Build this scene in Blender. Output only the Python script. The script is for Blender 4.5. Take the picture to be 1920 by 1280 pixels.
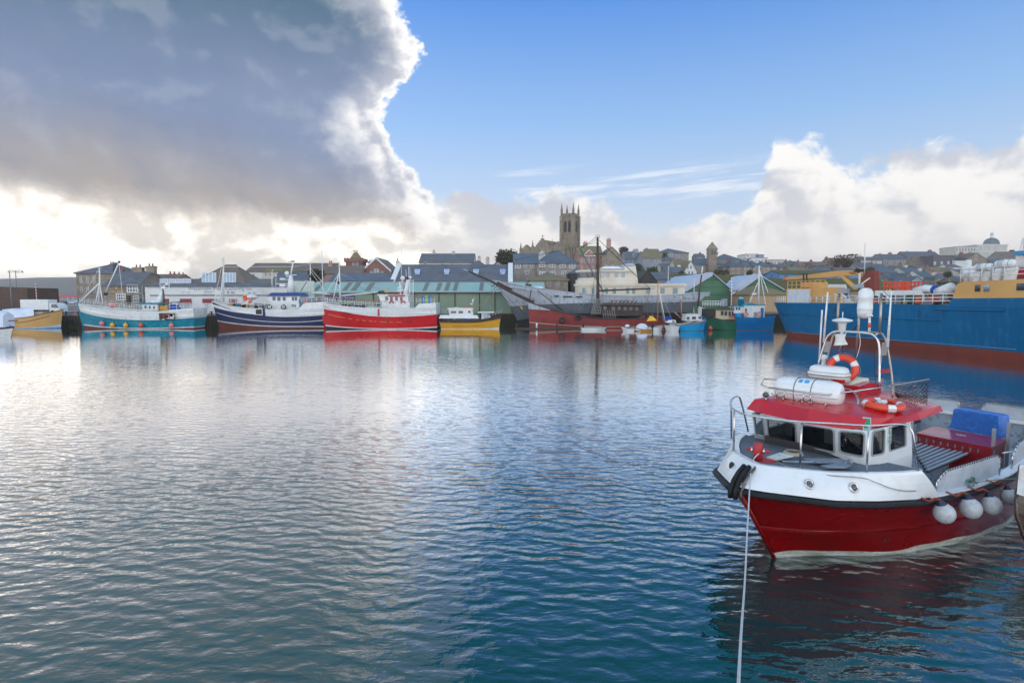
import bpy, bmesh, math, random
from mathutils import Vector, Matrix
random.seed(7)
R = math.radians
for o in list(bpy.data.objects): bpy.data.objects.remove(o)
SC = bpy.context.scene
COL = SC.collection
# ------------------------------------------------------------------ camera
F_PX, CAM_H, HORIZ = 1100.0, 5.5, 552.0
PITCH = math.atan((640 - HORIZ) / F_PX)
cd = bpy.data.cameras.new('camera'); cam = bpy.data.objects.new('camera', cd); COL.objects.link(cam)
cam.location = (0, 0, CAM_H); cam.rotation_euler = (R(90) - PITCH, 0, 0)
cd.sensor_width = 36; cd.lens = 36 * F_PX / 1920; cd.clip_end = 30000; cd.clip_start = .1
SC.camera = cam
SC.view_settings.view_transform = 'Standard'; SC.view_settings.look = 'None'
SC.view_settings.exposure = .2; SC.view_settings.gamma = 1
_c, _s = math.cos(PITCH), math.sin(PITCH)
def ray(px, py):
    x = (px - 960) / F_PX; y = -(py - 640) / F_PX
    return Vector((x, _c + y * _s, -_s + y * _c))
def at(px, py, Y):
    d = ray(px, py); return Vector((0, 0, CAM_H)) + d * (Y / d.y)
def atz(px, py, z):
    d = ray(px, py); return Vector((0, 0, CAM_H)) + d * ((z - CAM_H) / d.z)
def az_el(px, py):
    d = ray(px, py); return math.atan2(d.x, d.y), math.atan2(d.z, math.hypot(d.x, d.y))
# ------------------------------------------------------------------ sky
SUN_AZ, SUN_EL = R(-50), R(12)
W = bpy.data.worlds.new('World'); SC.world = W; W.use_nodes = True
nt = W.node_tree; nt.nodes.clear()
def N(t, **k):
    n = nt.nodes.new(t)
    for a, b in k.items(): setattr(n, a, b)
    return n
def Lk(a, b): nt.links.new(a, b)
def math_(op, a, b=None, c=None, clamp=False):
    n = N('ShaderNodeMath', operation=op, use_clamp=clamp)
    for i, v in enumerate((a, b, c)):
        if v is None: continue
        if isinstance(v, (int, float)): n.inputs[i].default_value = v
        else: Lk(v, n.inputs[i])
    return n.outputs[0]
def sstep(x, a, b):
    n = N('ShaderNodeMapRange', interpolation_type='SMOOTHSTEP'); Lk(x, n.inputs[0])
    n.inputs[1].default_value = a; n.inputs[2].default_value = b
    return n.outputs[0]
def mixc(f, a, b):
    n = N('ShaderNodeMix', data_type='RGBA')
    if isinstance(f, (int, float)): n.inputs[0].default_value = f
    else: Lk(f, n.inputs[0])
    for i, v in ((6, a), (7, b)):
        if isinstance(v, tuple): n.inputs[i].default_value = (*v, 1)
        else: Lk(v, n.inputs[i])
    return n.outputs[2]
tc = N('ShaderNodeTexCoord'); sep = N('ShaderNodeSeparateXYZ'); Lk(tc.outputs['Generated'], sep.inputs[0])
X, Y_, Z = sep.outputs
AZ = math_('ARCTAN2', X, Y_); EL = math_('ARCSINE', Z)
def comb(a, b, c):
    n = N('ShaderNodeCombineXYZ')
    for i, v in enumerate((a, b, c)):
        if isinstance(v, (int, float)): n.inputs[i].default_value = v
        else: Lk(v, n.inputs[i])
    return n.outputs[0]
P = comb(AZ, math_('MULTIPLY', EL, 1.25), 0.0)
def noise(vec, scale, detail=8, rough=.55, off=(0, 0, 0), dist=0.):
    m = N('ShaderNodeMapping'); Lk(vec, m.inputs[0]); m.inputs['Location'].default_value = off
    n = N('ShaderNodeTexNoise'); Lk(m.outputs[0], n.inputs['Vector'])
    n.inputs['Scale'].default_value = scale; n.inputs['Detail'].default_value = detail
    n.inputs['Roughness'].default_value = rough; n.inputs['Distortion'].default_value = dist
    return math_('SUBTRACT', n.outputs[0], .5)
def curve(x, pts, lo, hi):
    """piecewise curve: x in radians, pts [(x, y)], y values in radians mapped to lo..hi"""
    x0, x1 = pts[0][0], pts[-1][0]
    n = N('ShaderNodeFloatCurve'); Lk(math_('DIVIDE', math_('SUBTRACT', x, x0), x1 - x0, clamp=True), n.inputs['Value'])
    c = n.mapping.curves[0]
    q = [((a - x0) / (x1 - x0), (b - lo) / (hi - lo)) for a, b in pts]
    c.points[0].location = q[0]; c.points[1].location = q[-1]
    for a in q[1:-1]: c.points.new(*a)
    n.mapping.update()
    return math_('ADD', math_('MULTIPLY', n.outputs[0], hi - lo), lo)
n_big = noise(P, 4.0, 6, .55, (3.1, 1.7, 0))
n_mid = noise(P, 11.0, 8, .6, (7.3, 2.2, 0), .3)
n_fin = noise(P, 34.0, 6, .62, (1.3, 9.2, 0), .4)
n_sft = noise(P, 2.6, 4, .5, (5.5, 4.4, 0), .6)
lob = math_('ADD', math_('MULTIPLY', n_mid, .085), math_('MULTIPLY', n_fin, .05))
# clouds get a relief: the same noise sampled a step towards the light
n_rl = noise(P, 8.0, 5, .5, (7.3, 2.2, 0), .2)
n_lit = noise(P, 8.0, 5, .5, (7.3 + .014, 2.2 + .020, 0), .2)
n_bl = noise(P, 4.0, 6, .55, (3.1 + .03, 1.7 + .04, 0))
relief = math_('ADD', math_('MULTIPLY', math_('SUBTRACT', n_rl, n_lit), 4.2), math_('MULTIPLY', math_('SUBTRACT', n_big, n_bl), 2.6))
# big grey cloud on the left
edge = [(-.3, az_el(880, 470)[0])]
for px, py in [(855, 452), (825, 400), (775, 320), (728, 250), (735, 195), (775, 150), (793, 105), (765, 40), (742, 0)]:
    a, e = az_el(px, py); edge.append((e, a))
edge += [(.62, -.25), (.85, -.5), (1.3, -1.2)]
edge.sort()
EDG = curve(EL, edge, -1.3, .1)
bot = [(-3.1, .30), (-1.2, .22)] + [(az_el(px, py)[0], az_el(px, py)[1]) for px, py in [(0, 372), (150, 396), (300, 416), (480, 428), (640, 440), (760, 452), (850, 470)]] + [(.6, .1)]
BOT = curve(AZ, bot, 0., .4)
dA = math_('ADD', math_('SUBTRACT', EDG, AZ), lob)
dB = math_('ADD', math_('SUBTRACT', EL, BOT), math_('MULTIPLY', math_('ADD', lob, math_('MULTIPLY', n_big, .05)), .55))
big_m = math_('MULTIPLY', sstep(dA, 0., .012), sstep(dB, -.012, .03))
core = math_('MULTIPLY', sstep(math_('ADD', dA, math_('MULTIPLY', n_big, .22)), .005, .12), sstep(math_('SUBTRACT', 3.3, math_('ABSOLUTE', AZ)), .0, .5))
low = sstep(math_('ADD', math_('SUBTRACT', EL, BOT), math_('MULTIPLY', n_sft, .16)), .0, .17)
c_body = mixc(low, (.42, .375, .34), (.20, .265, .42))
c_body = mixc(sstep(EL, .27, .5), c_body, (.03, .11, .17))
c_body = mixc(math_('MULTIPLY', sstep(math_('ADD', n_sft, math_('MULTIPLY', n_big, .5)), -.16, .3), .2), c_body, (.42, .44, .54))
c_body = mixc(math_('MULTIPLY', sstep(relief, .02, .6), .22), c_body, (.50, .53, .62))
c_body = mixc(math_('MULTIPLY', sstep(relief, -.02, -.6), .22), c_body, (.17, .21, .34))
c_edge = mixc(sstep(math_('ADD', relief, math_('MULTIPLY', n_big, .6)), -.30, .30), (.50, .52, .60), (1.0, .98, .96))
c_big = mixc(core, c_edge, c_body)
rim = math_('MULTIPLY', math_('SUBTRACT', 1., sstep(dA, .006, .032)), sstep(EL, .07, .14)); c_big = mixc(math_('MULTIPLY', rim, .85), c_big, (1.05, 1.03, 1.0))
c_big = mixc(math_('MULTIPLY', math_('SUBTRACT', 1., sstep(dB, -.01, .05)), .75), c_big, (.80, .74, .68))
# bright sky under the big cloud, strongest in front of the hidden sun
glow = math_('SUBTRACT', 1., sstep(math_('ABSOLUTE', math_('ADD', AZ, .42)), .15, .75))
c_low = mixc(sstep(math_('ADD', math_('MULTIPLY', relief, .7), n_big), -.22, .34), (.80, .75, .68), mixc(glow, (1.0, .97, .93), (1.6, 1.48, 1.32)))
low_m = math_('MULTIPLY', math_('SUBTRACT', 1., sstep(math_('ADD', AZ, math_('MULTIPLY', n_big, .15)), -.20, -.06)), math_('SUBTRACT', 1., sstep(EL, .13, .17)))
# cumulus bank on the right, small cumulus in the middle
top = [(-3.1, .30), (-1.0, .05)] + [(az_el(px, py)[0], az_el(px, py)[1]) for px, py in [(820, 400), (845, 352), (905, 345), (945, 368), (985, 360), (1060, 350), (1110, 368), (1150, 380), (1175, 425), (1215, 445), (1260, 425), (1320, 400), (1380, 385), (1425, 345), (1445, 262), (1480, 245), (1560, 262), (1620, 300), (1680, 285), (1730, 250), (1800, 262), (1850, 258), (1890, 238), (1920, 230)]] + [(.95, .34), (1.5, .30), (3.1, .30)]
TOP = curve(AZ, top, 0., .4)
dC = math_('ADD', math_('SUBTRACT', TOP, EL), math_('MULTIPLY', lob, 1.25))
cum_m = sstep(dC, 0., .028)
thick = sstep(dC, .015, .16)
c_cum = mixc(sstep(math_('ADD', relief, math_('MULTIPLY', n_big, .8)), -.42, .34), (.56, .58, .65), (.92, .90, .875))
c_cum = mixc(math_('MULTIPLY', thick, .4), c_cum, mixc(sstep(n_big, -.2, .25), (.60, .60, .65), (.78, .74, .71)))
# thin streaks
PS = comb(math_('MULTIPLY', AZ, .8), math_('MULTIPLY', math_('SUBTRACT', EL, math_('MULTIPLY', AZ, .06)), 9.0), 0.)
st = noise(PS, 5.0, 6, .6, (2.2, 8.1, 0), .3)
stm = math_('MULTIPLY', sstep(st, -.02, .16), math_('MULTIPLY', sstep(EL, .13, .165), math_('SUBTRACT', 1., sstep(EL, .185, .22))))
stm = math_('MULTIPLY', stm, math_('MULTIPLY', sstep(AZ, -.05, .03), math_('SUBTRACT', 1., sstep(AZ, .40, .48))))
# clear sky
sky = N('ShaderNodeTexSky', sky_type='NISHITA', sun_disc=False)
sky.sun_elevation = SUN_EL + R(8); sky.sun_rotation = SUN_AZ; sky.air_density = 1.0; sky.dust_density = .6; sky.ozone_density = 2.2
SKY_S = .1
sky_n = N('ShaderNodeVectorMath', operation='MULTIPLY'); Lk(sky.outputs[0], sky_n.inputs[0]); sky_n.inputs[1].default_value = (.62 * SKY_S, .72 * SKY_S, .98 * SKY_S)
ramp = N('ShaderNodeValToRGB'); Lk(math_('DIVIDE', EL, .6, clamp=True), ramp.inputs[0])
e = ramp.color_ramp.elements; e[0].position = .0; e[0].color = (.70, .76, .84, 1); e[1].position = 1.; e[1].color = (.085, .27, .78, 1)
for p_, c_ in ((.25, (.60, .73, .90)), (.45, (.34, .57, .91)), (.75, (.10, .31, .82))):
    q = ramp.color_ramp.elements.new(p_); q.color = (*c_, 1)
c_sky = mixc(.75, sky_n.outputs[0], ramp.outputs[0])
c_sky = mixc(math_('MULTIPLY', stm, .6), c_sky, (.90, .91, .94))
c = mixc(math_('MULTIPLY', low_m, 1.), c_sky, c_low)
c = mixc(cum_m, c, c_cum)
lowright = math_('MULTIPLY', math_('SUBTRACT', 1., sstep(math_('ADD', EL, math_('MULTIPLY', n_big, .1)), .02, .16)), .8)
c = mixc(lowright, c, mixc(sstep(n_big, -.2, .2), (.74, .72, .72), (.92, .88, .84)))
c = mixc(math_('MULTIPLY', low_m, glow), c, c_low)
c = mixc(big_m, c, c_big)
# behind the viewer: broken bright cloud
back = sstep(math_('ABSOLUTE', AZ), 1.3, 1.9)
c = mixc(math_('MULTIPLY', back, math_('SUBTRACT', 1., sstep(EL, .75, 1.2))), c, mixc(sstep(n_big, -.15, .15), (1.2, 1.35, 1.6), (2.3, 2.2, 2.05)))
c = mixc(math_('MULTIPLY', sstep(EL, .46, .62), .9), c, mixc(sstep(n_sft, -.2, .2), (.02, .31, .56), (.07, .33, .52)))
c = mixc(sstep(EL, .85, 1.2), c, (.75, .9, 1.2))
bg = N('ShaderNodeBackground'); bg.inputs[1].default_value = .1
sc10 = N('ShaderNodeVectorMath', operation='SCALE'); Lk(c, sc10.inputs[0]); sc10.inputs['Scale'].default_value = 1 / .1
Lk(sc10.outputs[0], bg.inputs[0]); wo = N('ShaderNodeOutputWorld'); Lk(bg.outputs[0], wo.inputs[0])
# ------------------------------------------------------------------ sun (veiled by the big cloud)
sd = bpy.data.lights.new('sun', 'SUN'); sd.energy = .5; sd.angle = R(92); sd.color = (1, .90, .76)
sun = bpy.data.objects.new('sun', sd); COL.objects.link(sun)
sdir = Vector((math.sin(SUN_AZ) * math.cos(SUN_EL), math.cos(SUN_AZ) * math.cos(SUN_EL), math.sin(SUN_EL)))
sun.rotation_euler = sdir.to_track_quat('Z', 'Y').to_euler()
# ------------------------------------------------------------------ materials
MATS = {}
def M(name, col=None, rough=.5, col2=None, scale=2., mix=.5, metal=0., bump=0., bscale=None, spec=.5, stretch=(1, 1, 1), col3=None, cut=(.35, .65), coat=0.):
    if name in MATS: return MATS[name]
    m = bpy.data.materials.new(name); m.use_nodes = True; MATS[name] = m
    t = m.node_tree; b = t.nodes['Principled BSDF']
    b.inputs['Roughness'].default_value = rough; b.inputs['Metallic'].default_value = metal
    b.inputs['Specular IOR Level'].default_value = spec
    b.inputs['Coat Weight'].default_value = coat; b.inputs['Coat Roughness'].default_value = .08
    if col2 is None: col2 = tuple(x * .82 for x in col)
    g = t.nodes.new('ShaderNodeNewGeometry')
    mp = t.nodes.new('ShaderNodeMapping'); t.links.new(g.outputs['Position'], mp.inputs[0]); mp.inputs['Scale'].default_value = stretch
    def nz(sc, det=5, ro=.6):
        n = t.nodes.new('ShaderNodeTexNoise'); t.links.new(mp.outputs[0], n.inputs['Vector'])
        n.inputs['Scale'].default_value = sc; n.inputs['Detail'].default_value = det; n.inputs['Roughness'].default_value = ro
        return n.outputs[0]
    def mixn(f, a, bb):
        n = t.nodes.new('ShaderNodeMix'); n.data_type = 'RGBA'; t.links.new(f, n.inputs[0])
        for i, v in ((6, a), (7, bb)):
            if isinstance(v, tuple): n.inputs[i].default_value = (*v, 1)
            else: t.links.new(v, n.inputs[i])
        return n.outputs[2]
    def mr(x, a, bb, c=0., d=1.):
        n = t.nodes.new('ShaderNodeMapRange'); t.links.new(x, n.inputs[0])
        for i, v in enumerate((a, bb, c, d)): n.inputs[i + 1].default_value = v
        return n.outputs[0]
    n1 = nz(scale)
    f = mr(n1, cut[0], cut[1], 0, mix * 2 if mix < .5 else 1)
    cc = mixn(f, tuple(col), tuple(col2))
    if col3:
        cc = mixn(mr(nz(scale * 3.3 + 1.7), .53, .62, 0, .8), cc, tuple(col3))
    t.links.new(cc, b.inputs['Base Color'])
    t.links.new(mr(nz(scale * 2.1), .2, .8, max(.02, rough - .12), min(1, rough + .12)), b.inputs['Roughness'])
    if bump:
        bn = t.nodes.new('ShaderNodeBump'); bn.inputs['Strength'].default_value = bump; bn.inputs['Distance'].default_value = .05
        t.links.new(nz(bscale or scale * 6), bn.inputs['Height']); t.links.new(bn.outputs[0], b.inputs['Normal'])
    return m
def brickmat(name, c1, c2, mortar, sx=1., bw=.5, bh=.25, msz=.02, rough=.85, col3=None, flat=False):
    """courses of blocks, tiles or slates laid in world space (brick pattern on x+y / z)"""
    if name in MATS: return MATS[name]
    m = bpy.data.materials.new(name); m.use_nodes = True; MATS[name] = m
    t = m.node_tree; b = t.nodes['Principled BSDF']; b.inputs['Roughness'].default_value = rough
    g = t.nodes.new('ShaderNodeNewGeometry'); s = t.nodes.new('ShaderNodeSeparateXYZ'); t.links.new(g.outputs['Position'], s.inputs[0])
    a = t.nodes.new('ShaderNodeMath'); a.operation = 'ADD'; t.links.new(s.outputs[0], a.inputs[0])
    h = t.nodes.new('ShaderNodeMath'); h.operation = 'MULTIPLY'; t.links.new(s.outputs[1], h.inputs[0]); h.inputs[1].default_value = 0. if flat else .83
    t.links.new(h.outputs[0], a.inputs[1])
    k = t.nodes.new('ShaderNodeCombineXYZ'); t.links.new(a.outputs[0], k.inputs[0]); t.links.new(s.outputs[2], k.inputs[1])
    br = t.nodes.new('ShaderNodeTexBrick'); t.links.new(k.outputs[0], br.inputs['Vector'])
    br.inputs['Scale'].default_value = sx; br.inputs['Brick Width'].default_value = bw; br.inputs['Row Height'].default_value = bh
    br.inputs['Mortar Size'].default_value = msz; br.inputs['Color1'].default_value = (*c1, 1); br.inputs['Color2'].default_value = (*c2, 1); br.inputs['Mortar'].default_value = (*mortar, 1)
    n = t.nodes.new('ShaderNodeTexNoise'); t.links.new(g.outputs['Position'], n.inputs['Vector']); n.inputs['Scale'].default_value = .6; n.inputs['Detail'].default_value = 8; n.inputs['Roughness'].default_value = .7
    mr = t.nodes.new('ShaderNodeMapRange'); t.links.new(n.outputs[0], mr.inputs[0]); mr.inputs[1].default_value = .42; mr.inputs[2].default_value = .68; mr.inputs[4].default_value = .8 if col3 else .45
    mx = t.nodes.new('ShaderNodeMix'); mx.data_type = 'RGBA'; t.links.new(mr.outputs[0], mx.inputs[0]); t.links.new(br.outputs[0], mx.inputs[6])
    mx.inputs[7].default_value = (*(col3 or tuple(x * .6 for x in c1)), 1)
    t.links.new(mx.outputs[2], b.inputs['Base Color'])
    return m
def glassmat(name, col=(.02, .025, .03), rough=.06):
    if name in MATS: return MATS[name]
    m = M(name, col, rough, tuple(x * 2.2 for x in col), .45, spec=.8); return m
# ------------------------------------------------------------------ mesh builder
class MB:
    def __init__(s): s.v = []; s.f = []; s.fm = []; s.mats = []; s.sm = []
    def mi(s, m):
        if m not in s.mats: s.mats.append(m)
        return s.mats.index(m)
    def add(s, vs, fs, m, smooth=False):
        b = len(s.v); s.v += [tuple(v) for v in vs]; i = s.mi(m)
        for f in fs: s.f.append([b + k for k in f]); s.fm.append(i); s.sm.append(smooth)
    def box(s, x0, x1, y0, y1, z0, z1, m, top=None):
        """box, optional top=(dx0,dx1,dy0,dy1) shifts of the top rectangle"""
        a = top or (0, 0, 0, 0)
        vs = [(x0, y0, z0), (x1, y0, z0), (x1, y1, z0), (x0, y1, z0), (x0 + a[0], y0 + a[2], z1), (x1 + a[1], y0 + a[2], z1), (x1 + a[1], y1 + a[3], z1), (x0 + a[0], y1 + a[3], z1)]
        s.add(vs, [(3, 2, 1, 0), (4, 5, 6, 7), (0, 1, 5, 4), (1, 2, 6, 5), (2, 3, 7, 6), (3, 0, 4, 7)], m)
    def obox(s, c, size, m, rot=None):
        x, y, z = [k / 2 for k in size]
        vs = [Vector((a * x, b * y, d * z)) for d in (-1, 1) for b in (-1, 1) for a in (-1, 1)]
        if rot is not None: vs = [rot @ v for v in vs]
        vs = [v + Vector(c) for v in vs]
        s.add(vs, [(0, 2, 3, 1), (4, 5, 7, 6), (0, 1, 5, 4), (1, 3, 7, 5), (3, 2, 6, 7), (2, 0, 4, 6)], m)
    def rbox(s, x0, x1, y0, y1, z0, z1, r, m, seg=3):
        """box with rounded vertical edges and a small top chamfer"""
        out = []
        for (cx, cy, a0) in ((x1 - r, y1 - r, 0), (x0 + r, y1 - r, 90), (x0 + r, y0 + r, 180), (x1 - r, y0 + r, 270)):
            for k in range(seg + 1):
                a = R(a0 + 90 * k / seg); out.append((cx, cy, math.cos(a), math.sin(a)))
        n = len(out); rr = r * .5
        rings = [(z0, r), (z1 - rr, r), (z1 - rr * .3, r - rr * .3), (z1, r - rr)]
        vs = [(cx + ca * q, cy + sa * q, z) for z, q in rings for cx, cy, ca, sa in out]
        fs = [(j * n + i, j * n + (i + 1) % n, (j + 1) * n + (i + 1) % n, (j + 1) * n + i) for j in range(3) for i in range(n)]
        fs += [tuple(reversed(range(n))), tuple(range(3 * n, 4 * n))]
        s.add(vs, fs, m, True)
    def prism(s, poly, z0, z1, m, top=None):
        n = len(poly); tp = top or poly
        vs = [(x, y, z0) for x, y in poly] + [(x, y, z1) for x, y in tp]
        s.add(vs, [tuple(reversed(range(n))), tuple(range(n, 2 * n))] + [(i, (i + 1) % n, n + (i + 1) % n, n + i) for i in range(n)], m)
    def xprism(s, poly, y0, y1, m):
        """polygon in x,z extruded along y"""
        n = len(poly)
        vs = [(x, y0, z) for x, z in poly] + [(x, y1, z) for x, z in poly]
        s.add(vs, [tuple(range(n)), tuple(reversed(range(n, 2 * n)))] + [((i + 1) % n, i, n + i, n + (i + 1) % n) for i in range(n)], m)
    def tube(s, pts, r, m, n=6, closed=False, r1=None):
        pts = [Vector(p) for p in pts]
        if closed: pts = pts + [pts[0]]
        rings = []; up = None
        for i, p in enumerate(pts):
            if closed and i in (0, len(pts) - 1): d = (pts[1] - pts[-2])
            else: d = pts[min(i + 1, len(pts) - 1)] - pts[max(i - 1, 0)]
            if d.length < 1e-9: d = Vector((0, 0, 1))
            d.normalize()
            if up is None:
                up = d.orthogonal().normalized()
            else:
                up = (up - d * up.dot(d))
                up = up.normalized() if up.length > 1e-6 else d.orthogonal().normalized()
            w = d.cross(up); rr = r if r1 is None else r + (r1 - r) * i / max(1, len(pts) - 1)
            rings.append([p + up * (rr * math.cos(2 * math.pi * k / n)) + w * (rr * math.sin(2 * math.pi * k / n)) for k in range(n)])
        vs = [v for g in rings for v in g]; q = len(rings)
        fs = [(i * n + k, i * n + (k + 1) % n, (i + 1) * n + (k + 1) % n, (i + 1) * n + k) for i in range(q - 1) for k in range(n)]
        if not closed: fs += [tuple(reversed(range(n))), tuple(range((q - 1) * n, q * n))]
        s.add(vs, fs, m, n > 4)
    def seg(s, a, b, r, m, n=6, r1=None): s.tube([a, b], r, m, n, r1=r1)
    def lathe(s, prof, c, m, n=16, axis=None):
        """prof [(r, z)], c centre, axis direction (default z)"""
        rot = Vector((0, 0, 1)).rotation_difference(Vector(axis)).to_matrix() if axis is not None else Matrix.Identity(3)
        vs = []
        for r, z in prof:
            for k in range(n):
                a = 2 * math.pi * k / n; vs.append(rot @ Vector((r * math.cos(a), r * math.sin(a), z)) + Vector(c))
        q = len(prof)
        fs = [(i * n + k, i * n + (k + 1) % n, (i + 1) * n + (k + 1) % n, (i + 1) * n + k) for i in range(q - 1) for k in range(n)]
        fs += [tuple(reversed(range(n))), tuple(range((q - 1) * n, q * n))]
        s.add(vs, fs, m, True)
    def ball(s, c, r, m, sc=(1, 1, 1), n=12, axis=None):
        k = n // 2 + 1
        prof = [(max(1e-3, r * math.sin(math.pi * i / k)) * sc[0], -r * math.cos(math.pi * i / k) * sc[2]) for i in range(k + 1)]
        s.lathe(prof, c, m, n, axis)
    def torus(s, c, RR, r, m, axis=(0, 0, 1), n=28, k=8, arc=None, flat=1.):
        rot = Vector((0, 0, 1)).rotation_difference(Vector(axis)).to_matrix()
        a0, a1 = arc or (0, 360); full = arc is None; q = n if full else n + 1
        vs = []
        for i in range(q):
            a = R(a0 + (a1 - a0) * i / n)
            for j in range(k):
                b = 2 * math.pi * j / k; rr = RR + r * math.cos(b)
                vs.append(rot @ Vector((rr * math.cos(a), rr * math.sin(a), r * flat * math.sin(b))) + Vector(c))
        fs = []
        for i in range(n):
            i2 = (i + 1) % q
            for j in range(k): fs.append((i * k + j, i2 * k + j, i2 * k + (j + 1) % k, i * k + (j + 1) % k))
        s.add(vs, fs, m, True)
    def build(s, name, parent=None, recalc=True):
        me = bpy.data.meshes.new(name)
        me.from_pydata(s.v, [], s.f)
        for m in s.mats: me.materials.append(m)
        me.polygons.foreach_set('material_index', s.fm); me.polygons.foreach_set('use_smooth', s.sm)
        if recalc:
            bm = bmesh.new(); bm.from_mesh(me); bmesh.ops.recalc_face_normals(bm, faces=bm.faces); bm.to_mesh(me); bm.free()
        me.update()
        o = bpy.data.objects.new(name, me); COL.objects.link(o)
        if parent is not None: o.parent = parent
        return o
def tag(o, label=None, cat=None, group=None, kind=None):
    if label: o['label'] = label
    if cat: o['category'] = cat
    if group: o['group'] = group
    if kind: o['kind'] = kind
    return o
def thing(name, label, cat, loc=(0, 0, 0), rz=0., group=None):
    o = bpy.data.objects.new(name, None); COL.objects.link(o); o.location = loc; o.rotation_euler = (0, 0, rz); o.empty_display_size = .3
    return tag(o, label, cat, group)
def copytree(o, loc=None, parent=None):
    c = o.copy(); COL.objects.link(c)
    if parent: c.parent = parent
    if loc is not None: c.location = loc
    for ch in list(o.children): copytree(ch, None, c)
    return c
def text_part(name, s, size, m, parent, loc, rot, ext=.01, spacing=1.):
    cu = bpy.data.curves.new(name, 'FONT'); cu.body = s; cu.size = size; cu.extrude = ext; cu.align_x = 'CENTER'; cu.align_y = 'CENTER'; cu.space_character = spacing
    cu.resolution_u = 2
    t = bpy.data.objects.new(name, cu); COL.objects.link(t)
    dg = bpy.context.evaluated_depsgraph_get(); me = bpy.data.meshes.new_from_object(t.evaluated_get(dg))
    bpy.data.objects.remove(t)
    me.materials.clear(); me.materials.append(m)
    o = bpy.data.objects.new(name, me); COL.objects.link(o); o.parent = parent; o.location = loc; o.rotation_euler = rot
    return o
def lerp(a, b, t): return a + (b - a) * t
def interp(tab, x):
    if x <= tab[0][0]: return tab[0][1]
    for (a, b), (c, d) in zip(tab, tab[1:]):
        if x <= c: return b + (d - b) * (x - a) / (c - a)
    return tab[-1][1]
def spline(pts, n=6):
    """Catmull-Rom through points"""
    p = [Vector(q) for q in pts]; p = [p[0] * 2 - p[1]] + p + [p[-1] * 2 - p[-2]]; out = []
    for i in range(1, len(p) - 2):
        a, b, c, d = p[i - 1:i + 3]
        for k in range(n):
            t = k / n; out.append(.5 * ((2 * b) + (c - a) * t + (2 * a - 5 * b + 4 * c - d) * t * t + (3 * b - a - 3 * c + d) * t ** 3))
    out.append(p[-2]); return out
def loft(mb, rows, mats, smooth=True):
    """rows: list of point lists of equal length; mats: one per strip"""
    n = len(rows[0])
    for i in range(len(rows) - 1):
        mb.add(rows[i] + rows[i + 1], [(k, k + 1, n + k + 1, n + k) for k in range(n - 1)], mats[i], smooth)
def railing(mb, path, h, m, posts=8, rails=(1., .5), r=.025, mtop=None):
    """path: base points; posts spread along it"""
    path = [Vector(p) for p in path]
    d = [0]
    for a, b in zip(path, path[1:]): d.append(d[-1] + (b - a).length)
    def P(t):
        L = t * d[-1]
        for i in range(len(d) - 1):
            if L <= d[i + 1] + 1e-9:
                return path[i].lerp(path[i + 1], (L - d[i]) / max(1e-9, d[i + 1] - d[i]))
        return path[-1]
    up = Vector((0, 0, h))
    for f in rails: mb.tube([p + up * f for p in path], r, (mtop if mtop and f == rails[0] else m), 5)
    for k in range(posts + 1):
        p = P(k / posts); mb.seg(p, p + up, r, m, 5)
def hullpts(L, B, sheer, stem, transom, fb=.42, ed=2.3, ew=1.6, ta_d=.15, ta_w=.4, zk=-.5, n=26, dirn=1):
    """returns P(u, z, side) and sheer z(u)"""
    def ztop(u):
        zb, zm, zs, um = sheer
        return zm + (zb - zm) * (1 - u / um) ** 2 if u < um else zm + (zs - zm) * ((u - um) / (1 - um)) ** 2
    zt0, zt1 = ztop(0), ztop(1)
    def P(u, z, side=-1):
        zt = ztop(u); w = max(0, min(1, (z - zk) / (zt - zk)))
        xs = lerp(stem[1], stem[0], max(0, min(1.1, (z) / zt0)) ** 1.25 if z > 0 else 0) + (0 if z > 0 else -z * .4)
        xe = lerp(L - transom[1], L - transom[0], max(0, min(1.1, z / zt1)))
        x = xs + (xe - xs) * u
        bd = 1 - (1 - min(u / fb, 1)) ** ed; bw = 1 - (1 - min(u / (fb * 1.25), 1)) ** ew
        ad = 1 - ta_d * max(0, (u - .6) / .4) ** 2; aw = 1 - ta_w * max(0, (u - .5) / .5) ** 2
        hb = B / 2 * lerp(bw * aw * .8, bd * ad, w ** .75)
        return Vector((x * dirn, side * max(hb, .03), z))
    return P, ztop
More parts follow.
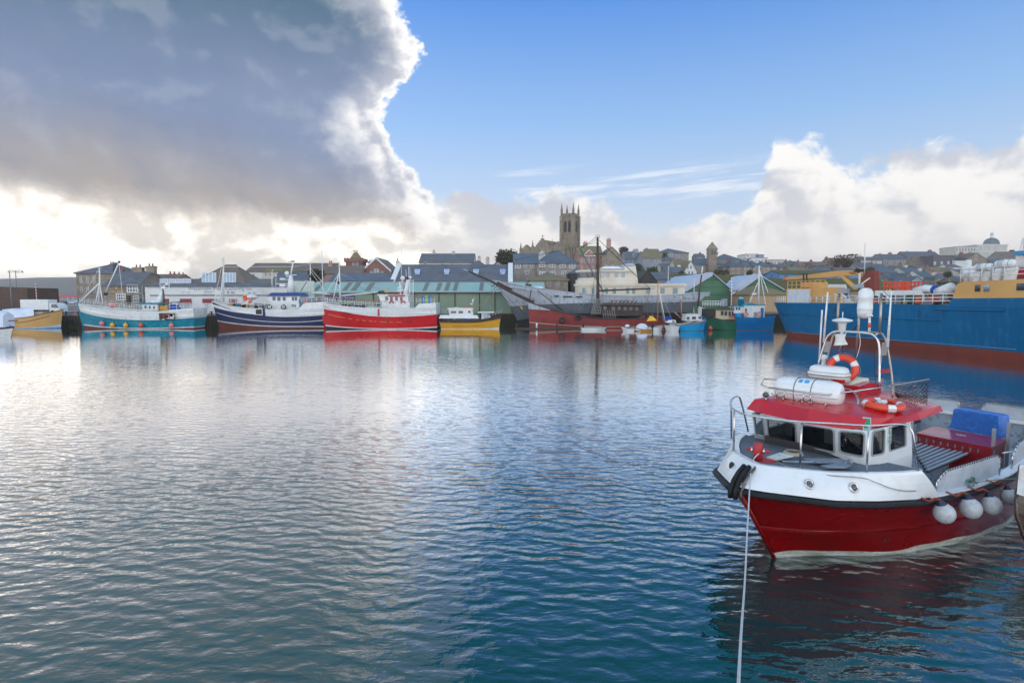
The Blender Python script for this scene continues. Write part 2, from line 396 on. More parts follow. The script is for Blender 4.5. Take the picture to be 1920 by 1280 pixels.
def make_hull(parent, L, B, levels, mats, stem=(0, 1.2), transom=(0, .3), deck_z=None, deck_m=None, n=26, dirn=1, name='hull', bulw=.7, inner=None, **kw):
    """levels: list of (zbow, zmid, zstern, um) bottom to top; mats between consecutive levels"""
    P, zt = hullpts(L, B, levels[-1], stem, transom, n=n, dirn=dirn, **kw)
    def zl(lv, u):
        zb, zm, zs, um = lv
        return zm + (zb - zm) * (1 - u / um) ** 2 if u < um else zm + (zs - zm) * ((u - um) / (1 - um)) ** 2
    us = [(i / n) ** 1.35 for i in range(n + 1)]
    mb = MB(); fine = []; fm = []
    for i, (a, b) in enumerate(zip(levels, levels[1:])):
        k = 3 if abs(a[1] - b[1]) > .5 else 1
        for j in range(k): fine.append((a, b, j / k)); fm.append(mats[i])
    fine.append((levels[-2], levels[-1], 1.))
    zz = lambda q, u: lerp(zl(q[0], u), zl(q[1], u), q[2])
    for side in (-1, 1):
        rows = [[P(u, zz(q, u), side) for u in us] for q in fine]
        loft(mb, rows, fm)
    # transom
    rows = [[P(1, zz(q, 1), -1).lerp(P(1, zz(q, 1), 1), t / 4) for t in range(5)] for q in fine]
    loft(mb, rows, fm, False)
    im = inner or mats[-1]
    for side in (-1, 1):   # cap and inner bulwark
        o = [P(u, zt(u), side) for u in us]
        def ins(u):
            p = P(u, zt(u), side); y = abs(p.y); p.y = side * max(.0, y - .12); return p
        c = [ins(u) for u in us]; dn = [p - Vector((0, 0, bulw + .05)) for p in c]
        loft(mb, [o, c, dn], [im, im], False)
    h = mb.build(name, parent)
    d = MB(); dm = deck_m or M('deck grey', (.25, .27, .28), .8)
    rows = []
    for side in (-1, 1):
        r = []
        for u in us:
            p = P(u, zt(u), side); p.z -= bulw; p.y = side * max(0, abs(p.y) - .06); r.append(p)
        rows.append(r)
    loft(d, rows, [dm], False); d.build('deck', parent)
    return P, zt, zl
# ------------------------------------------------------------------ water
def water_mat():
    m = bpy.data.materials.new('water'); m.use_nodes = True; t = m.node_tree; b = t.nodes['Principled BSDF']
    b.inputs['IOR'].default_value = 1.45; b.inputs['Roughness'].default_value = .045
    g = t.nodes.new('ShaderNodeNewGeometry')
    def mp(scale, rot=0, loc=(0, 0, 0)):
        a = t.nodes.new('ShaderNodeMapping'); t.links.new(g.outputs['Position'], a.inputs[0]); a.inputs['Scale'].default_value = scale; a.inputs['Rotation'].default_value = (0, 0, R(rot)); a.inputs['Location'].default_value = loc
        return a.outputs[0]
    def nz(v, sc, det, ro, di=0.):
        n = t.nodes.new('ShaderNodeTexNoise'); t.links.new(v, n.inputs['Vector']); n.inputs['Scale'].default_value = sc; n.inputs['Detail'].default_value = det; n.inputs['Roughness'].default_value = ro; n.inputs['Distortion'].default_value = di
        return n.outputs[0]
    def mm(op, a, bb, cc=None):
        n = t.nodes.new('ShaderNodeMath'); n.operation = op
        for i, v in enumerate((a, bb, cc)):
            if v is None: continue
            if isinstance(v, (int, float)): n.inputs[i].default_value = v
            else: t.links.new(v, n.inputs[i])
        return n.outputs[0]
    s = t.nodes.new('ShaderNodeSeparateXYZ'); t.links.new(g.outputs['Position'], s.inputs[0])
    def mr(x, a, bb, c=0., d=1., it='SMOOTHSTEP'):
        n = t.nodes.new('ShaderNodeMapRange'); n.interpolation_type = it; t.links.new(x, n.inputs[0])
        for i, v in enumerate((a, bb, c, d)): n.inputs[i + 1].default_value = v
        return n.outputs[0]
    # body colour: deep teal with slow drifts
    mx = t.nodes.new('ShaderNodeMix'); mx.data_type = 'RGBA'; t.links.new(nz(mp((1, 1, 1)), .05, 3, .5), mx.inputs[0])
    mx.inputs[6].default_value = (.000, .032, .034, 1); mx.inputs[7].default_value = (.000, .044, .047, 1); t.links.new(mx.outputs[2], b.inputs['Base Color'])
    w1 = nz(mp((.55, 1.3, 1), 14), 2.6, 2, .5, .6)
    def wave(rot, sc, dist, loc):
        n = t.nodes.new('ShaderNodeTexWave'); n.wave_type = 'BANDS'; n.bands_direction = 'Y'; t.links.new(mp((1, 1, 1), rot, loc), n.inputs['Vector'])
        n.inputs['Scale'].default_value = sc; n.inputs['Distortion'].default_value = dist; n.inputs['Detail'].default_value = 2; n.inputs['Detail Scale'].default_value = 1.3; n.inputs['Detail Roughness'].default_value = .55
        return n.outputs['Fac']
    wv = mm('ADD', wave(14, .72, 7.5, (0, 0, 0)), mm('MULTIPLY', wave(-9, .55, 8., (5, 3, 0)), .8))          # wind ripples, crests across the view
    w2 = nz(mp((.7, 1.2, 1), -24, (4, 2, 0)), 4.6, 3, .5, .3)
    w3 = nz(mp((.8, 1, 1), 40, (9, 3, 0)), .55, 2, .5, .4)
    fine = nz(mp((.8, 1.2, 1), 5), 13., 2, .5, .1)
    calm = mm('MULTIPLY', mr(s.outputs[1], 84, 66, .22, 1), mr(nz(mp((1, .6, 1)), .09, 2, .5), .3, .62, .62, 1.1))
    # sheltered water in the lee of the near boat
    near = mm('ADD', mm('MULTIPLY', mr(s.outputs[1], 12, 28, .9, 0), mr(s.outputs[1], 6, 17, .35, 1)), mr(s.outputs[1], 15, 48, .65, .26))
    h = mm('ADD', mm('ADD', mm('MULTIPLY', w1, .10), mm('MULTIPLY', wv, .040)), mm('ADD', mm('MULTIPLY', w2, .075), mm('ADD', mm('MULTIPLY', w3, .12), mm('MULTIPLY', fine, .010))))
    h = mm('MULTIPLY', h, mm('MULTIPLY', calm, near))
    bn = t.nodes.new('ShaderNodeBump'); bn.inputs['Strength'].default_value = 1.; bn.inputs['Distance'].default_value = .21
    t.links.new(h, bn.inputs['Height']); t.links.new(bn.outputs[0], b.inputs['Normal']); b.inputs['Specular IOR Level'].default_value = 0.
    gl = t.nodes.new('ShaderNodeBsdfGlossy'); gl.inputs['Roughness'].default_value = .04; gl.inputs['Color'].default_value = (1, 1, 1, 1); t.links.new(bn.outputs[0], gl.inputs['Normal'])
    fr = t.nodes.new('ShaderNodeFresnel'); fr.inputs[0].default_value = 1.5; t.links.new(bn.outputs[0], fr.inputs['Normal'])
    ms = t.nodes.new('ShaderNodeMixShader'); k = mm('SUBTRACT', mm('MULTIPLY', fr.outputs[0], 2.8), .085); k = mm('MINIMUM', mm('MAXIMUM', k, .02), .96); t.links.new(k, ms.inputs[0])
    t.links.new(b.outputs[0], ms.inputs[1]); t.links.new(gl.outputs[0], ms.inputs[2]); t.links.new(ms.outputs[0], t.nodes['Material Output'].inputs[0])
    return m
wm = MB(); WM = water_mat()
wm.add([(-3290, -39, 0), (2590, -39, 0), (2590, 2090, 0), (-3290, 2090, 0)], [(0, 1, 2, 3)], WM)
tag(wm.build('water'), kind='structure')
# ------------------------------------------------------------------ land
QY, QZ = 99.0, 2.0
def HU(u): return interp([(-.8, 0), (-.5, 0), (-.33, 5), (-.15, 11), (.0, 17), (.1, 22), (.3, 28), (.5, 28), (.8, 28), (1., 36), (2, 40)], u)
def Tz(x, y):
    t = max(0., min(1., (y - 130) / 290.)); t = t ** .92
    return QZ + (HU(x / max(y, 1)) - QZ if HU(x / y) > QZ else 0) * t
def land():
    mb = MB(); g = M('ground', (.10, .10, .085), .95, (.05, .065, .03), .12, bump=.3, cut=(.42, .58))
    xs = [-135 + i * 9.2 for i in range(14)] + [-6.3, -2, 6, 14, 22, 30, 38, 46, 49.9] + [58 + 9.2 * i for i in range(80)]; ys = [QY, 104, 108.9, 112, 122, 132] + [132 + 8.5 * i for i in range(1, 60)]
    vs = [(x, y, Tz(x, y)) for y in ys for x in xs]; n = len(xs); fs = []
    for j in range(len(ys) - 1):
        for i in range(n - 1):
            if ys[j + 1] > 345 and xs[i] / ys[j] < -.33: continue
            if ys[j + 1] < 109 and -6.4 < xs[i] < 49: continue
            fs.append((j * n + i, j * n + i + 1, (j + 1) * n + i + 1, (j + 1) * n + i))
    mb.add(vs, fs, g, True)
    mb.box(50, 420, 28, QY, -2, QZ, g)
    tag(mb.build('ground'), kind='structure')
    q = MB(); qs = brickmat('quay stone', (.050, .036, .024), (.065, .048, .034), (.02, .015, .012), 1., 1.3, .5, .04, .9, (.022, .024, .012))
    q.box(-140, -6.3, QY - .6, QY - .003, -2, QZ - .05, qs); q.box(-6.3, -5.7, QY - .6, 109, -2, QZ - .05, qs); q.box(-5.7, 49.4, 108.3, 108.897, -2, QZ - .05, qs)
    q.box(49.4, 49.897, 27.4, 108.3, -2, QZ - .05, qs)
    cp = M('quay coping', (.26, .25, .23), .9, (.16, .15, .14), .8)
    tag(q.build('quay wall'), kind='structure')
    c = MB(); c.box(-140, -5.6, QY - .66, QY + .8, QZ - .05, QZ + .06, cp); c.box(-5.6, 49.3, 108.2, 109.6, QZ - .05, QZ + .06, cp); c.box(49.3, 51, 27.3, QY - .7, QZ - .05, QZ + .06, cp)
    tag(c.build('quay coping'), kind='structure')
    r = MB(); asph = M('asphalt', (.16, .16, .17), .9, (.11, .11, .115), .25)
    r.add([(-134, 103, QZ + .004), (-78, 103, QZ + .004), (-95, 300, QZ + .004), (-134, 300, QZ + .004)], [(0, 1, 2, 3)], asph)
    r.add([(-78, 101, QZ + .004), (-8, 101, QZ + .004), (-8, 111, QZ + .004), (-78, 111, QZ + .004)], [(0, 1, 2, 3)], asph)
    tag(r.build('road'), kind='structure')
    # curved raised island with a pale kerb on the car park
    k = MB(); kb = M('pale kerb', (.5, .49, .44), .8); pts = []
    for i in range(15):
        a = R(90 + 12 * i); pts.append((-80 + 9 * math.cos(a), 118 + 12 * math.sin(a)))
    k.prism(pts, QZ + .0, QZ + .12, asph); inner = [(-80 + (x + 80) * .93, 118 + (y - 118) * .93) for x, y in pts]
    k.prism(inner, QZ + .11, QZ + .125, asph)
    k.tube([(x, y, QZ + .1) for x, y in pts], .16, kb, 5)
    tag(k.build('kerb'), kind='structure')
    # far headland across the bay
    h = MB(); hm = M('hill', (.16, .12, .10), 1, (.11, .10, .075), .004)
    top = []; bot = []; bk = []
    rnd = random.Random(3)
    for i in range(90):
        px = -1300 + i * 25; Y = 1500 + 60 * math.sin(i * .3)
        py = 523 - 4 * math.exp(-((px - 150) / 120.) ** 2) + (px < 20) * (20 - px) * .004 + rnd.uniform(-.5, .5) + max(0, px - 260) * .02
        p = at(px, py, Y); top.append((p.x, p.y, p.z)); bot.append((p.x, p.y - 300, -1)); bk.append((p.x, p.y + 300, p.z + 4))
    mid = [(a[0], lerp(a[1], b[1], .45), lerp(a[2], b[2], .35)) for a, b in zip(top, bot)]
    loft(h, [bot, mid, top, bk], [hm, hm, hm]); tag(h.build('hills'), kind='structure')
land()
# ------------------------------------------------------------------ buildings
SLATE = M('slate', (.12, .13, .16), .75, (.08, .088, .11), .5, col3=(.12, .12, .12))
SLATE2 = M('blue slate', (.10, .125, .165), .7, (.07, .085, .115), .4, col3=(.11, .12, .14))
SLMOSS = M('mossy slate', (.17, .15, .10), .9, (.23, .18, .07), .35, col3=(.08, .085, .09))
BROOF = M('brown roof', (.19, .14, .115), .85, (.13, .10, .09), .4, col3=(.17, .13, .08))
MOSS = M('moss roof', (.06, .075, .018), .95, (.11, .085, .02), .5, bump=.3)
WHITE = M('white render', (.74, .75, .76), .75, (.62, .63, .64), .25, col3=(.66, .66, .64))
CREAM = M('cream render', (.62, .58, .50), .85, (.52, .48, .42), .3)
GREYR = M('grey render', (.30, .33, .38), .85, (.24, .26, .30), .3)
STONE = brickmat('granite', (.42, .34, .26), (.33, .27, .21), (.14, .12, .10), 1., .55, .28, .03, .9, (.15, .13, .11))
STONE2 = brickmat('grey granite', (.42, .37, .34), (.33, .295, .28), (.15, .14, .14), 1., .6, .3, .03, .9, (.15, .14, .14))
STONE3 = brickmat('church stone', (.38, .31, .23), (.31, .25, .185), (.12, .10, .08), 1., .9, .4, .03, .9, (.13, .11, .085))
BRICK = brickmat('red brick', (.30, .11, .08), (.25, .095, .075), (.26, .2, .18), 1., .23, .08, .012, .9, (.17, .09, .075))
PINK = M('pink render', (.44, .27, .24), .85, (.38, .24, .21), .4)
REDR = M('red render', (.38, .20, .17), .85, (.33, .17, .14), .4)
TRIM = M('white trim', (.75, .76, .78), .6)
DARKW = M('dark timber', (.035, .030, .028), .8, (.06, .05, .045), 1.)
PEACH = M('peach block', (.50, .34, .22), .85, (.42, .28, .18), .5)
SAGE = M('sage cladding', (.25, .33, .24), .6, (.20, .275, .20), .15, stretch=(1, 1, .2))
MINT = M('mint roof sheet', (.33, .47, .43), .5, (.28, .42, .39), .2)
GREENC = M('green cladding', (.07, .19, .10), .6, (.05, .145, .08), .25)
PALEB = M('pale sheet roof', (.46, .52, .66), .5, (.38, .44, .56), .4)
PANE = glassmat('window pane', (.035, .045, .06)); PANEL = glassmat('pale window pane', (.22, .26, .30))
POT = M('chimney pot', (.42, .17, .10), .8)
LITP = M('lit pane cream', (.55, .52, .45), .4)  # lit windows painted as pale cream, nothing glows
def window(par, x, z, w, h, y=0., frame=None, pane=None, bars=1, side='f', sub=True, name='window'):
    """a window in the front wall (y = wall plane) or, side='l', in the wall facing -x (x is then depth)"""
    fr = frame or TRIM; t = max(.06, w * .09); m = MB()
    m.box(-w / 2, w / 2, -.06, .02, -h / 2, -h / 2 + t, fr); m.box(-w / 2, w / 2, -.06, .02, h / 2 - t, h / 2, fr)
    m.box(-w / 2, -w / 2 + t, -.06, .02, -h / 2 + t, h / 2 - t, fr); m.box(w / 2 - t, w / 2, -.06, .02, -h / 2 + t, h / 2 - t, fr)
    for k in range(bars):
        q = -w / 2 + w * (k + 1) / (bars + 1); m.box(q - t * .35, q + t * .35, -.045, .02, -h / 2 + t, h / 2 - t, fr)
    if bars: m.box(-w / 2 + t, w / 2 - t, -.05, .02, -t * .4, t * .4, fr)
    if not sub: m.box(-w / 2 + t * .5, w / 2 - t * .5, -.02, .015, -h / 2 + t * .5, h / 2 - t * .5, pane or PANE)
    o = m.build(name, par)
    if side == 'f': o.location = (x, y, z)
    else: o.location = (y, x, z); o.rotation_euler = (0, 0, R(-90))
    if sub:
        g = MB(); g.box(-w / 2 + t * .5, w / 2 - t * .5, -.02, .015, -h / 2 + t * .5, h / 2 - t * .5, pane or PANE); g.build('pane', o)
    return o
def chimney(par, x, y, z0, z1, w, d, m, pots=2):
    c = MB(); c.box(x - w / 2, x + w / 2, y - d / 2, y + d / 2, z0, z1, m); c.box(x - w / 2 - .08, x + w / 2 + .08, y - d / 2 - .08, y + d / 2 + .08, z1 - .25, z1 - .08, m)
    for k in range(pots):
        q = x + (k - (pots - 1) / 2) * w / max(1, pots) * .8
        c.lathe([(.16, 0), (.13, .5), (.17, .55)], (q, y, z1), POT, 8)
    return c.build('chimney', par)
def house(label, x0, x1, eave, ridge, base, Y, dep=9., typ='side', wall=STONE, roof=SLATE, wins=(), chims=(), rz=0., name='house', cat='house', hip=None, group=None, ov=.3, winp=None, wframe=None, trim=None, coping=None, sub=None):
    """x0,x1 front corners in photo pixels at depth Y; eave/ridge/base heights in pixels.
    wins: (px, py, wpx, hpx[, bars]); chims: (px, top_py, wpx). rz turns the house about its near corner"""
    A = at(x0, base, Y); B = at(x1, base, Y); Wd = (B.x - A.x); kx = Wd / (x1 - x0)
    th = R(rz); piv_r = rz < 0
    ze = at((x0 + x1) / 2, eave, Y).z
    zr = at((x0 + x1) / 2, ridge, Y + (0 if typ == 'gable' else dep / 2)).z
    zb = min(at((x0 + x1) / 2, base, Y).z, Tz(A.x, Y) if Y > 132 else QZ) - .6
    W2 = Wd / math.cos(th)
    o = thing(name, label, cat, (B.x if piv_r else A.x, Y, 0), th, group)
    ox = -W2 if piv_r else 0.
    mb = MB(); mb.box(ox, ox + W2, 0, dep, zb, ze, wall)
    rf = MB(); h = zr - ze; e = ov
    if typ == 'side':
        sl = h / (dep / 2)
        for s in (0, 1):
            ya, yb = (-e, dep / 2) if s == 0 else (dep + e, dep / 2)
            za = ze - sl * e
            v = [(ox - e * .5, ya, za), (ox + W2 + e * .5, ya, za), (ox + W2 + e * .5, yb, zr), (ox - e * .5, yb, zr)]
            v2 = [(a, b, c + .14) for a, b, c in v]
            rf.add(v + v2, [(0, 1, 2, 3), (4, 5, 6, 7), (0, 1, 5, 4), (1, 2, 6, 5), (3, 0, 4, 7)], roof)
        for xx in (ox, ox + W2 - .25):
            mb.add([(xx, 0, ze), (xx + .25, 0, ze), (xx, dep, ze), (xx + .25, dep, ze), (xx, dep / 2, zr), (xx + .25, dep / 2, zr)], [(0, 2, 4), (1, 5, 3), (0, 4, 5, 1), (2, 3, 5, 4)], wall)
    elif typ == 'gable':
        sl = h / (W2 / 2)
        for s in (0, 1):
            xa = ox - e if s == 0 else ox + W2 + e
            v = [(xa, -e * .6, ze - sl * e), (xa, dep + e * .6, ze - sl * e), (ox + W2 / 2, dep + e * .6, zr), (ox + W2 / 2, -e * .6, zr)]
            v2 = [(a, b, c + .14) for a, b, c in v]
            rf.add(v + v2, [(0, 1, 2, 3), (4, 5, 6, 7), (0, 3, 7, 4), (1, 2, 6, 5), (0, 1, 5, 4)], roof)
            if trim:
                q = .35
                rf.add([(xa, -e * .6 - .03, ze - sl * e - q), (ox + W2 / 2, -e * .6 - .03, zr - q), (ox + W2 / 2, -e * .6 - .03, zr + .16), (xa, -e * .6 - .03, ze - sl * e + .16)], [(0, 1, 2, 3)], trim)
        mb.add([(ox, 0, ze), (ox + W2, 0, ze), (ox + W2 / 2, 0, zr), (ox, dep, ze), (ox + W2, dep, ze), (ox + W2 / 2, dep, zr)], [(0, 1, 2), (4, 3, 5), (0, 2, 5, 3), (1, 4, 5, 2)], wall)
    elif typ == 'hip':
        hp = hip if hip is not None else min(dep / 2, W2 / 2 - .01); e0 = e
        v = [(ox - e0, -e0, ze), (ox + W2 + e0, -e0, ze), (ox + W2 + e0, dep + e0, ze), (ox - e0, dep + e0, ze), (ox + hp, dep / 2, zr), (ox + W2 - hp, dep / 2, zr)]
        rf.add(v, [(0, 1, 5, 4), (1, 2, 5), (2, 3, 4, 5), (3, 0, 4)], roof)
        rf.box(ox - e0, ox + W2 + e0, -e0, dep + e0, ze - .16, ze - .003, TRIM if wall is WHITE else roof)
        rf.tube([v[4], v[5]], .13, roof, 5)
        for a, b in ((0, 4), (1, 5)): rf.tube([v[a], v[b]], .1, roof, 5)
    elif typ == 'flat':
        rf.box(ox - .15, ox + W2 + .15, -.15, dep + .15, ze, ze + .35, roof)
    mb.build('wall', o); ro = rf.build('roof', o)
    if coping:
        for xx in coping:
            xm = (at(xx, eave, Y).x - (B.x if piv_r else A.x)) / math.cos(th)
            c = MB(); sl = h / (dep / 2)
            c.add([(xm - .5, -.4, ze - sl * .4), (xm + .5, -.4, ze - sl * .4), (xm + .5, dep / 2, zr), (xm - .5, dep / 2, zr), (xm - .5, -.4, ze - sl * .4 + .5), (xm + .5, -.4, ze - sl * .4 + .5), (xm + .5, dep / 2, zr + .5), (xm - .5, dep / 2, zr + .5)], [(0, 1, 2, 3), (4, 5, 6, 7), (0, 1, 5, 4), (1, 2, 6, 5), (0, 3, 7, 4)], TRIM); c.build('coping', o)
    lx = lambda px: (at(px, eave, Y).x - (B.x if piv_r else A.x)) / math.cos(th)
    # auto windows: ('grid', n, [(py, h)...], wpx) or explicit
    lst = []
    for w in wins:
        if w[0] == 'grid':
            _, n, rows, wp = w
            for k in range(n):
                for (py, hh) in rows: lst.append((x0 + (x1 - x0) * (k + .5) / n, py, wp, hh))
        else: lst.append(w)
    sb = (Y < 150) if sub is None else sub
    for w in lst:
        wx = lx(w[0]); wz = at(w[0], w[1], Y).z
        window(o, wx, wz, w[2] * kx / math.cos(th), w[3] * Y / F_PX, 0., wframe, winp, w[4] if len(w) > 4 else 1, sub=sb)
    # small windows on the side wall the camera sees (inner side)
    if wins and dep > 5 and Y > 150 and typ != 'flat' and abs(A.x) > 15 and A.x > 0:
        for zz in (lst[0][1],):
            window(o, dep * .5, at(x0, zz, Y).z, 1.1, 1.4, ox, wframe, winp, 1, 'l', sub=False)
    for c in chims:
        cx = lx(c[0]); yy = dep / 2 if typ in ('side', 'hip', 'flat') else dep * .4
        cz = at(c[0], c[1], Y + yy).z; cw = c[2] * kx
        zbase = zr - .6 if typ in ('side', 'hip') else ze
        chimney(o, cx, yy, min(zbase, cz - .8), cz, cw, min(cw, 1.1), (c[3] if len(c) > 3 else (BRICK if wall not in (CREAM, WHITE) else CREAM)), 2 if cw > .9 else 1)
    o['_ro'] = 0; del o['_ro']
    return o, ro
G_T = 'houses and buildings of the town on the hill'
# ---- left, on the quay
h1, _ = house('tall brown stone warehouse with slate roof at the left end of the quay buildings', 146, 214, 512, 493, 574, 128, 14, 'hip', STONE, SLATE, hip=4.5, wins=[(151, 524, 4, 12), (163, 524, 4, 12), (176, 524, 4, 12), (151, 543, 4, 11), (163, 543, 4, 11), (176, 543, 4, 11)], chims=[(168, 495, 4), (172, 495, 3)], name='stone_warehouse', cat='warehouse')
house('low stone inn with white sash windows behind the teal trawler', 196, 262, 535, 509, 572, 116, 10, 'side', STONE, SLATE, wins=[(225.5, 556.5, 18, 13, 3), (254, 560, 10, 12, 1), (248, 541, 21, 15, 3)], chims=[(199, 505, 7, BRICK), (231, 501, 18, STONE), (256, 499, 16, STONE)], name='stone_inn', cat='inn')
h3, _ = house('brown roofed stone house with a row of chimney pots behind the inn', 236, 322, 532, 515, 560, 136, 12, 'side', STONE, BROOF, chims=[(292, 513, 3), (300, 513, 3), (309, 514, 3), (317, 515, 3)], name='stone_house')
# gold lettering and door of the inn
inn = [o for o in COL.objects if o.name.startswith('stone_inn')][0]
gm = M('gold paint', (.75, .42, .08), .4); mb = MB()
ia = at(196, 572, 116)
for px, py, w, h in ((213, 547, 9, 1.5), (225, 547, 10, 1.5), (219, 540, 4, 4)):
    p = at(px, py, 116); mb.obox((p.x - ia.x, -.06, p.z), (w * .105, .08, h * .105), gm)
mb.build('sign', inn)
mb = MB(); p = at(242, 563, 116); mb.box(p.x - ia.x - .45, p.x - ia.x + .45, -.07, .01, p.z - 1.0, p.z + 1.0, DARKW); mb.build('door', inn)
# external spiral stair
st_ = thing('spiral_staircase', 'pale metal spiral staircase between the stone inn and the white building', 'staircase', at(268, 571, 114).xy.to_3d() + Vector((0, 0, QZ)))
mb = MB(); gs = M('galvanised steel', (.5, .52, .55), .4, metal=.6)
mb.seg((0, 0, 0), (0, 0, 5.2), .06, gs)
mb.build('pole', st_); mb = MB()
for k in range(22):
    a = R(k * 30); mb.obox((.55 * math.cos(a), .55 * math.sin(a), .2 + k * .2), (1.0, .3, .05), gs, Matrix.Rotation(a, 3, 'Z'))
mb.tube([(1.05 * math.cos(R(k * 30)), 1.05 * math.sin(R(k * 30)), 1.1 + k * .2) for k in range(23)], .03, gs, 4)
mb.build('treads', st_)
# ---- the long white building
wb, _ = house('long white single-storey building with red shutters behind the two left trawlers', 274, 548, 537, 524, 586, 108, 16, 'side', WHITE, SLATE, wins=[(348, 548, 19, 7, 1), (390, 547.5, 19, 8, 0), (427, 548, 6, 6, 0), (436, 548, 8, 6, 0), (467, 549, 7, 4, 0), (477, 549, 9, 5, 0), (305, 548, 9, 7, 0), (386, 573, 8, 7, 1)], winp=PANEL, name='white_quay_building', cat='building')
A = at(274, 586, 108); rr = M('red shutter', (.30, .04, .05), .6)
mb = MB(); a = at(282, 553.5, 108); b = at(546, 553.5, 108)
mb.box(a.x - A.x, b.x - A.x, -.15, -.01, a.z - .07, a.z + .07, DARKW); mb.build('gutter', wb)
for x0, x1, y0, y1 in ((306, 317, 560, 583), (338, 359, 560, 569), (380, 401, 560, 568), (430, 444, 560, 568)):
    a = at(x0, y1, 108); b = at(x1, y0, 108); mb = MB(); mb.box(a.x - A.x, b.x - A.x, -.09, -.01, a.z, b.z, rr); mb.build('shutter', wb)
for x0, x1, y0 in ((338, 359, 569.5), (403, 412, 560)):
    a = at(x0, 586, 108); b = at(x1, y0, 108); mb = MB(); mb.box(a.x - A.x, b.x - A.x, -.07, -.01, a.z, b.z, M('door grey', (.45, .47, .5), .6)); mb.build('door', wb)
a = at(413, 541, 108)
text_part('lettering', 'Waterside Meat Catering Inc', .95, M('grey lettering', (.30, .33, .38), .6), wb, (a.x - A.x, -.03, a.z), (R(90), 0, 0), .01, 1.05)
# skylight strip and the tall hipped attic with two glazed bays
def skylight(par, x0, x1, y0, y1, Ya, Yb, org, bars, glass=None, fr=None, off=.18, name='skylight'):
    """glazing that lies on a roof slope, corners given at the depths of its lower and upper edge"""
    a, b = at(x0, y1, Ya) - org, at(x1, y1, Ya) - org; c, d = at(x1, y0, Yb) - org, at(x0, y0, Yb) - org
    up = Vector((0, 0, off)); m = MB(); g = glass or M('skylight glass', (.42, .47, .55), .15)
    m.add([a + up, b + up, c + up, d + up, a, b, c, d], [(0, 1, 2, 3), (0, 1, 5, 4), (1, 2, 6, 5), (2, 3, 7, 6), (3, 0, 4, 7)], g)
    for k in range(bars + 1):
        t = k / bars; m.seg((a + up).lerp(b + up, t), (d + up).lerp(c + up, t), .07, fr or TRIM, 4)
    m.seg(a + up, b + up, .07, fr or TRIM, 4); m.seg(d + up, c + up, .07, fr or TRIM, 4)
    return m.build(name, par)
O8 = Vector((A.x, 108, 0))
skylight(wb, 300, 358, 524.5, 531.5, 110.2, 114.6, O8, 4)
hr, _ = house('tall brown hipped attic roof with two glazed bays behind the white building', 355, 463, 536, 497, 545, 111, 11, 'hip', WHITE, BROOF, hip=4.4, name='attic_roof_building', cat='building')
O9 = Vector((at(355, 545, 111).x, 111, 0))
for x0, x1 in ((379, 405), (419, 442)): skylight(hr, x0, x1, 515, 532, 111.6, 114.2, O9, 4, off=.35, name='glazed_bay')
house('mossy roofed low shed joining the white building to the green warehouse', 455, 548, 537, 526, 552, 110, 8, 'side', WHITE, SLMOSS, name='mossy_shed', cat='shed')
# ---- long green warehouse
def warehouse():
    Y = 109; A = at(548, 586, Y); o = thing('green_warehouse', 'long sage green quay warehouse with mint sheet roof behind the red trawler', 'warehouse', (A.x, Y, 0))
    xr = at(1022, 586, Y).x - A.x; z = lambda py, y=Y: at(780, py, y).z; xl = lambda px: at(px, 550, Y).x - A.x
    w = MB(); w.box(0, xr, 0, 18, QZ - .5, z(546.5), SAGE); w.box(0, xl(590), -.2, -.002, QZ - .5, z(527.), M('pale mint panel', (.56, .64, .60), .6)); w.build('wall', o)
    r = MB(); ys, zs = 5., z(529, Y + 5)
    r.add([(0, -.5, z(547.2)), (xr, -.5, z(547.2)), (xr, ys, zs), (0, ys, zs), (0, 18, zs), (xr, 18, zs), (0, -.5, z(547.2) - .2), (xr, -.5, z(547.2) - .2)], [(0, 1, 2, 3), (3, 2, 5, 4), (6, 7, 1, 0)], MINT)
    for k in range(120):
        x = xr * k / 119; r.seg((x, -.5, z(547.2) + .02), (x, ys, zs + .02), .035, MINT, 3)
    r.build('roof', o)
    g = MB(); gb = M('brown frame', (.10, .05, .035), .7); g.box(xl(690), xr, -.62, -.45, z(547.2) - .22, z(547.2) - .05, gb); g.build('gutter', o)
    for px in (700, 776, 823, 853, 899, 928, 960):
        m = MB(); m.box(xl(px) - .09, xl(px) + .09, -.12, -.004, QZ, z(548), gb); m.build('post', o)
    sm = M('rooflight sheet', (.16, .14, .12), .4)
    for px0, px1 in ((585, 592), (639, 647), (655, 664), (682, 691), (752, 758), (790, 797), (815, 822), (831, 838), (847, 854), (896, 903), (985, 990)):
        m = MB(); a, b = xl(px0 + 2), xl(px1 + 2); lo, hi = .12, .92
        q = lambda x, f: (x - 0, lerp(-.5, ys, f), lerp(z(547.2), zs, f) + .09)
        m.add([q(a, lo), q(b, lo), q(b, hi), q(a, hi)] + [(x, y, zz - .1) for x, y, zz in (q(a, lo), q(b, lo), q(b, hi), q(a, hi))], [(0, 1, 2, 3), (0, 1, 5, 4), (1, 2, 6, 5), (3, 0, 4, 7)], sm); m.build('rooflight', o)
    s = MB(); a, b = at(606, 562, Y), at(665, 553.5, Y); bl = M('navy sign board', (.02, .06, .20), .5)
    s.box(a.x - A.x, b.x - A.x, -.2, -.02, a.z, b.z, bl); so = s.build('sign', o)
    text_part('lettering', 'Penzance Marine Services', .55, TRIM, so, ((a.x + b.x) / 2 - A.x, -.215, (a.z + b.z) / 2), (R(90), 0, 0), .008, 1.0)
    l = MB(); p = at(727, 547, Y)
warehouse()
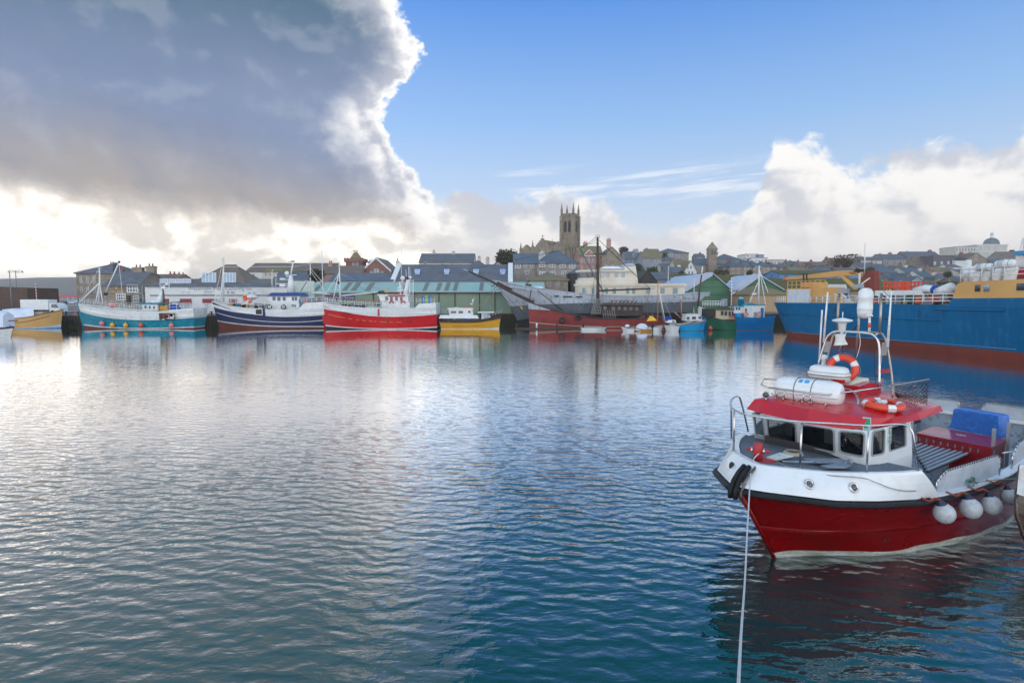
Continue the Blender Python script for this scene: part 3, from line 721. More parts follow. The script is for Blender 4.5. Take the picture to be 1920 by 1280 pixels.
# ---- behind the warehouse
hl, hlr = house('very long grey slate roofed store with white copings behind the green warehouse', 733, 962, 527, 497, 540, 122, 15, 'side', CREAM, SLATE, coping=(737, 957), name='slate_roof_store', cat='warehouse', chims=[(733, 489, 6, CREAM)])
OL = Vector((at(733, 540, 122).x, 122, 0))
for px in (783, 838, 893, 943):
    skylight(hl, px - 5, px + 4, 509.5, 514.5, 124.6, 127.0, OL, 1, M('skylight glass blue', (.30, .42, .70), .15), off=.5)
house('low blue slate roofed store with hipped left end behind the red trawler mast', 617, 736, 527, 513, 540, 121, 10, 'side', CREAM, SLATE2, name='blue_slate_store', cat='warehouse')
house('white gabled house with mossy brown roof above the white quay building', 462, 622, 509, 494, 530, 150, 12, 'side', WHITE, BROOF, wins=[(475, 517, 6, 7)], name='white_house')
house('small cream bungalow with mossy hipped roof in front of the white gabled house', 492, 532, 508.5, 498, 526, 142, 8, 'hip', CREAM, SLMOSS, wins=[(498, 514, 4, 7), (507, 514, 4, 7)], name='bungalow')
house('dark blue slate roofed shed left of the ivy clad wall', 511, 566, 525, 512, 535, 132, 8, 'side', GREYR, SLATE2, name='slate_shed', cat='shed')
house('pink rendered house with chimney stack left of the brick tower', 604, 676, 513, 499, 528, 148, 10, 'side', PINK, BROOF, chims=[(609, 493, 8, PINK)], wins=[(634, 518, 4, 5)], name='pink_house')
house('brick gabled school building with red trimmed windows right of the brick tower', 680, 732, 506, 483, 530, 152, 14, 'gable', BRICK, BROOF, wins=[(696.5, 511, 5, 5), (706, 509, 9, 9, 2), (716, 511, 5, 5)], trim=TRIM, name='brick_school', cat='school', chims=[(686, 490, 9)])
def brick_tower():
    Y = 158; a, b = at(649, 530, Y), at(680, 530, Y); w = b.x - a.x; z = lambda py: at(660, py, Y).z
    o = thing('brick_tower', 'red brick tower with crenellated top and steep pyramid roof', 'tower', ((a.x + b.x) / 2, Y, 0)); h = w / 2
    m = MB(); m.box(-h, h, 0, w, Tz(a.x, Y) - .5, z(491), BRICK); m.box(-h - .35, h + .35, -.35, w + .35, z(491), z(484.5), BRICK)
    for k in range(7):
        q = -h - .3 + (2 * h + .6) * k / 6.5; m.box(q, q + .35, -.38, -.05, z(484.5), z(483.2), BRICK)
    m.build('wall', o)
    r = MB(); q = h * .62; t = .26
    r.add([(-q, h - q, z(484.6)), (q, h - q, z(484.6)), (q, h + q, z(484.6)), (-q, h + q, z(484.6)), (-q * t, h - q * t, z(472)), (q * t, h - q * t, z(472)), (q * t, h + q * t, z(472)), (-q * t, h + q * t, z(472))], [(0, 1, 5, 4), (1, 2, 6, 5), (2, 3, 7, 6), (3, 0, 4, 7), (4, 5, 6, 7)], SLMOSS); r.build('roof', o)
    c = MB(); iron = M('iron cresting', (.10, .09, .10), .6)
    for k in range(5):
        x = lerp(-q * .4, q * .4, k / 4); c.seg((x, h - q * t, z(472)), (x, h - q * t, z(468.5)), .06, iron, 4)
    c.seg((-q * .5, h - q * t, z(469.5)), (q * .5, h - q * t, z(469.5)), .05, iron, 4); c.build('cresting', o)
    for px in (663, 670): window(o, at(px, 497, Y).x - o.location.x, z(497), .6, 1.5, sub=False)
    window(o, at(671, 512, Y).x - o.location.x, z(512), .8, 1.2, sub=False)
brick_tower()
house('long cream house with grey roof and two chimneys above the slate store', 786, 888, 492, 476, 505, 185, 12, 'side', CREAM, SLATE, chims=[(809, 471, 5), (847, 474, 6)], wins=[(797, 493.5, 5, 5), (829, 496, 5, 4), (847, 496, 5, 4), (864, 497, 5, 4), (879, 497, 5, 4)], name='cream_house')
house('dark slate roofed house end with a cream chimney right of the long cream house', 878, 912, 500, 488, 508, 180, 10, 'hip', CREAM, SLATE, chims=[(897, 483, 6)], name='slate_cottage')
house('small slate house with cream gable and tall chimney left of the round tree', 917, 950, 503, 491, 512, 165, 12, 'gable', CREAM, SLATE, name='gable_cottage', chims=[(913, 485, 7)])
hb1, _ = house('grey stone quay office with blue slate hipped roof and white windows below the church', 1007, 1083, 493, 471, 540, 138, 13, 'hip', STONE2, SLATE2, hip=4., wins=[(1016.5, 496, 11, 9, 1), (1036, 497, 11, 9, 1), (1055, 497.5, 11, 9, 1), (1073, 498, 11, 9, 1), (1017, 512, 12, 6, 1), (1036, 512, 10, 6, 1), (1057, 511, 9, 7, 1)], name='stone_office', cat='office')
house('left wing of the stone quay office with pale blue slate roof', 963, 1009, 494, 476, 540, 139, 12, 'side', STONE2, SLATE2, wins=[(971, 499, 11, 8, 1), (985, 498, 7, 8, 1), (998, 498, 7, 8, 1), (988, 511, 7, 6, 0)], name='office_wing', cat='office', chims=())
house('low stone customs house with green slate hipped roof in front of the stone office', 993, 1065, 525, 511, 545, 124, 10, 'hip', STONE, SLMOSS, wins=[(1030, 532, 6, 10, 0), (1047, 532, 5, 10, 1)], name='customs_house', cat='office')
house('dark boarded shed with blue roof beside the cream superstructure', 1070, 1100, 512, 504, 545, 125, 9, 'hip', DARKW, SLATE2, name='boarded_shed', cat='shed')
hg, _ = house('red painted Georgian house with white pediment right of the church', 1084, 1130, 479, 462, 530, 200, 14, 'side', REDR, SLMOSS, wins=[(1091, 489, 4, 8), (1098, 489, 4, 8), (1104, 487, 4, 10), (1112, 489, 4, 8), (1091, 502, 4, 8), (1104, 502, 4, 8), (1112, 502, 4, 8)], chims=[(1102, 455, 8, PINK)], name='georgian_house')
p0 = at(1084, 530, 200); mb = MB()
a, b, c = at(1094, 480, 199.6), at(1116, 480, 199.6), at(1105, 468, 199.6)
for s_, e_ in ((a, b), (a, c), (b, c)): mb.seg(s_ - Vector((p0.x, 200, 0)), e_ - Vector((p0.x, 200, 0)), .16, TRIM, 4)
mb.add([q - Vector((p0.x, 200, 0)) + Vector((0, d, 0)) for d in (0, .5) for q in (a, b, c)], [(0, 1, 2), (0, 1, 4, 3), (1, 2, 5, 4), (2, 0, 3, 5)], REDR)
mb.build('pediment', hg)
house('grey stone gabled house with tall chimney right of the red Georgian house', 1128, 1166, 482, 463, 530, 198, 16, 'gable', STONE, SLATE, wins=[(1137, 500, 4, 7), (1150, 500, 4, 7)], chims=[(1147, 449, 8, PINK)], name='gable_house')
# ---- church
def church():
    Y = 290.; piv = at(1057, 500, Y); th = R(-30); zb = Tz(piv.x, Y) - 1
    o = thing('church', 'large stone church with tall pinnacled tower on the hill', 'church', (piv.x, Y, 0), th)
    z = lambda py, y=Y: at(1057, py, y).z; S = STONE3
    m = MB(); Wf = 24.; L = 30.
    m.box(-Wf, 0, 0, L, zb, z(467), S); m.build('wall', o)
    pn = lambda mb, x, y, z0, z1, w=.55: (mb.box(x - w, x + w, y - w, y + w, z0 - 3, z0, S), mb.lathe([(w * .95, 0), (.08, z1 - z0)], (x, y, z0), S, 6))
    # three gables on the east front
    for (xa, xb, py) in ((-Wf, -17.2, 457), (-17.2, -6.3, 445), (-6.3, 0, 453)):
        g = MB(); xm = (xa + xb) / 2; zt = z(py); ze = z(467)
        g.add([(xa, -.3, zb), (xb, -.3, zb), (xb, -.3, ze), (xm, -.3, zt), (xa, -.3, ze), (xa, .6, zb), (xb, .6, zb), (xb, .6, ze), (xm, .6, zt), (xa, .6, ze)], [(0, 1, 2, 3, 4), (9, 8, 7, 6, 5), (2, 7, 8, 3), (3, 8, 9, 4), (0, 4, 9, 5), (1, 6, 7, 2)], S)
        n = 6
        for k in range(n):
            for sx, tx in ((xa, xm), (xb, xm)):
                t = (k + .3) / n; g.obox((lerp(sx, tx, t), -.1, lerp(ze, zt, t) + .3), (.5, .5, .7), S)
        go = g.build('gable', o)
        r = MB(); r.add([(xa, 0, ze), (xb, 0, ze), (xm, 0, zt - .5), (xa, L, ze), (xb, L, ze), (xm, L, zt - .5)], [(0, 2, 5, 3), (1, 4, 5, 2), (3, 5, 4)], SLMOSS); r.build('roof', o)
        w = MB(); q = (xb - xa) * .17; zw = z(478); gl = PANEL
        pts = [(-q, -2.6), (q, -2.6), (q, 0), (q * .75, q * .9), (0, q * 1.5), (-q * .75, q * .9), (-q, 0)]
        w.xprism([(xm + a, zw + b) for a, b in pts], -.36, -.28, PANEL)
        for k in (-.33, .33): w.seg((xm + q * k, -.4, zw - 2.6), (xm + q * k, -.4, zw + q), .1, S, 4)
        w.tube([(xm + a * 1.08, -.4, zw + b * 1.06) for a, b in pts[1:]], .16, S, 4); w.build('window', o)
    for x, py in ((-Wf, 450), (-17.2, 447), (-6.3, 447), (0, 452)):
        m = MB(); pn(m, x, -.2, z(py + 12), z(py)); m.build('pinnacle', o)
    c = MB(); c.seg((-11.7, 0, z(445)), (-11.7, 0, z(438)), .16, S, 4); c.seg((-12.5, 0, z(440.5)), (-10.9, 0, z(440.5)), .14, S, 4); c.build('cross', o)
    # side wall bays
    for k in range(6):
        y = 2.5 + k * 5.2; b = MB(); b.box(0.001, .8, y - .5, y + .5, zb, z(468), S); b.lathe([(.45, 0), (.06, 2.6)], (.4, y, z(468)), S, 5); b.build('buttress', o)
        w = MB(); w.box(.0, .12, y + 1.4, y + 3.8, z(488), z(474), PANEL); w.seg((.14, y + 2.6, z(488)), (.14, y + 2.6, z(473)), .12, S, 4)
        w.build('window', o)
    p = MB(); p.box(-.2, .35, 0, L, z(467) + .001, z(464), S); p.build('parapet', o)
    # tower: aisle side, about a third of the way along
    tw = 6.4; tx, ty = -2.7, 13.
    T = MB(); zt = z(406, Y + 12); hb = tw / 2
    T.box(tx - hb, tx + hb, ty - hb, ty + hb, zb, zt, S)
    T.box(tx - hb - .25, tx + hb + .25, ty - hb - .25, ty + hb + .25, z(441, Y + 12), z(439.5, Y + 12), S)
    T.box(tx - hb - .3, tx + hb + .3, ty - hb - .3, ty + hb + .3, zt - 1.0, zt - .5, S)
    for sx in (-1, 1):
        for sy in (-1, 1):
            T.box(tx + sx * hb - .8, tx + sx * hb + .8, ty + sy * hb - .8, ty + sy * hb + .8, zb, zt + .3, S)
    for k in range(6):
        q = lerp(-hb + .9, hb - .9, k / 5.)
        for (a, b) in ((tx + q, ty - hb), (tx + q, ty + hb), (tx - hb, ty + q), (tx + hb, ty + q)): T.box(a - .42, a + .42, b - .42, b + .42, zt, zt + 1.3, S)
    to = T.build('tower', o)
    for sx in (-1, 1):
        for sy in (-1, 1):
            m = MB(); m.lathe([(.6, 0), (.55, 2.2), (.7, 2.3), (.08, 6.4)], (tx + sx * hb, ty + sy * hb, zt + .2), S, 8); m.build('pinnacle', to)
    for fx, fy, ang in ((0, -1, 0), (1, 0, 90)):
        for q in (-1.1, 1.1):
            m = MB(); pts = [(-.62, -2.9), (.62, -2.9), (.62, 1.8), (0, 3.1), (-.62, 1.8)]
            m.xprism(pts, -.15, .05, M('louvre', (.035, .03, .028), .8)); w = m.build('louvred_opening', to)
            w.location = (tx + fx * (hb + .05) + (q if fy else 0), ty + fy * (hb + .05) + (q if fx else 0), z(425, Y + 12)); w.rotation_euler = (0, 0, R(ang))
    m = MB(); m.seg((tx, ty, zt), (tx, ty, zt + 10), .08, TRIM, 4); m.build('flagpole', to)
church()
# ------------------------------------------------------------------ the town on the hill, right of the church
H = house
H('slate roofed terrace houses with white dormer right of the gabled stone house', 1172, 1201, 486, 472, 512, 262, 12, 'side', GREYR, SLATE, wins=[(1183, 490, 4, 6), (1190, 490, 4, 6), (1188, 478, 4, 6), (1183, 500, 4, 6), (1198, 500, 3, 6)], chims=[(1178, 474, 5), (1194, 469, 5, GREYR)], name='terrace_house')
H('grey rendered house with tall side wall and mossy roof', 1205, 1240, 484, 472, 512, 250, 12, 'side', GREYR, SLMOSS, wins=[(1208, 489, 3, 6), (1231, 489, 4, 6), (1231, 501, 4, 5)], chims=[(1199, 468, 6, GREYR)], name='grey_house')
H('big hip roofed hall with long windows standing highest left of the chapel spire', 1232, 1291, 474, 466, 492, 330, 22, 'hip', STONE2, SLATE, wins=[(1238, 478, 3, 7), (1259, 477, 5, 7), (1268, 481, 3, 6), (1276, 481, 3, 6)], name='hip_roofed_hall', cat='hall')
H('mossy roofed stone house tucked left of the big hip roofed hall', 1212, 1238, 476, 467, 490, 325, 12, 'side', STONE2, SLMOSS, chims=[(1217, 466, 4)], name='stone_house')
H('hip roofed cream stone house below the big hall', 1242, 1268, 488, 481, 505, 270, 11, 'hip', STONE2, SLATE, wins=[(1249, 493, 3, 6), (1261, 495, 3, 5)], name='hip_house')
H('white gable ended house with four tall windows', 1283, 1306, 508, 489, 518, 215, 12, 'gable', WHITE, SLMOSS, wins=[(1289.5, 501, 3, 6, 0), (1295.5, 501, 3, 6, 0), (1292, 511, 3, 5, 0), (1298, 511, 3, 5, 0)], name='white_gable_house')
H('small white gable house joined to the left of the white gable ended house', 1270, 1285, 512, 503, 520, 212, 9, 'gable', WHITE, SLATE, chims=[(1278, 497, 5, WHITE)], name='white_cottage')
H('mossy sloped roof house behind the white gables', 1266, 1292, 500, 488, 515, 226, 10, 'side', CREAM, SLMOSS, name='mossy_house')
H('dark slate roofed cottage left of the white gables', 1250, 1282, 511, 501, 522, 205, 10, 'side', STONE2, SLATE, name='dark_cottage')
H('small grey slate cottage with yellow gable end', 1240, 1262, 504, 495, 514, 232, 9, 'side', CREAM, SLATE2, name='grey_cottage')
H('white fronted house in the gap above the mossy roofs', 1268, 1280, 492, 487, 503, 255, 9, 'side', WHITE, SLATE, wins=[(1274, 497, 3, 4)], name='white_fronted_house')
# chapel with square tower and pyramid spire
def chapel():
    Y = 225.; a, b = at(1295, 520, Y), at(1362, 520, Y); o = thing('chapel', 'stone chapel with a square tower and pointed pyramid spire', 'chapel', (a.x, Y, 0))
    z = lambda py, y=Y: at(1330, py, y).z; W2 = b.x - a.x; zb = Tz(a.x, Y) - 2
    m = MB(); ze = z(497); m.box(0, W2, 0, 12, zb, ze, STONE); m.build('wall', o)
    r = MB(); zr = z(484, Y + 6); v = [(-.3, -.3, ze), (W2 + .3, -.3, ze), (W2 + .3, 12.3, ze), (-.3, 12.3, ze), (4, 6, zr), (W2 - 6, 6, zr)]
    r.add(v, [(0, 1, 5, 4), (1, 2, 5), (2, 3, 4, 5), (3, 0, 4)], SLATE2); r.build('roof', o)
    xa, xb = at(1327, 520, Y - 1).x - a.x, at(1342, 520, Y - 1).x - a.x; t = MB(); t.box(xa, xb, -2., 1.2, zb, z(466.5), STONE); t.box(xa - .2, xb + .2, -2.2, 1.4, z(467.5), z(466.5), STONE)
    to = t.build('tower', o); s = MB(); cx, cy = (xa + xb) / 2, -.4; s.add([(xa - .1, -2.1, z(466.5)), (xb + .1, -2.1, z(466.5)), (xb + .1, 1.3, z(466.5)), (xa - .1, 1.3, z(466.5)), (cx, cy, z(453))], [(0, 1, 4), (1, 2, 4), (2, 3, 4), (3, 0, 4), (3, 2, 1, 0)], STONE); s.build('spire', to)
    for q in (-.55, .55): window(to, cx + q, z(474), .45, 1.6, -2.2, STONE, M('louvre'), 0, sub=False, name='louvred_opening')
    for px in (1303, 1310, 1318, 1347, 1354): window(o, at(px, 505, Y).x - a.x, z(504), .8, 2.4, 0, sub=False)
chapel()
H('broad blue slate hipped roof showing behind the chapel spire', 1342, 1400, 490, 476, 500, 300, 22, 'hip', STONE2, SLATE2, chims=[(1351, 474, 3, BRICK), (1358, 473, 3, BRICK)], name='slate_hall', cat='hall')
H('brown chimneyed cottage row below the broad hipped roof', 1345, 1392, 497, 489, 508, 270, 10, 'side', STONE, SLMOSS, wins=[('grid', 4, [(501, 4)], 3)], chims=[(1352, 487, 4), (1375, 487, 4)], name='cottage_row')
for i, (a, b, lab) in enumerate([(1368, 1392, 'left end of the stone terrace with big blue slate hip right of the chapel'), (1392, 1410, 'second house from the left of the stone terrace right of the chapel'), (1410, 1428, 'third house from the left of the stone terrace right of the chapel'), (1428, 1446, 'fourth house from the left of the stone terrace right of the chapel'), (1446, 1457, 'narrow right end house of the stone terrace right of the chapel')]):
    H(lab, a + .25, b - .25, 499, 487 + i, 521, 212, 11, 'hip', STONE, SLATE2, wins=[(lerp(a, b, .3), 504, 3, 5), (lerp(a, b, .7), 504, 3, 5), (lerp(a, b, .3), 513, 3, 5), (lerp(a, b, .7), 513, 3, 5)], name='terrace_house', group='stone terrace right of the chapel', chims=[(lerp(a, b, .2), 484 + i, 3)] if i % 2 == 0 else ())
H('white flat roofed modern block on the skyline', 1399, 1421, 477, 476, 492, 345, 14, 'flat', WHITE, GREYR, wins=[('grid', 3, [(480, 3)], 5)], name='modern_block', cat='building')
H('grey stepped upper storey beside the white modern block', 1421, 1432, 478, 477, 492, 343, 12, 'flat', GREYR, GREYR, name='stepped_block', cat='building')
H('white lower wing in front of the modern block on the skyline', 1408, 1439, 484, 483, 496, 338, 10, 'flat', WHITE, GREYR, wins=[('grid', 5, [(489, 3)], 4)], name='modern_wing', cat='building')
H('long low flat roofed building on the skyline right of the modern block', 1433, 1474, 488, 487, 500, 342, 12, 'flat', CREAM, BROOF, wins=[('grid', 7, [(493, 4)], 4)], name='flat_roofed_building', cat='building')
H('small white cottage with blue door above the peach wall', 1457, 1479, 514, 507, 523, 190, 8, 'side', WHITE, SLATE, wins=[(1463, 517, 3, 4), (1472, 517, 3, 6)], name='white_cottage')
H('low house with bright blue slate roof behind the second green shed', 1428, 1460, 520, 513, 528, 180, 8, 'side', CREAM, SLATE2, name='blue_roof_house')
H('mossy long roof behind the left green shed', 1250, 1316, 523.5, 514.5, 534, 175, 10, 'side', GREYR, MOSS, name='mossy_store', cat='store')
H('pale blue sheet roofed store below the mossy long roof', 1258, 1302, 531, 522, 540, 158, 10, 'side', GREYR, PALEB, name='pale_roof_store', cat='store')
H('black gabled net store right of the cream superstructure', 1196, 1232, 528, 507, 550, 150, 14, 'gable', DARKW, DARKW, name='net_store', cat='store')
H('small slate roofed store right of the black gabled net store', 1222, 1256, 524, 511, 545, 155, 9, 'side', GREYR, SLATE, name='slate_store', cat='store')
# ---- green gabled sheds on the quay
def shed(label, apx, apy, ex0, ex1, ey, Y, dep, x0w, rz=0):
    a = at(ex0, 590, Y); b = at(ex1, 590, Y); o = thing('green_shed', label, 'shed', (a.x, Y, 0), 0, 'green gabled sheds on the quay')
    z = lambda px, py: at(px, py, Y).z; X = lambda px: at(px, 550, Y).x - a.x
    w = MB(); pts = [(X(x0w), QZ - .5), (X(ex1), QZ - .5), (X(ex1), z(ex1, ey)), (X(apx), z(apx, apy)), (X(x0w), z(x0w, lerp(ey, apy, (x0w - ex0) / (apx - ex0))))]
    w.xprism(pts, 0, dep, GREENC); w.build('wall', o)
    for k in range(3):
        t = MB(); zz = z(apx, apy + 12 + k * 14); hw = (X(apx) - X(x0w)) * (.45 + .27 * k); t.box(X(apx) - hw, X(apx) + hw * .9, -.05, -.003, zz, zz + .12, M('dark green seam', (.03, .10, .05), .6)); t.build('seam', o)
    r = MB()
    for ex in (ex0, ex1):
        e0 = Vector((X(ex), -.5, z(ex, ey))); e1 = Vector((X(apx), -.5, z(apx, apy)))
        ds = [Vector((0, 0, 0)), Vector((0, dep, 0))]; up = Vector((0, 0, .22))
        v = [e0, e1, e1 + ds[1], e0 + ds[1]]; r.add(v + [q + up for q in v], [(0, 1, 2, 3), (4, 5, 6, 7), (0, 1, 5, 4), (1, 2, 6, 5), (2, 3, 7, 6), (3, 0, 4, 7)], PALEB)
    # broad verge cladding on the left slope
    e0 = Vector((X(ex0), -.56, z(ex0, ey))); e1 = Vector((X(apx), -.56, z(apx, apy))); d = Vector((X(apx) - X(apx - 12), 0, 0))
    e2 = e1 - Vector((X(apx) - X(apx - 13), 0, 0)); 
    bz = Vector((0, 0, .0)); w_ = Vector((X(x0w) - X(ex0), 0, -.9))
    r.add([e0 + Vector((0, 0, -.9)), e0 + w_ + Vector((0, 0, .5)), e1 + Vector((0, 0, -.45)), e1 + Vector((0, 0, .3)), e2 + Vector((0, 0, .25)), e0 + Vector((0, 0, .6))], [(0, 1, 2, 3, 4, 5)], PALEB)
    r.build('roof', o)
    return o
shed('left green gabled shed with pale verge behind the gray ship stern', 1334, 513, 1278, 1369, 542, 128, 30, 1287)
shed('right green gabled shed with pale verge behind the green fishing boat', 1421, 516, 1370, 1470, 545, 127, 30, 1382)
H('mossy roofed store between and behind the two green sheds', 1360, 1412, 536, 516, 548, 136, 12, 'side', STONE, MOSS, name='mossy_store', cat='store')
H('peach block workshop with brown mossy hipped roof right of the green sheds', 1405, 1478, 552, 532, 578, 118, 12, 'hip', PEACH, SLMOSS, hip=4, name='peach_workshop', cat='workshop')
H('long low store with mossy roof and blue wall panels behind the yellow crane', 1462, 1625, 514, 508, 524, 160, 10, 'side', M('blue panel', (.10, .26, .58), .5), MOSS, name='blue_store', cat='store', wins=[('grid', 7, [(519, 6)], 6)], winp=BROOF, wframe=STONE)
H('broad mossy roof between the blue panelled store and the blue ship', 1466, 1680, 545, 523, 560, 128, 14, 'side', STONE, MOSS, name='mossy_store', cat='store')
# ---- right hand town
def townrow():
    H('long stone terrace with many chimneys stepping along the skyline', 1654, 1700, 486, 477, 512, 330, 14, 'side', STONE2, SLATE, wins=[('grid', 4, [(490, 5), (499, 5)], 4)], chims=[(1664, 476, 6), (1683, 474, 5)], name='terrace')
    H('right half of the long stone terrace on the skyline', 1700.3, 1766, 484, 472, 512, 332, 14, 'side', STONE, SLATE, wins=[('grid', 6, [(489, 5)], 4)], chims=[(1702, 475, 4), (1716, 472, 4), (1732, 473, 4), (1759, 469, 6)], name='terrace')
    H('grey rendered terrace end standing left of the long stone terrace', 1613, 1653, 488, 482, 508, 325, 12, 'side', CREAM, SLATE, wins=[(1642, 494, 5, 6), (1622, 494, 4, 5)], chims=[(1620, 484, 5)], name='terrace')
    H('dark grey modern house with three lit windows', 1749, 1791, 480, 479, 503, 290, 14, 'flat', M('charcoal render', (.13, .12, .15), .8), BROOF, wins=[(1753.5, 493.5, 4, 6, 0), (1766.5, 493, 4, 6, 0), (1779, 492.5, 4, 6, 0)], winp=LITP, name='modern_house')
    H('brown roof sloping down left of the dark grey modern house', 1722, 1750, 496, 481, 510, 295, 10, 'side', STONE, BROOF, name='brown_roof_house')
    H('tall white building with rows of windows left of the domed building', 1792, 1830, 463, 462, 490, 400, 16, 'flat', CREAM, GREYR, wins=[('grid', 7, [(468, 5)], 3), ('grid', 7, [(479, 4)], 3)], name='white_block', cat='building')
    H('brown gabled house below the tall white building', 1808, 1850, 487, 474, 505, 300, 12, 'gable', STONE, BROOF, chims=[(1815, 473, 5), (1832, 474, 5)], wins=[(1829, 478, 3, 5), (1829, 485, 3, 5)], name='gable_house')
    H('black roofed house with bright slot window beside the modern house', 1790, 1820, 488, 482, 502, 288, 12, 'side', WHITE, DARKW, name='black_roof_house')
    H('low slate roofed row below the domed building', 1861, 1905, 494, 487, 506, 300, 9, 'side', STONE2, SLATE2, name='slate_row')
    H('brown house with dark windows at the right edge of the town', 1880, 1916, 482, 472, 500, 350, 12, 'side', STONE2, BROOF, wins=[('grid', 3, [(487, 4)], 3)], name='brown_house')
    rows = [
     (1650, 1682, 511, 503, 528, 215, 'side', STONE2, SLATE2, 'blue slate cottage with white dormer below the long terrace', [(1663, 517, 6, 5)], [(1655, 500, 4)]),
     (1640, 1664, 502, 495, 512, 262, 'side', STONE2, SLATE2, 'small blue roofed house directly under the terrace end', [(1649, 506, 3, 4)], [(1645, 492, 4)]),
     (1682, 1706, 504, 498, 514, 258, 'side', STONE2, SLATE, 'slate roofed house behind the white pole on the hill', [(1690, 508, 3, 4)], [(1700, 494, 4)]),
     (1693, 1712, 522, 512, 534, 180, 'gable', STONE, SLATE2, 'grey gable ended house with steep blue roof in the lowest row', [(1703, 526, 3, 4)], []),
     (1668, 1694, 523, 514, 534, 184, 'side', STONE2, SLATE2, 'long blue roofed house in the lowest row left of the grey gable', [(1675, 528, 3, 5), (1686, 528, 3, 5)], [(1672, 510, 5)]),
     (1708, 1730, 527, 518, 540, 170, 'gable', GREYR, SLATE, 'grey rendered gable house with one white window in the lowest row', [(1714, 530, 5, 7)], []),
     (1696, 1722, 510, 501, 520, 225, 'side', CREAM, SLATE2, 'house with long blue slate roof and brick stack in mid slope', [(1705, 514, 3, 4)], [(1712, 497, 5)]),
     (1727, 1750, 519, 508, 533, 190, 'side', WHITE, SLATE2, 'white walled house with bright blue slate roof in mid slope', [(1735, 525, 2, 5), (1744, 525, 2, 5)], [(1742, 503, 5)]),
     (1720, 1746, 503, 497, 512, 250, 'side', STONE, SLATE, 'wide slate roofed house under the sloping brown roof', [(1728, 507, 3, 4), (1738, 507, 3, 4)], [(1739, 495, 4)]),
     (1752, 1804, 521, 513, 534, 185, 'hip', STONE2, SLATE, 'wide grey stone bungalow with two white windows', [(1764, 526, 5, 6, 1), (1783, 526, 5, 6, 1)], [(1768, 511, 5, CREAM)]),
     (1748, 1770, 508, 501, 517, 240, 'side', PINK, SLMOSS, 'pinkish house with mossy roof below the modern house', [(1755, 511, 3, 4)], [(1752, 497, 4)]),
     (1772, 1794, 507, 502, 516, 245, 'side', STONE2, BROOF, 'brown roofed cottage right of the pinkish house', [(1780, 510, 3, 4)], [(1790, 499, 3)]),
     (1781, 1802, 501, 496, 511, 262, 'side', WHITE, SLATE, 'small white walled house under the black roofed house', [(1789, 505, 3, 4)], []),
     (1800, 1835, 512, 505, 524, 215, 'side', CREAM, SLATE, 'cream house half hidden by the ship liferafts', [('grid', 4, [(517, 4)], 3)], [(1806, 501, 4)]),
     (1556, 1582, 491, 484, 503, 300, 'side', STONE, BROOF, 'brown tiled house on the skyline left of the dark trees', [(1563, 496, 3, 4)], [(1558, 482, 4)]),
     (1596, 1614, 493, 487, 503, 310, 'side', CREAM, SLATE, 'cream house showing right of the dark trees', [(1604, 497, 4, 4)], []),
     (1612, 1640, 500, 493, 511, 255, 'side', STONE2, SLATE2, 'blue slate house right of the dark trees', [(1620, 504, 3, 4), (1630, 504, 3, 4)], [(1616, 489, 4)]),
     (1478, 1498, 497, 490, 508, 300, 'side', STONE, SLATE, 'slate roofed house left end of the distant row', [(1486, 501, 3, 4)], [(1481, 487, 3)]),
     (1499, 1522, 499, 491, 510, 290, 'side', STONE2, BROOF, 'brown roofed house in the distant row beside a small white wall', [(1508, 503, 3, 4)], [(1504, 488, 3)]),
     (1523, 1550, 498, 491, 510, 285, 'side', BRICK, BROOF, 'reddish brown house in the distant row left of the trees', [(1532, 502, 3, 4), (1541, 502, 3, 4)], [(1529, 488, 4)]),
     (1484, 1516, 509, 502, 520, 235, 'side', STONE, SLMOSS, 'long mossy roofed cottage above the crane jib', [(1492, 513, 3, 4), (1505, 513, 3, 4)], [(1510, 499, 4)]),
     (1530, 1560, 508, 501, 520, 230, 'side', STONE2, SLATE2, 'blue slate cottage just above the middle of the crane jib', [(1538, 512, 3, 4)], [(1556, 498, 4)]),
     (1572, 1604, 509, 502, 521, 228, 'side', STONE, SLATE, 'stone cottage above the right end of the crane jib', [(1580, 513, 3, 4), (1594, 513, 3, 4)], [(1588, 499, 4)]),
     (1360, 1374, 500, 494, 511, 240, 'side', STONE2, SLATE, 'narrow house squeezed between chapel and stone terrace', [(1367, 504, 3, 4)], []),
     (1306, 1322, 481, 476, 491, 335, 'side', STONE2, SLATE, 'skyline house just left of the chapel tower', [(1311, 484, 3, 3)], [(1317, 474, 3)]),
     (1458, 1476, 501, 496, 512, 262, 'side', BRICK, SLATE, 'red brick house right of the long stone terrace', [(1465, 505, 3, 4)], [(1470, 493, 3)]),
     (1632, 1656, 522, 514, 536, 178, 'side', STONE, SLATE, 'stone house directly right of the funnel like red container', [(1640, 528, 3, 5)], [(1652, 511, 4)]),
     (1800, 1822, 527, 519, 540, 172, 'side', STONE2, SLATE, 'stone cottage behind the yellow bridge front', [(1806, 531, 3, 5)], []),
    ]
    for r in rows:
        H(r[9], r[0], r[1], r[2], r[3], r[4], r[5], 9, r[6], r[7], r[8], wins=r[10], chims=r[11], name='town_house', group='small houses of the hillside town')
townrow()
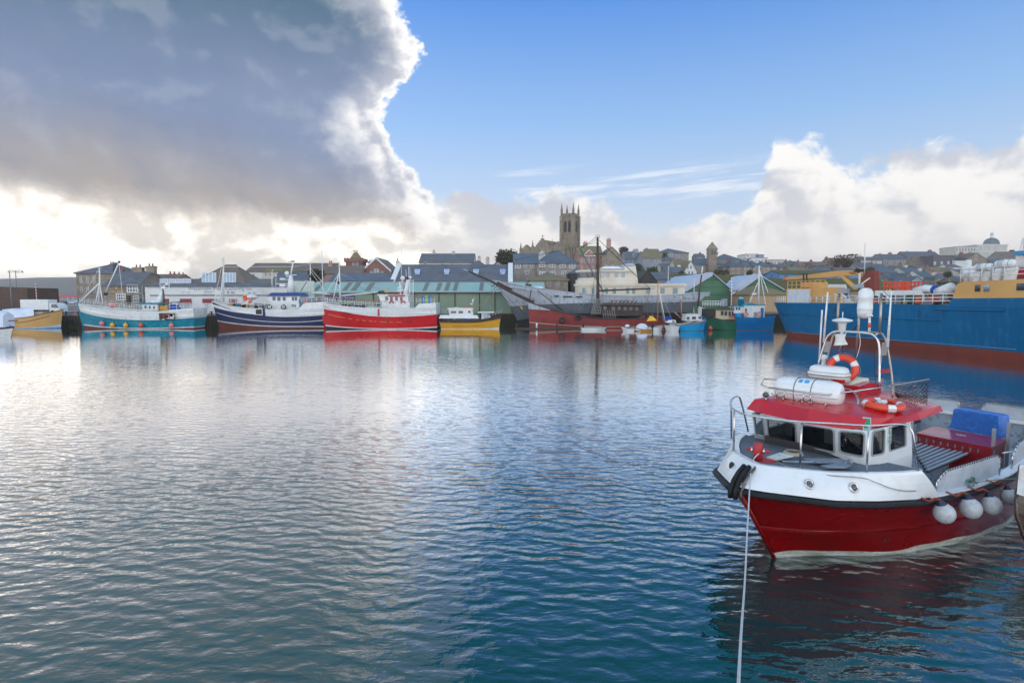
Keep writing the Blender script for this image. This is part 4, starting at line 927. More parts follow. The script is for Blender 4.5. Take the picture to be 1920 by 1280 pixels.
def domed():
    Y = 410.; a, b = at(1830, 490, Y), at(1888, 490, Y); o = thing('domed_building', 'pale classical bank building with lead dome and lantern on the skyline', 'building', (a.x, Y, 0))
    z = lambda py, y=Y: at(1868, py, y).z; X = lambda px: at(px, 480, Y).x - a.x
    m = MB(); m.box(0, X(1888), 0, 22, Tz(a.x, Y) - 3, z(460), CREAM); m.box(-.4, X(1888) + .4, -.4, 22.4, z(460), z(458), TRIM); m.box(-.25, X(1888) + .25, -.25, 22.2, z(472.5), z(471), TRIM); m.build('wall', o)
    for px in (1838, 1845, 1853, 1864, 1871, 1881):
        for py in (466, 478): window(o, X(px), z(py), 1.3, 2.6, 0, sub=False, pane=PANEL)
    cx = X(1868); r = X(1880) - X(1868)
    lead = M('lead dome', (.17, .20, .22), .6, (.12, .15, .16), .5)
    d = MB(); zb = z(458); d.lathe([(r * 1.08, 0), (r * 1.08, 1.)] + [(r * math.cos(R(a_)), 1 + r * .86 * math.sin(R(a_))) for a_ in range(0, 90, 12)] + [(.5, 1 + r * .86)], (cx, r + .5, zb), lead, 20)
    for k in range(20):
        a_ = 2 * math.pi * k / 20; d.tube([(cx + math.cos(a_) * r * math.cos(R(t)) * 1.01, r + .5 + math.sin(a_) * r * math.cos(R(t)) * 1.01, zb + 1 + r * .87 * math.sin(R(t))) for t in range(0, 90, 15)], .12, lead, 3)
    do = d.build('dome', o); l = MB(); l.lathe([(1.1, 0), (1.1, .4), (.85, .45), (.85, 2.6), (1.15, 2.7), (1., 3.3), (.5, 4.0), (.08, 4.3), (.06, 6.)], (cx, r + .5, zb + 1 + r * .83), TRIM, 10); l.build('lantern', do)
domed()
# ------------------------------------------------------------------ trees
LEAF = {}
def leafmat(n, c1, c2):
    return M(n, c1, .85, c2, 1.1, cut=(.35, .65), spec=.2)
L1 = leafmat('dark foliage', (.045, .045, .022), (.085, .075, .03)); L2 = leafmat('green foliage', (.05, .075, .025), (.10, .11, .035)); L3 = leafmat('brown foliage', (.09, .055, .035), (.13, .085, .05))
BARK = M('bark', (.10, .075, .055), .95)
def tree(name, label, px0, px1, ytop, ybase, Y, leaf=L1, n=900, trunk=.3, blobs=9, seed=1, leafs=.55, fl=1., group=None):
    rnd = random.Random(seed); a, b = at(px0, ybase, Y), at(px1, ybase, Y); w = b.x - a.x; cx = (a.x + b.x) / 2
    zt = at((px0 + px1) / 2, ytop, Y).z; zb = min(Tz(cx, Y), at(cx, ybase, Y).z) if True else 0; zc0 = lerp(at((px0 + px1) / 2, ybase, Y).z, zt, .12)
    o = thing(name, label, 'tree' if 'tree' in name else 'shrub', (cx, Y, Tz(cx, Y)), 0, group); g = Tz(cx, Y)
    t = MB(); hz = max(1., (zt - g)); tops = []
    cs = []
    for k in range(blobs):
        an = rnd.uniform(0, 6.28); rr = rnd.uniform(.1, .62) * w / 2; q = Vector((rr * math.cos(an), rr * math.sin(an) * .8, lerp(zc0 - g, zt - g, rnd.uniform(.25, .8)))); cs.append((q, rnd.uniform(.20, .33) * w * fl))
    tr = max(.12, w * .03)
    t.tube([(0, 0, -.5), (w * .01, 0, (zc0 - g) * .5), (0, w * .01, max(.4, zc0 - g))], tr, BARK, 6, r1=tr * .7)
    for q, r in cs: t.tube([(0, w * .01, max(.3, (zc0 - g) * .9)), q * .55 + Vector((0, 0, (zc0 - g) * .4)), q], tr * .5, BARK, 4, r1=tr * .12)
    t.build('trunk', o)
    c = MB()
    for k in range(n):
        q, r = cs[rnd.randrange(len(cs))]
        d = Vector((rnd.gauss(0, 1), rnd.gauss(0, 1), rnd.gauss(0, 1))).normalized() * r * rnd.uniform(.45, 1.) ; d.z *= .8
        p = q + d
        if p.z > zt - g + .3 or p.z < zc0 - g - .4: p.z = max(zc0 - g, min(zt - g, p.z))
        s = leafs * rnd.uniform(.5, 1.2); u = Vector((rnd.uniform(-1, 1), rnd.uniform(-1, 1), rnd.uniform(-1, 1))).normalized(); v = u.orthogonal().normalized()
        w2 = u.cross(v); aa = rnd.uniform(0, 6.28); e1 = (v * math.cos(aa) + w2 * math.sin(aa)) * s; e2 = u.cross(e1).normalized() * s * .6
        c.add([p - e1, p - e2 * .7, p + e1 * .8, p + e2], [(0, 1, 2, 3)], leaf)
    c.build('crown', o, recalc=False)
    return o
tree('round_tree', 'large round dark tree between the slate cottage and the church', 921, 976, 468, 520, 200, L1, 3600, seed=4, blobs=16, leafs=.5)
tree('garden_tree', 'brownish tree above the slate terrace houses right of the gabled stone house', 1159, 1180, 463, 485, 285, L3, 900, seed=5, leafs=.6)
tree('garden_tree', 'green tree in front of the big hip roofed hall', 1238, 1252, 471, 492, 300, L2, 500, seed=6, leafs=.5)
tree('garden_tree', 'green trees below the tall grey rendered house', 1206, 1240, 500, 520, 205, L2, 900, seed=7, leafs=.4)
tree('garden_tree', 'small green tree in front of the white gable ended house', 1270, 1284, 508, 518, 190, L2, 350, seed=8, leafs=.35)
tree('garden_tree', 'brown hedge right below the chapel wall', 1330, 1372, 508, 521, 195, L3, 700, seed=9, leafs=.4)
tree('garden_tree', 'round green tree before the stone terrace right of the chapel', 1399, 1412, 505, 520, 190, L2, 500, seed=10, leafs=.35)
tree('garden_tree', 'dark tree on the skyline right of the long flat roofed building', 1476, 1497, 489, 505, 315, L3, 600, seed=11, leafs=.6)
tree('garden_tree', 'low dark skyline trees above the brown roofed house', 1506, 1536, 493, 506, 310, L3, 600, seed=12, leafs=.55)
tree('garden_tree', 'wide leafless brown tree clump on the skyline above the crane', 1552, 1612, 479, 512, 280, L3, 2600, seed=13, blobs=14, leafs=.5)
tree('garden_tree', 'dark green bush beside the wide bungalow roof', 1768, 1786, 510, 521, 172, L2, 500, seed=14, leafs=.3)
tree('garden_tree', 'green bush between blue slate roofs in mid slope', 1722, 1734, 505, 516, 215, L2, 350, seed=15, leafs=.35)
tree('garden_tree', 'green bush left of the pinkish house', 1700, 1712, 500, 508, 238, L2, 350, seed=16, leafs=.35)
tree('garden_tree', 'dark shrubs in front of the wide stone bungalow', 1756, 1802, 530, 541, 165, L2, 800, seed=17, leafs=.3)
tree('garden_tree', 'leafy shrubs right of the white domed building', 1888, 1904, 469, 485, 380, L3, 500, seed=18, leafs=.7)
tree('ivy_tree', 'dark ivy clad growth left of the pink house', 572, 612, 506, 530, 140, L1, 1600, seed=19, blobs=12, leafs=.35)
tree('garden_tree', 'pinkish autumn creeper on the wall left of the ivy', 561, 575, 510, 527, 138, leafmat('autumn leaves', (.26, .08, .06), (.20, .10, .06)), 600, seed=20, leafs=.28)
tree('garden_tree', 'green gardens behind the black gabled net store', 1180, 1212, 496, 512, 235, L2, 700, seed=21, leafs=.4)
def pylon():
    p = at(1917, 490, 420); o = thing('pylon', 'pale lattice pylon at the right edge of the skyline', 'pylon', (p.x, 420, Tz(p.x, 420))); m = MB(); h = at(1917, 446, 420).z - Tz(p.x, 420)
    w = M('pale steel', (.55, .57, .62), .5)
    for sx in (-1, 1):
        for sy in (-1, 1): m.seg((sx * 1.8, sy * 1.8, 0), (sx * .5, sy * .5, h), .16, w, 4)
    for k in range(6):
        t, t2 = k / 6, (k + 1) / 6; a, b = lerp(1.8, .5, t), lerp(1.8, .5, t2)
        for s in (-1, 1): m.seg((-a, s * a, h * t), (b, s * b, h * t2), .09, w, 3); m.seg((s * a, -a, h * t), (s * b, b, h * t2), .09, w, 3)
    m.seg((-2.4, 0, h * .82), (2.4, 0, h * .82), .15, w, 4); m.seg((0, 0, h), (0, 0, h + 2), .1, w, 4); m.build('lattice', o)
pylon()
# ------------------------------------------------------------------ boats along the far quay
BW = M('boat white', (.74, .76, .78), .35, (.66, .67, .68), .5, col3=(.60, .57, .52), coat=.3)
BTEAL = M('teal hull paint', (.0, .23, .33), .4, (.0, .17, .26), .3, col3=(.05, .30, .38), coat=.06, spec=.22)
BNAVY = M('navy hull paint', (.022, .028, .085), .4, (.035, .04, .10), .4, coat=.06, spec=.22)
BRED = M('red hull paint', (.62, .012, .018), .35, (.45, .012, .018), .5, coat=.06, spec=.22)
BBOOT = M('antifouling red', (.16, .035, .022), .8, (.11, .03, .02), .6)
BBLK = M('antifouling and shade black', (.02, .02, .022), .7)  # boot paint, also painted-in shade low on the grey ship
BYEL = M('yellow hull paint', (.72, .36, .02), .4, (.62, .30, .02), .5, coat=.06, spec=.22)
BOCH = M('ochre hull paint', (.62, .36, .12), .5, (.54, .30, .10), .5)
BGRY = M('ship grey', (.47, .51, .59), .6, (.38, .42, .50), .25, col3=(.26, .25, .24), stretch=(1, 1, .35))
BGRD = M('ship dark grey', (.15, .17, .20), .7, (.07, .08, .095), .3, stretch=(1, 1, .3))
SUPC = M('stained cream paint', (.74, .68, .58), .6, (.60, .51, .40), .3, col3=(.62, .58, .50), stretch=(1, 1, .4))
HULKR = M('weathered red paint', (.32, .035, .035), .8, (.20, .03, .028), .6, col3=(.14, .07, .06))
HULKW = M('weathered timber', (.085, .055, .045), .9, (.05, .035, .03), 1.2)
BGRN = M('green hull paint', (.015, .15, .07), .45, (.012, .10, .055), .5)
BBLU = M('blue hull paint', (.0, .16, .42), .4, (.0, .12, .33), .5, coat=.06, spec=.22)
BSKY = M('sky blue hull paint', (.0, .33, .66), .35, coat=.06, spec=.22)
STEEL = M('brushed steel', (.55, .56, .58), .3, metal=.9)
ROPE = M('rope', (.30, .26, .18), .9); RUBB = M('black rubber', (.018, .018, .02), .6)
ORNG = M('orange', (.80, .12, .02), .5); PNKB = M('pink buoy', (.78, .22, .25), .4); YELB = M('yellow buoy', (.80, .42, .02), .4); REDB = M('red buoy', (.70, .10, .04), .4)
BROWN = M('brown paint', (.12, .06, .03), .7); RUST = M('rust', (.20, .08, .04), .9); BLUN = M('blue net', (.01, .06, .38), .9, bump=.6); YGEAR = M('yellow gear', (.65, .38, .08), .6, (.35, .2, .06), 2.)
class Px:
    """measures the photo at one boat's own depth"""
    def __init__(s, px0, Yc, B): s.Yc = Yc; s.Yn = Yc - B / 2; s.a = at(px0, 612, Yc).x; s.px0 = px0
    def X(s, px, Y=None): return at(px, 600, Y or s.Yn).x - s.a
    def Z(s, py, px=None, Y=None): return at(px or s.px0, py, Y or s.Yn).z
    def P(s, px, py, y=0.): Y = s.Yc + y; p = at(px, py, Y); return Vector((p.x - s.a, y, p.z))
    def loc(s): return (s.a, s.Yc, 0)
def deckhouse(par, q, px0, px1, py0, py1, w, m, roof=None, wins=(), slant=(0, 0), front=0, name='wheelhouse', wm_=None, rt=.14, ov=.25, fw='l', frame=None):
    """house in boat axes measured in photo pixels on its near wall"""
    y = -w / 2; a = q.P(px0, py1, y); b = q.P(px1, py0, y); mb = MB()
    mb.box(a.x, b.x, y, w / 2, a.z, b.z, m, top=(slant[0], slant[1], 0, 0)); h = mb.build(name, par)
    if roof: r = MB(); r.box(a.x + slant[0] - ov, b.x + slant[1] + ov, y - ov * .6, w / 2 + ov * .6, b.z + .002, b.z + rt, roof); r.build('roof', h)
    k = q.Yc / F_PX
    for wi in wins:
        p = q.P(wi[0], wi[1], y); ww, hh = wi[2] * k, wi[3] * k; g = MB(); fr = frame or BW
        g.box(p.x - ww / 2 - .05, p.x + ww / 2 + .05, y - .03, y - .003, p.z - hh / 2 - .05, p.z + hh / 2 + .05, fr); g.box(p.x - ww / 2, p.x + ww / 2, y - .045, y - .028, p.z - hh / 2, p.z + hh / 2, wm_ or PANE); g.build('window', h)
    if front:
        for j in range(front):
            yy = lerp(-w / 2, w / 2, (j + .5) / front); hh = (b.z - a.z); g = MB(); z0 = a.z + hh * .45; z1 = a.z + hh * .85; xa = a.x if fw == 'l' else b.x; s = slant[0] if fw == 'l' else slant[1]; d = -.03 if fw == 'l' else .03; ww = w / front * .36
            g.add([(xa + s * .45 + d, yy - ww, z0), (xa + s * .45 + d, yy + ww, z0), (xa + s * .85 + d, yy + ww, z1), (xa + s * .85 + d, yy - ww, z1)] + [(xa + s * .45, yy - ww, z0), (xa + s * .45, yy + ww, z0), (xa + s * .85, yy + ww, z1), (xa + s * .85, yy - ww, z1)], [(0, 1, 2, 3), (0, 1, 5, 4), (2, 3, 7, 6), (1, 2, 6, 5), (3, 0, 4, 7)], wm_ or PANE); g.build('window', h)
    return h
def mast(par, q, pts, r, m=None, name='mast', y=0., r1=None, n=6):
    mb = MB(); mb.tube([q.P(px, py, y) for px, py in pts], r, m or BW, n, r1=r1); return mb.build(name, par)
def wires(par, q, segs, r=.022, m=None, name='rigging', y=0.):
    mb = MB()
    for s in segs:
        ya = s[4] if len(s) > 4 else y; yb = s[5] if len(s) > 5 else y
        mb.seg(q.P(s[0], s[1], ya), q.P(s[2], s[3], yb), r, m or STEEL, 3)
    return mb.build(name, par)
def dome(par, q, px, py, r, y=0., name='radar_dome', flat=1.):
    mb = MB(); p = q.P(px, py, y); mb.ball(p, r, BW, (1, 1, flat), 12); mb.seg(p - Vector((0, 0, r)), p - Vector((0, 0, r * 1.8)), r * .3, BW); return mb.build(name, par)
def hull_rail(par, P, zt, u0, u1, h, m, posts=10, side=-1, inset=.12, rails=(1., .5), mtop=None, r=.03, name='railing'):
    mb = MB(); path = []
    for k in range(13):
        u = lerp(u0, u1, k / 12); p = P(u, zt(u), side); p.y -= side * inset; path.append(p)
    railing(mb, path, h, m, posts, rails, r, mtop); return mb.build(name, par)
def strake(par, P, zf, u0, u1, r, m, sides=(-1, 1), name='rubbing_strake', off=.02, n=24):
    mb = MB()
    for s in sides:
        pts = []
        for k in range(n + 1):
            u = lerp(u0, u1, k / n); p = P(u, zf(u), s); p.y += s * off; pts.append(p)
        mb.tube(pts, r, m, 5)
    return mb.build(name, par)
def ringbuoy(par_or_none, name, loc, rad, axis, m=None, band=None, label=None, group=None, n=24):
    mb = MB(); m = m or ORNG; mb.torus((0, 0, 0), rad, rad * .26, m, axis, n, 8)
    for k in range(4): mb.torus((0, 0, 0), rad, rad * .27, band or BW, axis, 3, 8, arc=(k * 90 + 38, k * 90 + 52))
    o = mb.build(name, par_or_none); o.location = loc
    if label: tag(o, label, 'life ring', group)
    return o
def fender(name, label, loc, r, m, group, rope=None):
    mb = MB(); mb.ball((0, 0, 0), r, m, (1, 1, 1.08), 12); mb.lathe([(r * .35, 0), (r * .14, r * .35)], (0, 0, r * .95), m, 8)
    if rope: mb.seg((0, 0, r * 1.1), rope, .02, ROPE, 4)
    o = mb.build(name); o.location = loc; return tag(o, label, 'buoy', group)
def raise_plate(par, P, zt, u0, u1, h0, h1, m, name='bulwark', n=10, ramp=.04, sides=(-1, 1), thick=.1, close=True):
    mb = MB()
    for s in sides:
        a, b, c = [], [], []
        for k in range(n + 1):
            u = lerp(u0, u1, k / n); t = min(1, (u - u0) / ramp) if ramp else 1; hh = lerp(h0, h1, (k / n)) * t; p = P(u, zt(u), s)
            a.append(p); b.append(p + Vector((0, 0, hh))); c.append(p + Vector((0, -s * thick, hh)))
        loft(mb, [a, b, c, [p + Vector((0, -s * thick, 0)) for p in a]], [m] * 3, False)
    if close:
        p, q = P(1, zt(1), -1), P(1, zt(1), 1); mb.add([p, q, q + Vector((0, 0, h1)), p + Vector((0, 0, h1))], [(0, 1, 2, 3)], m)
    return mb.build(name, par)
# ---- teal trawler
def teal():
    B = 5.6; q = Px(148, 95.6, B); o = thing('trawler', 'teal and white wooden trawler with coloured ball fenders, leftmost of the three trawlers', 'fishing boat', q.loc()); L = q.X(359)
    P, zt, zl = make_hull(o, L, B, [(-.6, -.6, -.6, .6), (.52, .03, .22, .6), (.66, .13, .34, .6), (2.75, 1.38, 1.75, .62), (4.1, 2.86, 3.0, .66)], [BBOOT, BW, BTEAL, BW], stem=(0, .75), transom=(0, .25), ta_d=.2, bulw=.95)
    strake(o, P, lambda u: zl((2.75, 1.38, 1.75, .62), u), .02, 1, .07, BTEAL); strake(o, P, lambda u: zl((.66, .13, .34, .6), u) + .03, .02, 1, .05, BW, name='boot_line')
    mb = MB(); mb.tube([P(0, z, -1) * 1 for z in (4.25, 3, 2, 1, 0)], .13, BTEAL, 6); mb.build('stem', o)
    raise_plate(o, P, zt, .80, 1., .15, .35, BW, ramp=.02)
    hull_rail(o, P, zt, .03, .62, .95, BW, 16, rails=(1., .66, .33)); hull_rail(o, P, zt, .03, .62, .95, BW, 16, 1, rails=(1., .66, .33)); hull_rail(o, P, zt, .82, .98, 1.2, BW, 3)
    # gap in the bulwark with deck gear in it
    mb = MB(); a, b = q.P(299, 599, -B / 2), q.P(327, 587, -B / 2); mb.box(a.x, b.x, -B / 2 - .04, -B / 2 + .1, a.z, b.z, M('dark opening', (.07, .045, .03), .9)); 
    g = mb.build('opening', o)
    mb = MB(); rnd = random.Random(2)
    for k in range(16):
        x = rnd.uniform(a.x + .2, b.x - .3); z = rnd.uniform(a.z, b.z - .1); mb.obox((x, -B / 2 - .07, z), (rnd.uniform(.2, .7), .08, rnd.uniform(.1, .4)), rnd.choice([YGEAR, YGEAR, BROWN, PNKB, BW]), Matrix.Rotation(rnd.uniform(-.5, .5), 3, 'Y'))
    mb.build('deck_gear', o)
    deckhouse(o, q, 267, 295, 570.5, 582, 3., BW, BTEAL, [(273, 575.5, 4, 5), (281, 576, 3, 5), (289, 576.5, 3, 4.5)], front=3, ov=.35, rt=.25)
    mb = MB(); a, b = q.P(277, 568, -1), q.P(296, 563, -1); mb.ball(((a.x + b.x) / 2, 0, a.z + .1), .5, BW, (1.7, 1, .75), 12); mb.build('canopy', o)
    mb = MB(); mb.tube([q.P(297, 573), q.P(300, 560), q.P(304, 545)], .55, BW, 8, r1=.2); mb.build('funnel', o)
    mb = MB(); mb.tube([q.P(308, 573), q.P(307, 555), q.P(305, 542)], .13, BROWN, 6)
    mb.build('gallows_post', o)
    mb = MB(); rnd = random.Random(5); a = q.P(300, 541)
    for px0, py0, px1, py1 in ((299, 541, 318, 541), (300, 535, 316, 534), (300, 541, 300, 534), (316, 541, 318, 531), (300, 530, 300, 541), (308, 541, 308, 534)): mb.seg(q.P(px0, py0), q.P(px1, py1), .05, BW, 4)
    mb.ball(q.P(313, 533), .28, BW, (1, 1, .7), 8); mb.obox(q.P(307, 539), (.7, .5, .35), BW); mb.build('radar_platform', o)
    mb = MB(); mb.obox(q.P(301, 577), (1.0, 2.4, .9), YGEAR); mb.obox(q.P(315, 578), (1.2, 2.4, 1.0), YGEAR); mb.obox(q.P(308, 582), (.7, 2., .7), DARKW); mb.build('winch', o)
    mb = MB(); mb.ball(q.P(328, 584), 1.0, BLUN, (1, 1, 1.2), 10); mb.lathe([(.7, 0), (.75, 1.0), (.4, 1.4)], q.P(326, 587), BLUN, 10); mb.build('net_heap', o)
    mb = MB(); mb.seg(q.P(321, 575), q.P(322, 566), .07, DARKW); mb.seg(q.P(335, 575), q.P(336, 566), .07, DARKW); mb.seg(q.P(320, 567), q.P(340, 566), .06, DARKW); mb.obox(q.P(330, 567), (.6, .4, .3), GREYR); mb.build('gantry', o)
    mast(o, q, [(185, 568), (187, 535), (186.5, 502)], .16, r1=.09); wires(o, q, [(182, 502, 191, 502), (180, 509, 187, 509)], .05, BW, 'crosstree')
    mb = MB()
    for y, x0 in ((-1.2, 179), (1.2, 179), (-1.2, 193), (1.2, 193)): mb.seg(q.P(x0, 570, y), q.P(186.5, 530, 0), .08, BW, 5)
    mb.seg(q.P(148.5, 567), q.P(186, 531), .11, BW, 6); mb.build('mast_struts', o)
    mast(o, q, [(198, 548), (212, 517), (223.5, 491)], .10, name='derrick'); mb = MB(); mb.ball(q.P(198.5, 551), .35, DARKW, (1, 1, .8), 8); mb.ball(q.P(223.5, 491), .2, BROWN, n=8); mb.build('block', o)
    wires(o, q, [(186.5, 503, 223, 492), (186.5, 503, 150, 565), (187, 504, 300, 541), (198, 552, 190, 568), (223, 493, 232, 575)])
    mb = MB(); mb.ball(q.P(209, 571.5, -1.4), .42, PNKB, n=10); mb.ball(q.P(213, 573, -1.2), .40, ORNG, n=10); tag(mb.build('deck_buoy', o), None)
    G = 'ball fenders on the teal trawler'
    for px, py, m, lb in ((186, 606.5, PNKB, 'pink ball fender nearest the bow of the teal trawler'), (208, 609.5, YELB, 'left one of the two yellow ball fenders on the teal trawler'), (234.6, 610, YELB, 'right one of the two yellow ball fenders on the teal trawler'), (263.6, 609.5, REDB, 'orange red ball fender amidships on the teal trawler'), (319, 610, PNKB, 'pink ball fender under the deck gear at the stern of the teal trawler')):
        x = q.X(px); u = (x - .5) / L; z = q.Z(py, px, q.Yn); hp = P(max(.02, u), z, -1); zz = zt(u)
        fender('fender', lb, (q.a + x, q.Yc + hp.y - .34, z), .35, m, G, rope=(0, .25, zz - z - .1))
teal()
# ---- navy trawler
def navy():
    B = 6.; q = Px(399, 97.2, B); o = thing('trawler', 'navy blue and white trawler with blue wheelhouse roof, middle of the three trawlers', 'fishing boat', q.loc()); L = q.X(612)
    top = (4.45, 3.1, 3.3, .62); bd = (4.3, 1.85, 2.15, .66)
    P, zt, zl = make_hull(o, L, B, [(-.6, -.6, -.6, .6), (1.1, .28, .22, .7), (1.25, .42, .38, .7), bd, top], [BBOOT, BW, BNAVY, BW], stem=(0, 1.0), transom=(0, .3), bulw=.9)
    strake(o, P, lambda u: zl((2.6, 1.05, 1.4, .68), u), .02, 1, .06, BW, name='sheer_line'); strake(o, P, lambda u: zl(bd, u), .02, 1, .06, BNAVY)
    raise_plate(o, P, zt, .77, 1., 1.0, 1.05, BW, ramp=.05)
    hull_rail(o, P, zt, .04, .74, 1.15, BW, 15, rails=(1., .5)); hull_rail(o, P, zt, .04, .74, 1.15, BW, 15, 1)
    mb = MB(); a, b = q.P(480, 589, -B / 2), q.P(491, 580, -B / 2); mb.box(a.x - .1, b.x + .1, -B / 2 - .05, -B / 2 + .1, a.z - .1, b.z + .1, BW); mb.box(a.x, b.x, -B / 2 - .07, -B / 2 + .05, a.z, b.z, DARKW); mb.build('hatch', o)
    mb = MB(); a, b = q.P(493, 592, -B / 2), q.P(496.5, 578, -B / 2); mb.box(a.x, b.x, -B / 2 - .06, -B / 2 + .1, a.z, b.z, BNAVY); mb.build('blue_stripe', o)
    lo = deckhouse(o, q, 508, 561, 567.5, 580, 4.2, BW, None, [(551, 573, 8, 4)], wm_=PANE, name='deckhouse')
    w = deckhouse(o, q, 507, 559, 554.5, 567.5, 3.8, BW, None, [(514, 559.5, 5.5, 7), (523, 560, 5.5, 7), (533, 560, 5, 7), (549.5, 560, 4.5, 7), (555, 560, 4, 7)], slant=(-.5, .3), front=4, frame=BW)
    mb = MB(); nb = M('navy roof paint', (.02, .045, .20), .5); a, b = q.P(500, 555, -2.1), q.P(564, 548.5, -2.1)
    mb.box(a.x, b.x, -2.2, 2.2, a.z, b.z, nb, top=(.7, -.6, .4, -.4)); mb.build('roof', w)
    mb = MB(); mb.tube([q.P(546, 550), q.P(545.5, 530), q.P(545, 517)], .75, BW, 8, r1=.28); mb.tube([q.P(545, 517), q.P(549, 494)], .12, BW, 6); m_ = mb.build('mast', o)
    dome(m_, q, 538, 512.5, .38, flat=1.05)
    mb = MB(); mb.seg(q.P(538, 517), q.P(556, 515), .08, BW, 4)
    for x0, x1, py in ((527, 541, 524), (517, 541, 532), (526, 541, 536)): a, b = q.P(x0, py), q.P(x1, py); mb.seg(a, b, .08, BW, 5)
    mb.obox(q.P(530, 535), (.9, .4, .4), BW); mb.obox(q.P(530, 523), (.8, .4, .3), BW); mb.seg(q.P(541, 491), q.P(553, 490), .06, DARKW, 4); mb.obox(q.P(549, 490), (.5, .3, .2), DARKW); mb.build('radar_arms', m_)
    wires(o, q, [(511, 505, 510, 548), (508, 508, 511, 548), (549, 500, 419, 500)], .03, BW, 'aerials'); mb = MB(); mb.seg(q.P(517, 548), q.P(517.5, 520), .04, BW, 5); mb.ball(q.P(517.5, 517), .16, BW, n=8); mb.build('aerial', o)
    mast(o, q, [(418.5, 566), (418.8, 520), (419, 481)], .22, r1=.07)
    mb = MB(); [mb.seg(q.P(413, 566, y), q.P(418, 512), .08, BW, 5) for y in (-.9, .9)]; mb.seg(q.P(419, 512), q.P(425, 513), .05, BW, 4)
    for k in range(5): mb.seg(q.P(416.5, 486 + k * 2.6), q.P(420.5, 485 + k * 2.6), .05, DARKW, 4)
    mb.build('mast_struts', o)
    mast(o, q, [(581.5, 556), (582, 520), (581.5, 489)], .10, r1=.06, name='aft_mast'); mast(o, q, [(583, 549), (619, 551)], .09, name='boom'); mast(o, q, [(584, 548.5), (613, 547.5)], .07, name='boom')
    mast(o, q, [(564, 546), (581, 518)], .06, BROWN, name='derrick'); mb = MB(); mb.ball(q.P(582, 518), .25, DARKW, n=8); mb.build('block', o)
    wires(o, q, [(582, 503, 601, 525), (582, 508, 608, 545), (581, 495, 549, 500), (419, 515, 508, 552), (419, 530, 505, 552), (419, 484, 402, 562)])
    hull_rail(o, P, lambda u: zt(u) + 1.0, .80, .99, .8, BW, 5, rails=(1., .5))
    for px, py, r in ((459, 556, .33), (461, 560, .3), (470, 563, .34), (468, 566, .22), (458, 562, .25)):
        mb = MB(); mb.ball((0, 0, 0), r, ORNG, n=10); b = mb.build('deck_buoy', o); b.location = q.P(px, py, -2.2)
    mb = MB(); a = q.P(471, 557, 0); mb.ball(a, .55, BW, (2.0, 1, .7), 12); mb.build('dinghy_cover', o)
    for px in (505, 531.5):
        r_ = ringbuoy(o, 'tyre_fender', q.P(px, 575.5, -2.55), .34, (0, 1, 0), RUBB, RUBB); 
    mb = MB(); rnd = random.Random(9)
    for k in range(18): mb.obox(q.P(rnd.uniform(430, 503), rnd.uniform(571, 576), -1.5), (rnd.uniform(.3, 1.2), .6, rnd.uniform(.2, .6)), rnd.choice([YGEAR, GREYR, BTEAL, DARKW, YGEAR, RUST]))
    mb.build('deck_gear', o)
    r_ = ringbuoy(o, 'life_ring', q.P(573, 563.5, -2.7), .32, (0, 1, 0), REDB)
    mb = MB(); mb.box(q.X(558), q.X(600), -2, 2, 3.2, 4.9, M('stern shelter', (.10, .17, .25), .7, (.3, .35, .4), 1.2)); mb.build('shelter', o)
navy()
